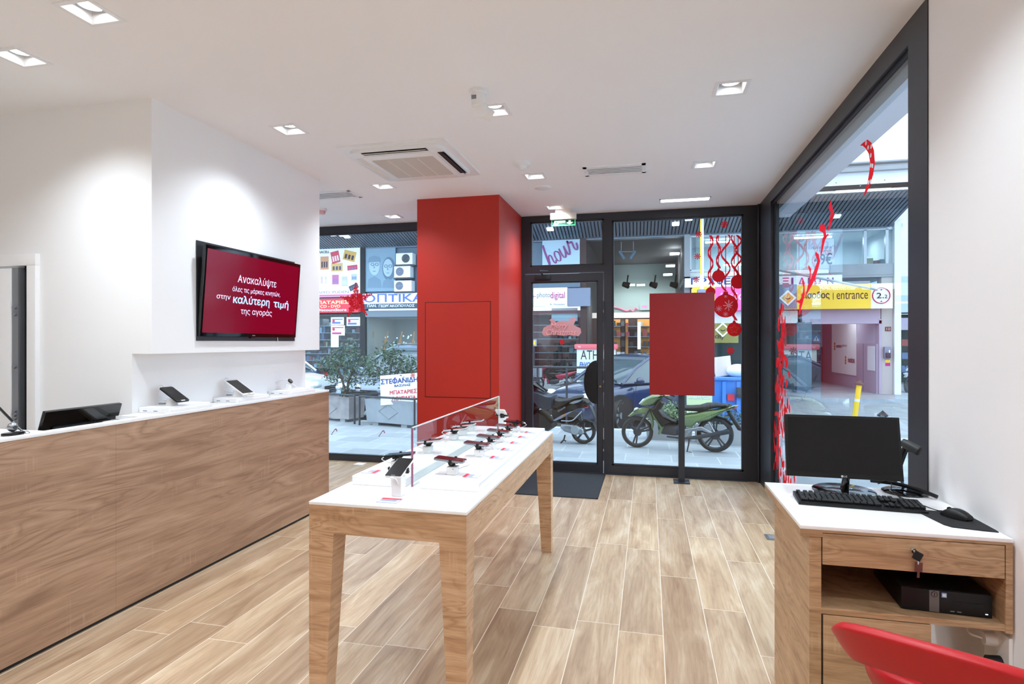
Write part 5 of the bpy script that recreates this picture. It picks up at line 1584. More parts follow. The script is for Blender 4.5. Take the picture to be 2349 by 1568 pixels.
    MB().box(a[0] + .12, FY - .125, a[3] - .2, a[2] - .04, FY - .115, a[3] - .1).build('screen', 'signwhite', t, smooth=False)
    for v0, v1, m, lab in ((825, 831, 'yellow', 'yellow sticker under the intercom box'), (832, 839, 'magenta', 'magenta sticker under the yellow sticker on the pier')):
        a = rect(2031, v0, 2042, v1, FY - .005); o = MB().box(a[0], FY - .006, a[1], a[2], FY, a[3]).build('pier_sticker', m, smooth=False); tag(recenter(o), lab, 'sticker')
    for i, (u0, v0, u1, v1, lab) in enumerate(((759, 727, 789, 745, 'paper notice at the upper left of the battery shop window'), (795, 727, 826, 747, 'paper notice at the upper right of the battery shop window'), (759, 746, 791, 769, 'wide paper notice with red print in the battery shop window'), (759, 769, 777, 796, 'narrow blank paper notice lowest in the battery shop window'))):
        t, fc = sign('paper_notice', lab, u0, v0, u1, v1, FY + .01, 'paper', 'notice', .008, group='notices in the battery shop window')
        if i < 3:
            k = MB(); a = rect(u0 + 3, v0 + 4, u1 - 3, v0 + 6, FY + .01); k.box(a[0], FY + .004, a[1], a[2], FY + .01, a[3]); a = rect(u0 + 3, v1 - 7, u1 - 8, v1 - 3, FY + .01); k.box(a[0], FY + .004, a[1], a[2], FY + .01, a[3]); k.build('print_block', 'signblue' if i != 2 else 'magenta', fc, smooth=False)
            c = aY(u0 + 6, v0 + 9, FY); k = MB(); k.prism(circle(.055, 14), (c.x, FY + .006, c.z), XD, ZD, YD, .006); k.build('red_roundel', 'cardred', fc)
    # outdoor units
    for (u0, v0, u1, v1, lab, fu) in ((908, 580, 946, 606, 'topmost of three air-conditioning units stacked beside the poster', .6), (904, 610, 941, 636, 'middle of three air-conditioning units stacked beside the poster', .35), (904, 643, 944, 668, 'lowest of three air-conditioning units stacked beside the poster', .3)):
        a = rect(u0, v0, u1, v1, FY - .35); w_, h_ = a[2] - a[0], a[3] - a[1]
        t = thing('outdoor_unit', lab, 'air conditioner', ((a[0] + a[2]) / 2, FY - .2, a[1]), group='stacked outdoor units')
        MB().box(a[0], FY - .35, a[1], a[2], FY - .02, a[3], .02).build('casing', 'white', t)
        c = Vector((a[0] + w_ * fu, FY - .352, a[1] + h_ * .52))
        k = MB(); k.prism(circle(h_ * .38, 24), c, XD, ZD, YD, .01); k.build('fan_grille', 'darkmetal' if fu > .5 else 'signgrey', t)
        k = MB(); [k.tube([(c.x + h_ * r * math.cos(2 * PI * i / 20), c.y - .008, c.z + h_ * r * math.sin(2 * PI * i / 20)) for i in range(20)], .006, n=4, closed=True) for r in (.12, .22, .32)]; k.build('guard_ring', 'steel', t)
        MB().box(a[0] - .05, FY - .3, a[1] - .05, a[2] + .05, FY - .02, a[1] - .01).build('bracket', 'darkmetal', t, smooth=False)
    # slim bracket arm over the entrance, raised barrier arms, hanging lamps
    a, b = aY(1772, 616, FY - 2.2), aY(2012, 664, FY - .6)
    o = MB().tube([a, b], .035, n=8).build('metal_arm', 'alu'); tag(recenter(o), 'thin sloping metal arm reaching over the garage entrance sign', 'pole')
    def barrier(u, v0, v1, Y, lab, kind):
        a = aY(u, v1, Y); b = aY(u, v0, Y); L = b.z - a.z
        t = thing('barrier_arm', lab, 'barrier', (a.x, Y, GZ), group='raised barrier arms')
        n = 5
        for i in range(n):
            z0, z1 = a.z + L * i / n, a.z + L * (i + 1) / n
            MB().box(a.x - .05, Y - .02, z0, a.x + .05, Y + .02, z1).build('arm_section', (('yellow', 'dark', 'paper', 'paper', 'paper') if kind else ('paper', 'yellow', 'yellow', 'yellow', 'yellow'))[i], t, smooth=False)
        if not kind: MB().box(a.x + .002, Y - .024, a.z, a.x + .054, Y + .024, b.z).build('white_side_strip', 'paper', t, smooth=False)
        MB().box(a.x - .13, Y - .15, GZ, a.x + .13, Y + .15, a.z, .02).build('post', 'signgrey', t)
    barrier(1466, 738, 842, 18.9, 'raised white, black and yellow barrier arm before the dark shop', True)
    barrier(1610, 490, 664, 18.6, 'tall raised yellow and white barrier arm before the garage exit', False)
    p0 = aY(1425, 520, FY + .8); p1 = aY(1453, 520, FY + .8); q0 = aY(1425, 577, FY + .8); q1 = aY(1453, 577, FY + .8)
    t = thing('hanging_spotlights', 'pair of pale spotlights hanging on a bar inside the dark shop', 'ceiling light', (q0 + q1) / 2)
    MB().tube([(p0.x, p0.y, 4.99), q0, q1, (p1.x, p1.y, 4.99)], .018, n=6).build('hanger', 'alu', t)
    for q, s in ((q0, 1), (q1, -1)): MB().cyl(q + Vector((-.06 * s, 0, .02)), q + Vector((.12 * s, -.05, -.27)), .05, .065, 12).build('spotlight', 'bluegrey', t)
    o = MB()
    o.tube([aY(u, v, FY + 6.9) for u, v in ((1404, 703), (1420, 706), (1438, 713), (1446, 709), (1452, 714), (1458, 705), (1464, 710))], .035, n=6)
    o = o.build('wall_lettering', mat('pink_script', (236, 120, 150), .4, emit=(240, 120, 150), estr=.4)); tag(o, 'pink wavy neon line on the grey back wall of the dark shop', 'sign')
    t, fc = sign('wall_sign', 'pink slanted capitals on the back wall behind the red panel', 1468, 695, 1494, 711, FY + 6.9, mat('grey_green_board', (152, 168, 168), .7), 'sign', .05, [('ME', 1471, 700, 1486, 706, 'pink', .02, .3)])
build_signs()


# ------------------------------------------------------------------ vehicles
def make_wheel(parent, c, r, w_, axis, spokes, name='wheel', rimm='steel', tyre='rubber', local=True, hub=.2, spw=.03, double=False):
    """tyre with a spoked rim; axis is the axle's direction"""
    ax = Vector(axis).normalized()
    up = Vector((0, 0, 1)); fx = up.cross(ax).normalized()
    c = Vector(c)
    P = lambda a, rr, o: c + fx * (rr * math.cos(a)) + up * (rr * math.sin(a)) + ax * o
    n = 36
    prof = [(r * .80, -w_ * .5), (r * .92, -w_ * .52), (r * .985, -w_ * .34), (r, 0), (r * .985, w_ * .34), (r * .92, w_ * .52), (r * .80, w_ * .5)]
    b = MB()
    b.loft([[P(2 * PI * i / n, pr, po) for pr, po in prof] for i in range(n + 1)])
    for s in (-1, 1): pass
    t = b.build(name, tyre, parent, world=not local, ang=50)
    k = MB()
    pr2 = [(r * .80, -w_ * .5), (r * .76, -w_ * .46), (r * .74, 0), (r * .76, w_ * .46), (r * .80, w_ * .5)]
    k.loft([[P(2 * PI * i / n, a, o) for a, o in pr2] for i in range(n + 1)])
    k.cyl(c - ax * w_ * .4, c + ax * w_ * .4, r * hub, n=16)
    for i in range(spokes):
        a = 2 * PI * i / spokes + .3
        for da in ((-.13, .13) if double else (0,)):
            p0 = P(a + da * 1.5, r * hub * .8, 0); p1 = P(a + da, r * .77, 0)
            d = (p1 - p0); L = d.length; d.normalize(); sd = ax.cross(d)
            R = Matrix((d, sd, ax)).transposed().to_4x4()
            k.obox((p0 + p1) / 2, (L, spw, w_ * .5), R)
    k.build('rim', rimm, t, world=not local)
    return t

def make_car(lab, loc, rz, paint, kind='hatch', logo=None, plate=None, steer=0.0):
    t = thing('car', lab, 'car', loc, (0, 0, rz), 'parked cars in the street')
    suv = kind == 'suv'
    H = 1.62 if suv else 1.44
    k_ = 1.1 if suv else 1.0
    st = [(2.05, .30, .48, .60), (2.02, .24, .62, .70), (1.92, .20, .70 * k_, .79), (1.55, .20, .80 * k_, .84), (1.05, .20, .89 * k_, .86), (.6, .20, .92 * k_, .87), (-.6, .20, .94 * k_, .87), (-1.4, .20, .96 * k_, .86), (-1.85, .22, .95 * k_, .82), (-2.0, .26, .90 * k_, .77), (-2.05, .32, .70, .72)]
    rows = []
    for x, zb, zt, hw in st:
        half = [(hw * .86, zb), (hw * .97, zb + .1), (hw, (zb + zt) / 2), (hw * .985, zt - .10), (hw * .90, zt - .015), (hw * .55, zt + .022), (0, zt + .035)]
        rows.append([(x, -y, z) for y, z in half] + [(x, y, z) for y, z in half[-2::-1]])
    b = MB().loft(rows, caps=True)
    body = b.build('body', paint, t, world=False, ang=50, sub=1)
    zb = .93 * k_
    base = [(1.12, .73), (.3, .80), (-.6, .81), (-1.5, .78), (-1.93, .66)]
    roof = [(.22, .54), (-.1, .575), (-.6, .59), (-1.2, .57), (-1.58 if not suv else -1.72, .52)]
    mid = [((a[0] + c[0]) / 2, (a[1] + c[1]) / 2 + .025) for a, c in zip(base, roof)]
    ring = lambda pts, z: [(x, -y, z) for x, y in pts] + [(x, y, z) for x, y in pts[::-1]]
    g = MB().loft([ring(base, zb - .03), ring(mid, (zb + H) / 2), ring(roof, H - .035)], closed_u=True, caps=True)
    g.build('windows', 'carglass', t, world=False, ang=40)
    r = MB()
    rr = [(x * 1.0, y * 1.02) for x, y in roof]
    r.loft([ring(rr, H - .05), ring([(x, y * .96) for x, y in rr], H - .005), ring([(x * .9 - .05, y * .6) for x, y in rr], H + .02)], closed_u=True, caps=True)
    r.build('roof', paint, t, world=False, ang=60)
    for s in (-1, 1):
        p = MB()
        p.tube([(1.14, s * .735, zb - .03), (.72, s * .665, (zb + H) / 2 + .01), (.2, s * .555, H - .03)], [.035, .03, .035], n=6)
        p.tube([(-.38, s * .815, zb - .03), (-.42, s * .725, (zb + H) / 2), (-.45, s * .595, H - .03)], .028, n=6)
        p.tube([(-1.35, s * .80, zb - .02), (-1.38, s * .70, (zb + H) / 2), (-1.3, s * .575, H - .03)], [.06, .05, .05], n=6)
        p.tube([(-1.9, s * .67, zb - .03), (-1.76, s * .62, (zb + H) / 2), (-1.56, s * .54, H - .03)], [.07, .06, .05], n=6)
        p.tube([(1.14, s * .74, zb - .02), (.3, s * .815, zb - .015), (-.6, s * .825, zb - .01), (-1.5, s * .795, zb)], .022, n=6)
        p.build('window_pillar', paint, t, world=False)
        m = MB().sph((.86, s * .95, zb + .04), .085, (.7, 1.2, .8)); m.cyl((.88, s * .82, zb), (.86, s * .93, zb + .03), .025, n=8); m.build('door_mirror', paint, t, world=False)
        MB().sph((1.86, s * .60, .66 * k_), .16, (.75, 1.15, .62), n=18).build('headlamp', 'lens', t, world=False)
        MB().box(-2.04, s * .5, .72, -1.9, s * .74, .9, .02).build('tail_lamp', 'cardred', t, world=False)
        MB().obox((-.12, s * .872, .78 * k_), (.18, .03, .03), None, .01).obox((-.95, s * .866, .80 * k_), (.18, .03, .03), None, .01).build('door_handle', 'chrome', t, world=False)
        MB().tube([(.98, s * .872, .34), (.93, s * .876, .7 * k_), (.86, s * .845, zb - .03)], .006, n=4).tube([(-.35, s * .878, .3), (-.36, s * .884, zb - .06)], .006, n=4).build('door_line', 'frame2', t, world=False)
        for x in (1.3, -1.28):
            MB().cyl((x, s * .72, .33), (x, s * .868, .33), .385, n=36).build('wheel_arch', 'frame2', t, world=False)
            a = steer if x > 0 else 0
            make_wheel(t, (x, s * .80, .315), .315, .19, (-math.sin(a) * s, math.cos(a) * s, 0), 7, spw=.05)
    MB().box(2.0, -.46, .50 * k_, 2.062, .46, .64 * k_, .02).build('grille', 'frame2', t, world=False)
    kk = MB()
    for i in range(3): kk.box(2.055, -.44, (.525 + i * .04) * k_, 2.07, .44, (.535 + i * .04) * k_)
    kk.build('grille_bar', 'chrome', t, world=False)
    MB().box(1.96, -.62, .27, 2.06, .62, .40, .03).build('lower_intake', 'frame2', t, world=False)
    MB().box(2.06, -.26, .40, 2.075, .26, .50).build('number_plate', 'numberplate', t, world=False)
    if plate:
        k = MB(); letters(k, plate, (2.077, 0, .45), -(-YD), ZD, width=.42, height=.07, bold=.02, center=True); k.build('plate_lettering', 'ink', t, world=False, normals=False, smooth=False)
    if logo:
        MB().lathe([(0, 0), (.085, 0), (.085, .006), (.08, .011), (0, .012)], (2.06, 0, .68 * k_), axis='X').build('badge', 'chrome', t, world=False)
        k = MB(); letters(k, logo, (2.077, 0, .68 * k_), YD, ZD, width=.12, height=.05, bold=.02, center=True); k.build('badge_lettering', 'ink', t, world=False, normals=False, smooth=False)
    if suv:
        for s in (-1, 1): MB().tube([(.1, s * .56, H), (0, s * .56, H + .05), (-1.4, s * .55, H + .05), (-1.5, s * .55, H)], .02, n=6).build('roof_rail', 'alu', t, world=False)
    for y in (-.25, .28):
        MB().tube([(1.1, y + .25, zb + .01), (.95, y - .1, zb + .10), (.88, y - .28, zb + .15)], .012, n=5).build('wiper', 'frame2', t, world=False)
    return t

def car_paint(name, c):
    k = NT(name)
    k.b.inputs['Base Color'].default_value = lin(c); k.b.inputs['Roughness'].default_value = .28; k.b.inputs['Metallic'].default_value = .25
    k.b.inputs['Coat Weight'].default_value = 1.0; k.b.inputs['Coat Roughness'].default_value = .03
    return k.m
def head(h): return math.atan2(h[1], h[0])
hb = Vector((-.70, -.71, 0)); lb = Vector((.71, -.70, 0))
fl = aZ(1418, 990, RZ)
cb = fl - hb * 1.3 - lb * .80
make_car('dark blue hatchback behind the two motorcycles, seen through the glass door', (cb.x, cb.y, RZ), head(hb), car_paint('dark_blue_metallic', (26, 44, 80)), steer=.35)
hk = Vector((-.22, -.975, 0)).normalized()
nose = aY(822, 900, 11.25)
ck = Vector((nose.x, 11.25, 0)) - hk * 2.05
make_car('silver-blue car with its grille facing the left shop window, behind the planters', (ck.x, ck.y, RZ), head(hk), car_paint('silver_blue_metallic', (112, 130, 152)), 'suv', 'KIA', 'IHP-3568')
make_car('white car standing side-on at the left end of the left shop window', (-9.3, 12.4, RZ), 0.06, car_paint('white_car_paint', (206, 212, 218)), 'suv')

def make_moped(lab, front, rear, body, k, wr=.185, wf=.165):
    """step-through motorcycle: outline points in (px, py) of a side view, k metres per px, ground at py 1085"""
    front, rear = Vector(front), Vector(rear)
    d = (rear - front); ang = math.atan2(d.y, d.x)
    xf, xr = (380 - 790) * k, (1190 - 790) * k
    o = front - d.normalized() * xf
    t = thing('motorcycle', lab, 'motorcycle', (o.x, o.y, front.z), (0, 0, ang), 'motorcycles outside')
    X = lambda px: (px - 790) * k
    Z = lambda py: (1085 - py) * k
    def pz(pts): return [(X(a), Z(b)) for a, b in pts]
    def slab(name, pts, wd, m, y=0.0, bev=.01):
        return MB().pillow(pz(pts), (0, y, 0), XD, ZD, YD, wd, min(.035, wd * .2) if bev > .006 else .004).build(name, m, t, world=False, ang=50)
    rw, fw = 186 * k, 172 * k
    make_wheel(t, (X(380), 0, fw), fw, .075, (.22, -1, 0), 3, rimm='darkmetal', spw=.022, double=True, hub=.26)
    make_wheel(t, (X(1190), 0, rw), rw, .09, (0, -1, 0), 5, rimm='darkmetal', spw=.022, double=True, hub=.28)
    slab('front_mudguard', [(275, 745), (330, 690), (400, 650), (470, 630), (520, 640), (535, 690), (555, 760), (560, 830), (545, 890), (530, 860), (525, 790), (500, 735), (440, 712), (360, 722), (300, 752)], .09, body)
    slab('front_fairing', [(405, 590), (470, 530), (540, 495), (640, 490), (730, 492), (725, 520), (640, 530), (610, 560), (570, 610), (480, 628), (415, 615)], .17, body)
    slab('headlamp', [(395, 600), (440, 545), (480, 535), (440, 590), (405, 612)], .13, 'lens')
    slab('front_indicator', [(338, 690), (350, 650), (372, 640), (395, 652), (385, 672)], .20, 'lens')
    slab('leg_shield', [(560, 620), (600, 560), (645, 535), (680, 580), (640, 650), (690, 720), (760, 760), (820, 770), (820, 800), (740, 800), (700, 820), (650, 850), (600, 790), (540, 690), (520, 650)], .30, 'black')
    slab('engine_cover', [(600, 790), (700, 800), (860, 790), (900, 830), (880, 900), (790, 935), (700, 930), (620, 920), (600, 860)], .18, 'darkmetal', bev=.02)
    slab('lower_cowl', [(520, 640), (590, 640), (700, 790), (640, 930), (600, 930), (620, 850), (540, 720)], .24, body, bev=.02)
    slab('seat', [(780, 605), (860, 600), (950, 598), (1040, 590), (1110, 565), (1200, 560), (1290, 568), (1325, 580), (1310, 605), (1200, 620), (1120, 640), (1040, 665), (900, 660), (800, 645)], .22, 'frame2', bev=.02)
    slab('tail_fairing', [(790, 720), (880, 690), (1000, 670), (1060, 650), (1200, 625), (1320, 595), (1420, 578), (1390, 610), (1300, 650), (1210, 700), (1130, 750), (1010, 780), (960, 835), (880, 830), (800, 770)], .20, body, bev=.015)
    slab('tail_lamp', [(1370, 600), (1425, 578), (1400, 615), (1360, 630)], .12, 'cardred')
    slab('rear_mudguard', [(1200, 700), (1300, 720), (1370, 790), (1350, 800), (1290, 745), (1200, 722)], .08, 'black')
    slab('plate_hanger', [(1300, 650), (1340, 640), (1460, 830), (1440, 850), (1410, 840)], .10, 'frame2')
    for y in (-.09, .09):
        MB().cyl((X(1125), y, Z(760)), (X(1195), y, Z(890)), .014, n=10).build('shock_absorber', 'steel', t, world=False)
        MB().cyl((X(515), y * .8, Z(650)), (X(385), y * .8, Z(885)), .018, n=10).build('fork_leg', 'darkmetal', t, world=False)
    slab('swing_arm', [(880, 850), (960, 830), (1060, 810), (1200, 880), (1190, 910), (1060, 860), (960, 870), (900, 930)], .06, 'steel', y=-.08)
    MB().tube([(X(700), -.08, Z(940)), (X(860), -.09, Z(950)), (X(1000), -.10, Z(930)), (X(1330), -.11, Z(850))], [.012, .014, .03, .035], n=10).build('exhaust', 'darkmetal', t, world=False)
    MB().tube([(X(930), -.06, Z(930)), (X(925), -.1, Z(1010)), (X(910), -.13, Z(1085)), (X(960), -.16, Z(1088))], .011, n=8).build('kick_stand', 'frame2', t, world=False)
    MB().tube([(X(700), -.29, Z(500)), (X(670), -.2, Z(485)), (X(620), 0, Z(490)), (X(670), .2, Z(485)), (X(700), .29, Z(500))], .011, n=8).build('handlebar', 'frame2', t, world=False)
    for s in (-1, 1):
        MB().cyl((X(700), s * .29, Z(500)), (X(760), s * .33, Z(530)), .016, n=10).build('grip', 'frame2', t, world=False)
        m = MB().cyl((X(650), s * .2, Z(488)), (X(640), s * .26, Z(400)), .005, n=6).sph((X(640), s * .28, Z(385)), .05, (.35, 1, .7), n=12); m.build('mirror', 'black', t, world=False)
    MB().tube([(X(1180), -.1, Z(600)), (X(1330), -.1, Z(585)), (X(1350), 0, Z(580)), (X(1330), .1, Z(585)), (X(1180), .1, Z(600))], .009, n=6).build('grab_rail', 'frame2', t, world=False)
    return t
gr = mat('moss_green_paint', (104, 124, 78), .28, coat=.8)
make_moped('green step-through motorcycle on the pavement behind the red panel on a post', aZ(1462, 1025.5, GZ), aZ(1638, 1036, GZ), gr, .001377)
make_moped('small red motorcycle across the street before the photo shop', Vector((aY(1232, 880, 18.7).x, 18.7, GZ)), Vector((aY(1296, 880, 18.7).x, 18.9, GZ)), mat('wine_red_paint', (150, 30, 60), .3, coat=.8), .00142)
make_moped('motorcycle parked at the far right beyond the white corner pier', Vector((8.0, 20.8, GZ)), Vector((8.9, 21.6, GZ)), mat('silver_grey_paint', (150, 160, 168), .3, coat=.8), .00142)

def make_scooter(lab, rearp, k):
    """big black scooter; side-view points as above, ground at py 1415, rear wheel at px 905"""
    o = Vector(rearp)
    t = thing('scooter', lab, 'scooter', o, (0, 0, math.radians(-6)))
    X = lambda px: (px - 905) * k
    Z = lambda py: (1415 - py) * k
    def slab(name, pts, wd, m, y=0.0, bev=.012): return MB().pillow([(X(a), Z(b)) for a, b in pts], (0, y, 0), XD, ZD, YD, wd, min(.03, wd * .2) if bev > .006 else .003).build(name, m, t, world=False, ang=50)
    r = 185 * k
    make_wheel(t, (0, 0, r), r, .11, (0, -1, 0), 5, rimm='darkmetal', spw=.03, hub=.22)
    make_wheel(t, (X(905 - 1180), 0, r), r, .10, (.15, -1, 0), 5, rimm='darkmetal', spw=.03, hub=.22)
    slab('seat', [(440, 880), (470, 790), (480, 745), (560, 755), (680, 740), (780, 705), (890, 690), (910, 715), (870, 745), (760, 780), (720, 810), (640, 860), (540, 900)], .30, 'frame2', bev=.02)
    slab('side_panel', [(440, 880), (540, 890), (720, 810), (900, 745), (960, 760), (940, 880), (830, 900), (700, 960), (560, 1050), (470, 1075), (430, 1010)], .28, 'black', bev=.02)
    slab('tail', [(880, 720), (960, 740), (1010, 790), (990, 850), (900, 850), (870, 800)], .24, 'black', bev=.02)
    slab('tail_lamp', [(900, 850), (945, 830), (985, 850), (970, 880), (920, 880)], .20, 'cardred')
    slab('chrome_trim', [(715, 805), (790, 765), (880, 745), (915, 752), (860, 790), (770, 815)], .30, 'alu', bev=.005)
    slab('lower_trim', [(465, 1070), (600, 985), (720, 930), (780, 915), (700, 960), (580, 1045), (500, 1078)], .31, 'signgrey', bev=.004)
    slab('side_reflector', [(592, 1000), (655, 962), (660, 978), (600, 1016)], .325, 'amber', bev=.002)
    slab('foot_board', [(130, 1010), (230, 930), (350, 1000), (430, 1080), (470, 1100), (480, 1180), (380, 1250), (230, 1240), (60, 1160)], .34, 'black', bev=.02)
    slab('front_apron', [(-60, 640), (60, 540), (140, 560), (230, 720), (200, 900), (160, 1060), (20, 1120), (-80, 960)], .36, 'black', bev=.03)
    slab('leg_cover', [(150, 640), (240, 640), (380, 690), (470, 700), (480, 900), (380, 940), (240, 900), (160, 800)], .42, mat('black_waterproof_cloth', (34, 40, 52), .35, vary=.3, vscale=9), bev=.04)
    slab('front_mudguard', [(-420, 1120), (-330, 1040), (-200, 1030), (-130, 1080), (-160, 1130), (-300, 1090)], .14, 'black')
    slab('engine_case', [(590, 1120), (700, 1120), (830, 1130), (930, 1180), (945, 1240), (900, 1265), (760, 1260), (640, 1230), (580, 1180)], .08, 'steel', y=-.12, bev=.015)
    MB().cyl((X(812), -.155, Z(1200)), (X(812), -.185, Z(1200)), 72 * k, 60 * k, 24).build('clutch_cover', 'alu', t, world=False)
    for a, b in (((870, 950), (900, 1060)),): MB().cyl((X(a[0]), -.11, Z(a[1])), (X(b[0]), -.11, Z(b[1])), .03, n=12).build('shock_absorber', 'darkmetal', t, world=False)
    MB().tube(bez([(X(595), -.14, Z(1070)), (X(760), -.16, Z(1060)), (X(850), -.15, Z(980)), (X(905), -.13, Z(920))], 6), .009, n=8).build('kick_lever', 'alu', t, world=False)
    slab('rear_mudguard', [(890, 1060), (960, 1050), (1060, 1090), (1105, 1180), (1090, 1190), (1040, 1110), (960, 1080)], .13, 'black')
    slab('plate_hanger', [(1000, 830), (1040, 860), (1110, 1040), (1090, 1080), (1050, 1000)], .1, 'darkmetal')
    MB().tube([(X(640), -.08, Z(1290)), (X(625), -.1, Z(1360)), (X(580), -.12, Z(1410))], .012, n=8).tube([(X(625), -.1, Z(1365)), (X(660), -.1, Z(1380))], .01, n=6).build('stand', 'frame2', t, world=False)
    MB().tube([(X(60), -.34, Z(600)), (X(150), -.2, Z(560)), (X(100), 0, Z(540)), (X(150), .2, Z(560)), (X(60), .34, Z(600))], .012, n=8).build('handlebar', 'frame2', t, world=False)
    slab('dash_cowl', [(90, 640), (180, 625), (300, 670), (380, 690), (260, 720), (160, 690)], .22, 'alu', bev=.01)
    slab('windscreen_base', [(110, 500), (170, 510), (240, 570), (340, 640), (330, 660), (180, 600), (110, 560)], .26, 'gloss', bev=.01)
    k2 = MB(); letters(k2, 'Grande', (X(550), -.1425, Z(942)), Vector((.86, 0, .5)), Vector((-.5, 0, .86)), width=.14, height=.035, bold=.01, shear=.3); k2.build('side_lettering', 'alu', t, world=False, normals=False)
    return t
make_scooter('big black scooter close behind the glass door', aZ(1338.5, 1016.5, GZ), .00105)

# ------------------------------------------------------------------ greenery and street furniture
def foliage(blobs, n, size, seed, m):
    rnd = random.Random(seed)
    mb = MB()
    for c, r in blobs:
        for _ in range(int(n * r ** 2 / .12)):
            d = Vector((rnd.gauss(0, 1), rnd.gauss(0, 1), rnd.gauss(0, 1))).normalized()
            p = Vector(c) + Vector((d.x * r, d.y * r, d.z * r * .85)) * (rnd.random() ** .4)
            a = Vector((rnd.gauss(0, 1), rnd.gauss(0, 1), rnd.gauss(-.4, .6))).normalized()
            b = a.cross(Vector((rnd.gauss(0, 1), rnd.gauss(0, 1), rnd.gauss(0, 1)))).normalized()
            L = size * (.7 + .6 * rnd.random()); W_ = L * .42
            mb.face([p, p + a * L * .5 + b * W_ * .5, p + a * L, p + a * L * .5 - b * W_ * .5])
    return mb
def planter(name, loc, rz, L, D, H, m, lab, diamond=True, feet=True, group=None):
    t = thing(name, lab, 'planter', loc, (0, 0, rz), group)
    z0 = .06 if feet else 0
    b = MB(); e = .03
    b.loft([[(-L / 2 + e, -D / 2 + e, z0), (L / 2 - e, -D / 2 + e, z0), (L / 2 - e, D / 2 - e, z0), (-L / 2 + e, D / 2 - e, z0)], [(-L / 2, -D / 2, H), (L / 2, -D / 2, H), (L / 2, D / 2, H), (-L / 2, D / 2, H)],
            [(-L / 2 + .04, -D / 2 + .04, H), (L / 2 - .04, -D / 2 + .04, H), (L / 2 - .04, D / 2 - .04, H), (-L / 2 + .04, D / 2 - .04, H)], [(-L / 2 + .04, -D / 2 + .04, H - .06), (L / 2 - .04, -D / 2 + .04, H - .06), (L / 2 - .04, D / 2 - .04, H - .06), (-L / 2 + .04, D / 2 - .04, H - .06)]], closed_u=True, caps=True)
    b.build('trough', m, t, world=False, smooth=False)
    MB().box(-L / 2 + .05, -D / 2 + .05, H - .07, L / 2 - .05, D / 2 - .05, H - .05).build('soil', 'soil', t, world=False, smooth=False)
    if feet: MB().box(-L * .36, -D * .4, 0, -L * .24, D * .4, z0).box(L * .24, -D * .4, 0, L * .36, D * .4, z0).build('foot', 'grey_facade', t, world=False, smooth=False)
    if diamond:
        k = MB(); w_, h_ = L * .2, H * .28; zc = (H + z0) / 2; sl = -(D / 2 + .004 - e * .5)
        pts = [(-w_, sl, zc), (0, sl - .004, zc + h_), (w_, sl, zc), (0, sl + .008, zc - h_)]
        k.tube(pts, .006, n=4, closed=True); k.build('diamond_moulding', 'grey_facade', t, world=False)
    return t
def shrub(name, lab, base, h, blobs, seed, n=170, size=.075, m='leaf', trunk=True):
    t = thing(name, lab, 'shrub', base, group=None)
    rnd = random.Random(seed)
    if trunk:
        k = MB()
        for i in range(4):
            a = rnd.random() * 6.28
            k.tube([(rnd.uniform(-.04, .04), rnd.uniform(-.03, .03), 0), (.07 * math.cos(a), .05 * math.sin(a), h * .35), (.24 * math.cos(a), .15 * math.sin(a), h * .7)], [.028, .02, .008], n=6)
        k.build('stem', 'bark', t, world=False)
    foliage(blobs, n, size, seed, m).build('foliage', m, t, world=False, smooth=False, normals=False)
    return t
ang = math.radians(-15)
p1 = aZ(889, 979, GZ); 
planter('planter', (p1.x + .05, p1.y + .27, GZ), ang, 1.15, .48, .50, mat('pale_grey_concrete', (156, 162, 170), .8, vary=.06), 'pale grey concrete planter with a diamond outline, nearest the red pillar')
p2 = aZ(760, 966, GZ)
planter('planter', (p2.x - .02, p2.y + .27, GZ), ang, 1.1, .48, .50, mat('stained_concrete', (150, 144, 146), .85, vary=.25, vscale=5), 'stained concrete planter half hidden by the end of the sales counter')
shrub('potted_shrub', 'leafy dark green shrub in the planter nearest the red pillar', (p1.x - .15, p1.y + .3, GZ + .45), 1.0,
      [((-.1, 0, .75), .34), ((.28, .05, .78), .30), ((.62, .02, .66), .27), ((-.32, 0, .5), .22), ((.05, .03, 1.0), .24), ((.4, 0, .5), .25), ((.75, 0, .5), .2), ((-.05, 0, .35), .15)], 3, 420, .07)
shrub('potted_shrub', 'leafy shrub in the stained planter beside the counter end', (p2.x + .15, p2.y + .3, GZ + .45), 1.0,
      [((-.05, 0, .75), .36), ((-.42, .05, .72), .26), ((.38, .02, .72), .27), ((.1, 0, 1.0), .24), ((-.25, 0, .45), .24), ((.2, 0, .42), .22), ((0, 0, .15), .16)], 5, 420, .07)
def railing(lab, pts, h, posts):
    t = thing('railing', lab, 'railing', (pts[0][0], pts[0][1], GZ), group='dark pavement railings')
    MB().tube([(x, y, GZ + h) for x, y in pts], .02, n=8).build('top_rail', 'darkmetal', t)
    for x, y in posts: MB().tube([(x, y, GZ), (x, y, GZ + h)], .02, n=8).build('post', 'darkmetal', t)
ca, sa = math.cos(ang), math.sin(ang)
for p, lab in ((p1, 'dark tubular rail around the planter nearest the red pillar'), (p2, 'dark tubular rail around the stained planter')):
    q = lambda a, b: (p.x + a * ca - b * sa, p.y + a * sa + b * ca)
    railing(lab, [q(-.64, .6), q(-.64, -.06), q(.68, -.06), q(.68, .6)], .56, [q(-.64, .6), q(-.64, -.06), q(.68, -.06), q(.68, .6)])
a, b = aZ(1205, 985, GZ), aZ(1372, 985, GZ)
Yr = 10.5
xs_ = [aY(u, 850, Yr).x for u in (1150, 1233 , 1300, 1366)]
railing('thin dark guard rail behind the black scooter', [(xs_[0], Yr), (xs_[-1], Yr)], aY(1300, 842, Yr).z - GZ, [(x, Yr) for x in xs_])
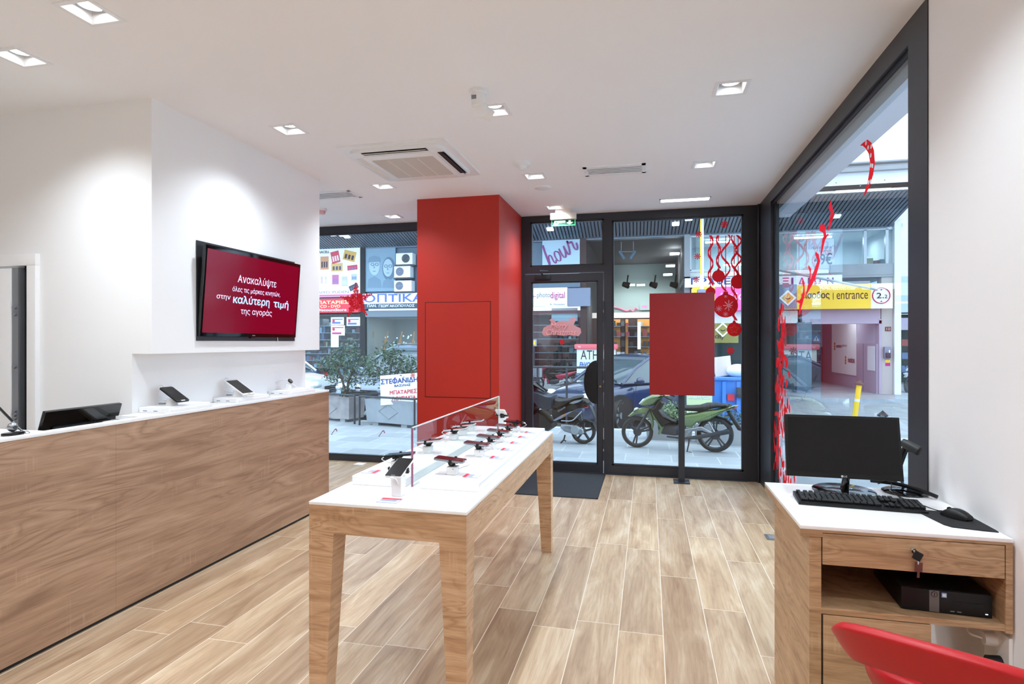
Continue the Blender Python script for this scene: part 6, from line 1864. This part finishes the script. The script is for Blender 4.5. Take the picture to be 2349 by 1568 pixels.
# sign board resting on the planter
q = aY(921, 895, p1.y + .02)
t = thing('sign_board', 'white board with blue and pink Greek lettering leaning on the planter', 'sign', (q.x, q.y, GZ + .44), (math.radians(-8), math.radians(-5), 0))
MB().box(-.42, -.01, 0, .45, .01, .56).build('board', 'signwhite', t, world=False, smooth=False)
for s, x0, x1, z0, z1, m, bo in (('ΣΤΕΦΑΝΙΔΗΣ', -.41, .44, .385, .50, 'signnavy', .03), ('ΒΑΣΙΛΗΣ', -.13, .20, .325, .37, 'signnavy', .02), ('ΜΠΑΤΑΡΙΕΣ', -.23, .32, .185, .265, 'cardred', .02), ('ΛΟΥΡΑΚΙΑ', -.19, .30, .07, .15, 'cardred', .02)):
    k = MB(); letters(k, s, (x0, -.011, z0), XD, ZD, width=x1 - x0, height=z1 - z0, bold=bo); k.build('lettering', m, t, world=False, normals=False, smooth=False)
# low hedges behind the green motorcycle
h1 = aZ(1535, 1012, GZ); h2 = aZ(1662, 1022, GZ)
planter('planter', (h1.x, h1.y + .25, GZ), 0, .75, .4, .32, 'grey_facade', 'low grey planter of clipped hedge behind the front half of the green motorcycle', False, False)
planter('planter', (h2.x + .05, h2.y + .2, GZ), 0, .95, .4, .32, 'grey_facade', 'low grey planter of hedge behind the rear wheel of the green motorcycle', False, False)
shrub('hedge', 'small leafy hedge behind the seat and frame of the green motorcycle', (h1.x, h1.y + .25, GZ + .28), .3, [((-.1, 0, .16), .2), ((.18, 0, .14), .2), ((.02, 0, .2), .2), ((-.27, 0, .1), .16)], 8, 900, .045, 'leaf2', False)
shrub('hedge', 'small leafy hedge behind the tail of the green motorcycle', (h2.x + .05, h2.y + .2, GZ + .28), .3, [((-.25, 0, .12), .2), ((.05, 0, .14), .2), ((.3, 0, .14), .2)], 9, 900, .045, 'leaf', False)

# blue wheeled dumpster with rubbish on its lid
Yd = 11.0
a = aY(1588, 900, Yd).x; b = aY(1735, 900, Yd).x
zt = aY(1670, 872, Yd).z
blue = mat('blue_bin_plastic', (64, 124, 206), .45)
t = thing('dumpster', 'blue wheeled rubbish container behind the green motorcycle', 'dumpster', ((a + b) / 2, Yd + .5, RZ))
k = MB(); k.loft([[(a + .12, Yd + .1, RZ + .2), (b - .12, Yd + .1, RZ + .2), (b - .12, Yd + .9, RZ + .2), (a + .12, Yd + .9, RZ + .2)], [(a, Yd, zt), (b, Yd, zt), (b, Yd + 1, zt), (a, Yd + 1, zt)]], closed_u=True, caps=True); k.build('bin_body', blue, t, smooth=False)
MB().box(a - .04, Yd - .04, zt, b + .04, Yd + 1.04, zt + .05, .015).build('rim', blue, t)
MB().box(a + .03, Yd + .45, zt + .05, b - .03, Yd + 1.0, zt + .13, .03).build('lid', blue, t)
for x in (a + .3, (a + b) / 2, b - .3): MB().box(x - .03, Yd - .02, zt - .62, x + .03, Yd + .08, zt - .02).build('rib', blue, t, smooth=False)
for x in (a + .2, b - .2): MB().cyl((x - .04, Yd + .2, RZ + .1), (x + .04, Yd + .2, RZ + .1), .1).build('castor', 'frame2', t)
MB().box(b - .34, Yd - .1, zt - .3, b - .1, Yd, zt - .12, .02).build('side_bracket', 'darkmetal', t)
xm = aY(1602, 915, Yd - .05).x
MB().box(xm - .2, Yd - .03, zt - .62, xm + .24, Yd + .02, zt - .22).build('notice', mat('pale_green_notice', (196, 214, 170), .5), t, smooth=False)
k = MB(); letters(k, 'ΑΝΑΚΥΚΛΩΣΗ', (xm - .17, Yd - .03, zt - .34), XD, ZD, width=.38, height=.06, bold=.02); k.build('notice_lettering', 'paper', t, normals=False, smooth=False)
MB().box(xm + .50, Yd + .0, zt - .36, xm + .62, Yd + .07, zt - .25).build('red_tape', 'cardred', t, smooth=False)
q = aY(1658, 848, Yd + .3)
t = thing('cardboard_box', 'open flattened cardboard box stuck upright on the blue rubbish container', 'box', (q.x, q.y, zt + .05))
card = mat('pale_cardboard', (222, 204, 192), .8)
MB().obox((q.x, q.y, zt + .24), (.30, .02, .36), (0.1, -.12, .2)).build('flap', card, t, smooth=False)
MB().obox((q.x - .24, q.y + .03, zt + .19), (.24, .02, .26), (0.15, .2, -.3)).build('flap', card, t, smooth=False)
MB().obox((q.x - .02, q.y + .12, zt + .15), (.4, .2, .16)).build('box_body', card, t, smooth=False)
q = aY(1692, 858, Yd + .3)
o = MB().sph((q.x, q.y, zt + .16), .16, (1.25, 1, .78), 20).sph((q.x + .14, q.y, zt + .24), .09, (1, 1, .8), 14).build('rubbish_bag', mat('white_bag_film', (226, 228, 232), .4, bump=.8, bscale=14)); tag(recenter(o), 'white rubbish bag on the lid of the blue container', 'bag')

# utility cabinet with graffiti
Yc = 16.6
r_ = rect(1318, 789, 1416, 900, Yc)
t = thing('utility_cabinet', 'pale street cabinet with a red cap and graffiti, behind the dark blue car', 'cabinet', ((r_[0] + r_[2]) / 2, Yc + .25, RZ))
MB().box(r_[0] + .06, Yc, RZ, r_[2] - .06, Yc + .5, r_[3] - .13, .01).build('body', mat('pale_cabinet_paint', (206, 210, 206), .6, vary=.1), t)
MB().box(r_[0], Yc - .05, r_[3] - .14, r_[2], Yc + .55, r_[3], .03).build('cap', mat('faded_red_cap', (222, 100, 112), .5), t)
k = MB(); zz = aY(1340, 824, Yc).z; letters(k, 'ATH', (aY(1332, 820, Yc).x, Yc, zz), XD, ZD, width=.50, height=.26); k.build('graffiti', 'ink', t, normals=False, smooth=False)
k = MB(); zz = aY(1340, 842, Yc).z; letters(k, 'EhVOS', (aY(1329, 840, Yc).x, Yc, zz), XD, ZD, width=.38, height=.15, bold=.03, shear=.2); k.build('blue_graffiti', mat('blue_spray', (30, 90, 180), .6), t, normals=False, smooth=False)
k = MB(); zz = aY(1340, 797.5, Yc).z; letters(k, 'TV', (aY(1326, 797, Yc).x, Yc - .05, zz), XD, ZD, height=.05, bold=.02); k.build('cap_lettering', 'paper', t, normals=False, smooth=False)
# bollards
def bollard(lab, x, y, z, h, m, tilt=0.0, tip='darkmetal', r=.05):
    t = thing('bollard', lab, 'bollard', (x, y, z), (0, tilt, 0), 'street bollards')
    MB().cyl((0, 0, 0), (0, 0, h), r, n=14).build('shaft', m, t, world=False)
    MB().lathe([(0, h + r * 2.2), (r * 1.7, h + r * .5), (r * 1.7, h), (0, h)], n=14).build('pointed_cap', tip, t, world=False)
    if m == 'yellow': MB().cyl((0, 0, h * .52), (0, 0, h * .6), r * 1.03, n=14).build('white_band', 'paper', t, world=False)
q = aZ(1960, 962, GZ)
bollard('leaning yellow bollard with a dark pointed cap, above the desk monitor', q.x, q.y, GZ, .72, 'yellow', math.radians(7), 'bark')
q = aY(2025, 958, 8.4); bollard('black bollard top showing just above the desk monitor', q.x, 8.4, GZ, q.z - GZ + .02, 'frame2', 0, 'frame2', .036)
q = aY(1233, 860, 15.5)
t = thing('litter_bin', 'grey round street bin on a dark post, before the red motorcycle', 'bin', (q.x, 15.5, RZ))
MB().cyl((q.x, 15.5, q.z - .05), (q.x, 15.5, q.z + .22), .13).build('bin', 'steel', t); MB().cyl((q.x, 15.5, RZ), (q.x, 15.5, q.z - .05), .07).build('post', 'darkmetal', t)
q = aY(1224, 786, 17.2)
t = thing('small_lit_sign', 'small square yellow-lit sign at the left edge of the door glass', 'sign', (q.x, 17.2, RZ))
MB().box(q.x - .09, 17.2, q.z - .1, q.x + .09, 17.25, q.z + .1).build('frame', 'alu', t); MB().box(q.x - .05, 17.19, q.z - .05, q.x + .05, 17.2, q.z + .06).build('face', 'yellow', t)
MB().cyl((q.x, 17.25, RZ), (q.x, 17.25, q.z - .1), .03).build('post', 'darkmetal', t)
for u, h, lab in ((1434, .55, 'smaller white sandwich board before the dark shop'), (1449, .8, 'taller white sandwich board before the dark shop')):
    q = aY(u, 842, 19.4)
    t = thing('sandwich_board', lab, 'sandwich board', (q.x, 19.4, GZ), group='sandwich boards before the dark shop')
    z0 = 1.45 - 1.0
    for s in (-1, 1): MB().tube([(q.x + s * .095, 19.4, GZ), (q.x, 19.45, h + .2)], .03, n=6).build('frame', 'paper', t)
    MB().obox((q.x, 19.46, (h + GZ) / 2), (.14, .02, h - GZ - .2), (0, 0, 0)).build('panel', 'bluegrey', t)
# building at the far right, beyond the white corner pier
t = thing('building', 'building at the far right with a white upper wall and a lit shop below', 'building', (11, 24, GZ))
x0 = 7.5
MB().box(x0, 24.5, 3.4, x0 + 9, 30, 12).build('upper_wall', 'white_facade', t, smooth=False)
MB().box(x0, 26, GZ, x0 + 9, 26.1, 3.4).box(x0, 24.6, 3.3, x0 + 9, 26, 3.4).build('shop_lining', 'dark', t, smooth=False)
MB().box(x0, 24.4, 2.55, x0 + 9, 24.6, 3.9).build('shop_fascia', mat('pale_blue_fascia', (188, 204, 220), .6), t, smooth=False)
MB().box(x0, 24.45, 1.9, x0 + 9, 24.6, 2.35).build('lower_fascia', 'lilac', t, smooth=False)
k = MB()
for i in range(24): k.box(x0 + .1 + (i % 8) * .3, 24.9, .3 + (i // 8) * .5, x0 + .3 + (i % 8) * .3, 25.2, .55 + (i // 8) * .5)
tag(boxed(k, 8).build('shop_goods', PACK[0], t, smooth=False, more=PACK[1:]), kind='stuff')
k = MB(); letters(k, 'ΠΩΛΗΣΕΙΣ', (x0 + .45, 24.4, 3.0), XD, ZD, width=1.2, height=.22, bold=.02); k.build('lettering', 'signnavy', t, normals=False, smooth=False)

# ------------------------------------------------------------------ vinyl on the glass
GYI = YF + .0275            # inner face of the front panes
GXI = XR + .0275            # inner face of the side pane
def on_front(u, v): return aY(u, v, GYI)
def flower(mb, c, r, ex, ey, n=8, core=.22, wdt=.34):
    for i in range(n):
        a = 2 * PI * i / n
        d = (math.cos(a), math.sin(a)); s = (-d[1], d[0])
        pts = [(d[0] * r * core * .4 + s[0] * r * .06, d[1] * r * core * .4 + s[1] * r * .06), (d[0] * r * .8 + s[0] * r * wdt * .5, d[1] * r * .8 + s[1] * r * wdt * .5), (d[0] * r, d[1] * r), (d[0] * r * .8 - s[0] * r * wdt * .5, d[1] * r * .8 - s[1] * r * wdt * .5), (d[0] * r * core * .4 - s[0] * r * .06, d[1] * r * core * .4 - s[1] * r * .06)]
        mb.prism(pts, c, ex, ey, ex.cross(ey), .0008)
    return mb
PXM = 6.3 / F_PX
def sticker_flower(u, v, r, lab, n=8):
    c = on_front(u, v); mb = flower(MB(), c - YD * .0004, r * PXM, XD, ZD, n)
    o = mb.build('snowflake_sticker', 'decal', smooth=False)
    tag(recenter(o), lab, 'window sticker', 'red snowflake stickers on the shop front')
sticker_flower(1662, 514, 8.5, 'red snowflake sticker highest in the bay right of the door')
sticker_flower(1603, 537, 7.5, 'red snowflake sticker beside the top of the tall yellow and white arm')
sticker_flower(1600, 588, 7.5, 'red snowflake sticker below the topmost one beside the tall arm')
sticker_flower(1597, 641, 7.5, 'red snowflake sticker at the foot of the tall yellow and white arm')
sticker_flower(1676, 804, 9, 'red snowflake sticker right of the red panel on a post')
sticker_flower(1289, 784, 7, 'red snowflake sticker on the door glass below the pink cloud')
sticker_flower(947, 860, 7, 'red snowflake sticker beside the white board in the left window')
sticker_flower(748, 857, 6.5, 'round red flower sticker over the shrub by the counter end', 6)
OC = [0]
def ornament(u, vtop, v, r, lab, stars=0, amp=9, per=62, big_star=False):
    c = on_front(u, v) - YD * .0024 * OC[0]; rr = r * PXM
    t = thing('bauble_sticker', lab, 'window sticker', c - ZD * rr, group='red bauble stickers on curled strings')
    top = on_front(u, vtop)
    b = MB(); b.prism(circle(rr, 32), c, XD, ZD, YD, .0012); b.prism([(-rr * .22, rr * .95), (rr * .22, rr * .95), (rr * .17, rr * 1.22), (-rr * .17, rr * 1.22)], c, XD, ZD, YD, .0012); b.build('bauble', 'decal', t, smooth=False)
    s = MB(); s.box(c.x - .004, c.y - .0006, c.z + rr * 1.2, c.x + .004, c.y + .0006, top.z); s.build('string', 'decal', t, smooth=False)
    k = MB(); H = top.z - c.z - rr * 1.2; n = max(10, int(H / .012)); A = amp * PXM; P_ = per * PXM
    L, R_ = [], []
    for i in range(n + 1):
        z = c.z + rr * 1.25 + H * i / n; ph = 2 * PI * (z - c.z) / P_
        x = c.x + A * math.sin(ph); w_ = (.004 + .010 * abs(math.cos(ph)))
        L.append((x - w_, z)); R_.append((x + w_, z))
    OC[0] += 1; yo = c.y - .001 - .0012 * OC[0]
    for i in range(n): k.face([(L[i][0], yo, L[i][1]), (R_[i][0], yo, R_[i][1]), (R_[i + 1][0], yo, R_[i + 1][1]), (L[i + 1][0], yo, L[i + 1][1])])
    k.build('curled_ribbon', 'decal', t, smooth=False, normals=False)
    if stars:
        k = MB()
        for du, dv, q in ((.0, -.02, .5), (-.55, .25, .3), (.0, .72, .24), (.0, -.8, .16))[:stars]: flower(k, c + XD * rr * (du + .25 * (q > .45)) - ZD * rr * dv - YD * .0012, rr * q, XD, ZD, 8, .2, .14)
        k.build('white_star', mat('pale_pink_vinyl', (250, 190, 205), .5), t, smooth=False)
    if big_star:
        k = MB(); pts = []
        for i in range(10): a = PI / 2 + PI * i / 5; q = rr * (.68 if i % 2 == 0 else .33); pts.append((c.x + q * math.cos(a), c.y - .0015, c.z + q * math.sin(a)))
        k.tube(pts, .004, n=4, closed=True); k.build('star_outline', mat('ochre_vinyl', (220, 130, 90), .5), t)
ornament(1630, 540, 669, 10.5, 'small red bauble sticker half behind the top of the red panel', 0, 5, 50)
ornament(1648, 540, 633, 13.5, 'plain round red bauble sticker, second string from the left', 0, 4, 46)
ornament(1664.5, 540, 701, 26, 'largest red bauble sticker with white stars beside the red panel', 4, 9, 66)
ornament(1684, 540, 755, 15.5, 'red bauble sticker with a star outline, hanging lowest', 0, 6, 54, True)
ornament(1693, 540, 646, 15.5, 'red bauble sticker nearest the corner post of the shop front', 0, 6, 40)
# star of blossoms in the left window
c = on_front(818, 690)
t = thing('star_sticker', 'large red star sticker made of blossoms in the left shop window', 'window sticker', c - ZD * .2)
rnd = random.Random(4); k = MB(); R0 = 47 * PXM
spots = [(0.0, 0.0, .17)]
for i in range(5):
    a = PI / 2 + .06 + 2 * PI * i / 5
    for q, r in ((.25, .15), (.48, .14), (.68, .11), (.84, .075), (.97, .05)): spots.append((q * math.cos(a), q * math.sin(a), r))
    for q, da, r in ((.36, .36, .12), (.36, -.36, .11), (.56, .22, .07), (.57, -.2, .08), (.72, .13, .045), (.44, .62, .07), (.3, .63, .12)): spots.append((q * math.cos(a + da), q * math.sin(a + da), r))
for i, (x, y, r) in enumerate(spots):
    p = c + XD * x * R0 + ZD * y * R0 - YD * (.0004 + .00015 * i)
    if r > .06: flower(k, p, r * R0, XD, ZD, 6, .3, .75)
    else: k.prism(circle(r * R0, 8), p, XD, ZD, YD, .0006)
k.build('blossoms', 'decal', t, smooth=False)
for u, v, lab in ((767, 990, 'small candy cane sticker low in the left window beside the counter end'), (876, 994, 'small candy cane sticker low in the left window below the planter')):
    c = on_front(u, v); k = MB()
    pts = [(-.035, -.03), (-.022, -.012), (-.008, .006), (.004, .024), (.016, .034), (.028, .028), (.034, .014)]
    for i, (x, z) in enumerate(pts): k.prism([(x - .006, z - .010), (x + .007, z - .002), (x + .006, z + .010), (x - .007, z + .004)], c - YD * .0004, XD, ZD, YD, .0008)
    o = k.build('candy_cane_sticker', mat('plum_vinyl', (168, 60, 120), .5), smooth=False); tag(recenter(o), lab, 'window sticker', 'small candy cane stickers in the left window')
# pink cloud with greeting on the door
c = on_front(1287, 753)
t = thing('cloud_sticker', 'translucent pink cloud sticker with a greeting on the door glass', 'window sticker', c - ZD * .1)
k = MB()
pts = [(-46, -10), (-42, 2), (-34, 6), (-26, 8), (-24, 16), (-28, 20), (-22, 25), (-16, 20), (-12, 14), (-4, 18), (6, 19), (14, 17), (20, 20), (24, 25), (32, 26), (37, 22), (33, 16), (30, 8), (38, 4), (46, 0), (48, -10), (42, -18), (30, -18), (20, -16), (6, -18), (-10, -15), (-22, -14), (-34, -18), (-42, -17)]
k.prism([(a * PXM, b * PXM) for a, b in pts], c, XD, ZD, YD, .0008); k.build('cloud', 'decal_pink', t, smooth=False)
k = MB(); mm = mat('pale_rose_vinyl', (244, 182, 184), .5)
letters(k, 'Merry', c + XD * -.02 + ZD * .025 - YD * .001, XD, ZD, width=.2, height=.07, bold=.01, shear=.3, center=True); letters(k, 'Christmas', c - ZD * .04 - YD * .001, XD, ZD, width=.34, height=.07, bold=.01, shear=.3, center=True)
k.build('greeting', mm, t, normals=False, smooth=False)
# red curl, branch and falling leaves on the side window
def on_side(u, v): return aX(u, v, GXI)
lft = [(1973, 334), (1980, 327), (1990, 320), (1999, 327), (2005, 345), (2007, 372), (2003, 400), (1995, 428), (1983, 449)]
rgt = [(1983, 442), (1990, 420), (1995, 392), (1996, 370), (1993, 352), (1986, 340), (1979, 334)]
k = MB(); pp = [on_side(u, v) - XD * .0004 for u, v in lft + rgt]
k.prism([(p.y, p.z) for p in pp], (GXI - .0004, 0, 0), YD, ZD, XD, .0008)
t = thing('candy_cane_sticker', 'red candy cane sticker high on the side window', 'window sticker', on_side(1983, 449))
k.build('cane', 'decal', t, smooth=False)
k = MB()
for u, v in ((1987, 328), (1999, 336), (1992, 338), (1998, 356), (1998, 379), (2002, 380), (1993, 418), (1998, 416)):
    q = on_side(u, v); k.prism(circle(.012, 10), (GXI - .0012, q.y, q.z), YD, ZD, XD, .0006)
k.build('white_dot', 'paper', t, smooth=False)
t = thing('branch_sticker', 'red branch sticker crossing the middle of the side window', 'window sticker', on_side(1832, 715))
RB = [0]
def ribbon(mb, pts, ws):
    RB[0] += 1
    P_ = [on_side(u, v) - XD * .0004 * RB[0] for u, v in pts]
    A_, B_ = [], []
    for i, p in enumerate(P_):
        d = (P_[min(i + 1, len(P_) - 1)] - P_[max(i - 1, 0)]).normalized(); s = Vector((0, -d.z, d.y))
        A_.append(p + s * ws[i]); B_.append(p - s * ws[i])
    mb.loft([A_, B_])
k = MB()
ribbon(k, [(1903, 468), (1908, 482), (1909, 492), (1905, 508), (1900, 528)], [.03, .02, .035, .025, .008])
ribbon(k, [(1914, 490), (1908, 500), (1905, 508)], [.006, .014, .02])
ribbon(k, [(1880, 522), (1890, 524), (1893, 540), (1889, 552), (1886, 570), (1883, 585)], [.02, .03, .026, .03, .022, .008])
ribbon(k, [(1901, 537), (1894, 544), (1890, 552)], [.006, .012, .02])
ribbon(k, [(1871, 580), (1876, 588), (1879, 598), (1875, 612), (1869, 630), (1862, 646), (1855, 660), (1850, 675)], [.012, .022, .034, .03, .034, .03, .026, .008])
ribbon(k, [(1855, 610), (1860, 620), (1859, 636), (1857, 646)], [.01, .018, .016, .02])
ribbon(k, [(1841, 643), (1845, 655), (1845, 672), (1840, 690), (1836, 705), (1834, 722)], [.01, .02, .03, .034, .028, .006])
ribbon(k, [(1828, 690), (1835, 692), (1841, 686)], [.006, .012, .02])
k.build('branch', 'decal', t, smooth=False, normals=False)
rnd = random.Random(12)
t = thing('leaf_garland_sticker', 'column of red leaf shapes falling down the far end of the side window', 'window sticker', on_side(1795, 1105))
k = MB()
path = [(1794, 705), (1792, 730), (1797, 750), (1795, 775), (1794, 800), (1797, 825), (1800, 850), (1793, 872), (1792, 895), (1795, 920), (1803, 940), (1790, 968), (1786, 990), (1780, 1015), (1784, 1040), (1790, 1065), (1803, 1090), (1812, 1112)]
for i in range(len(path) - 1):
    for j in range(9):
        s = rnd.random(); w_ = 6 + 9 * min(1, i / 6)
        u = path[i][0] + (path[i + 1][0] - path[i][0]) * s + rnd.gauss(0, w_ * .6); v = path[i][1] + (path[i + 1][1] - path[i][1]) * s
        if u > 1835 or u < 1771: continue
        q = on_side(u, v); a = rnd.gauss(PI / 2, .45); L = .032 + .022 * rnd.random(); W_ = .020
        k.prism([(L * math.cos(a) * math.cos(b) - W_ * math.sin(a) * math.sin(b), L * math.sin(a) * math.cos(b) + W_ * math.cos(a) * math.sin(b)) for b in [2 * PI * n / 10 for n in range(10)]], (GXI - .0004 - .00003 * (i * 13 + j), q.y, q.z), YD, ZD, XD, .0005)
k.build('leaves', 'decal', t, smooth=False)
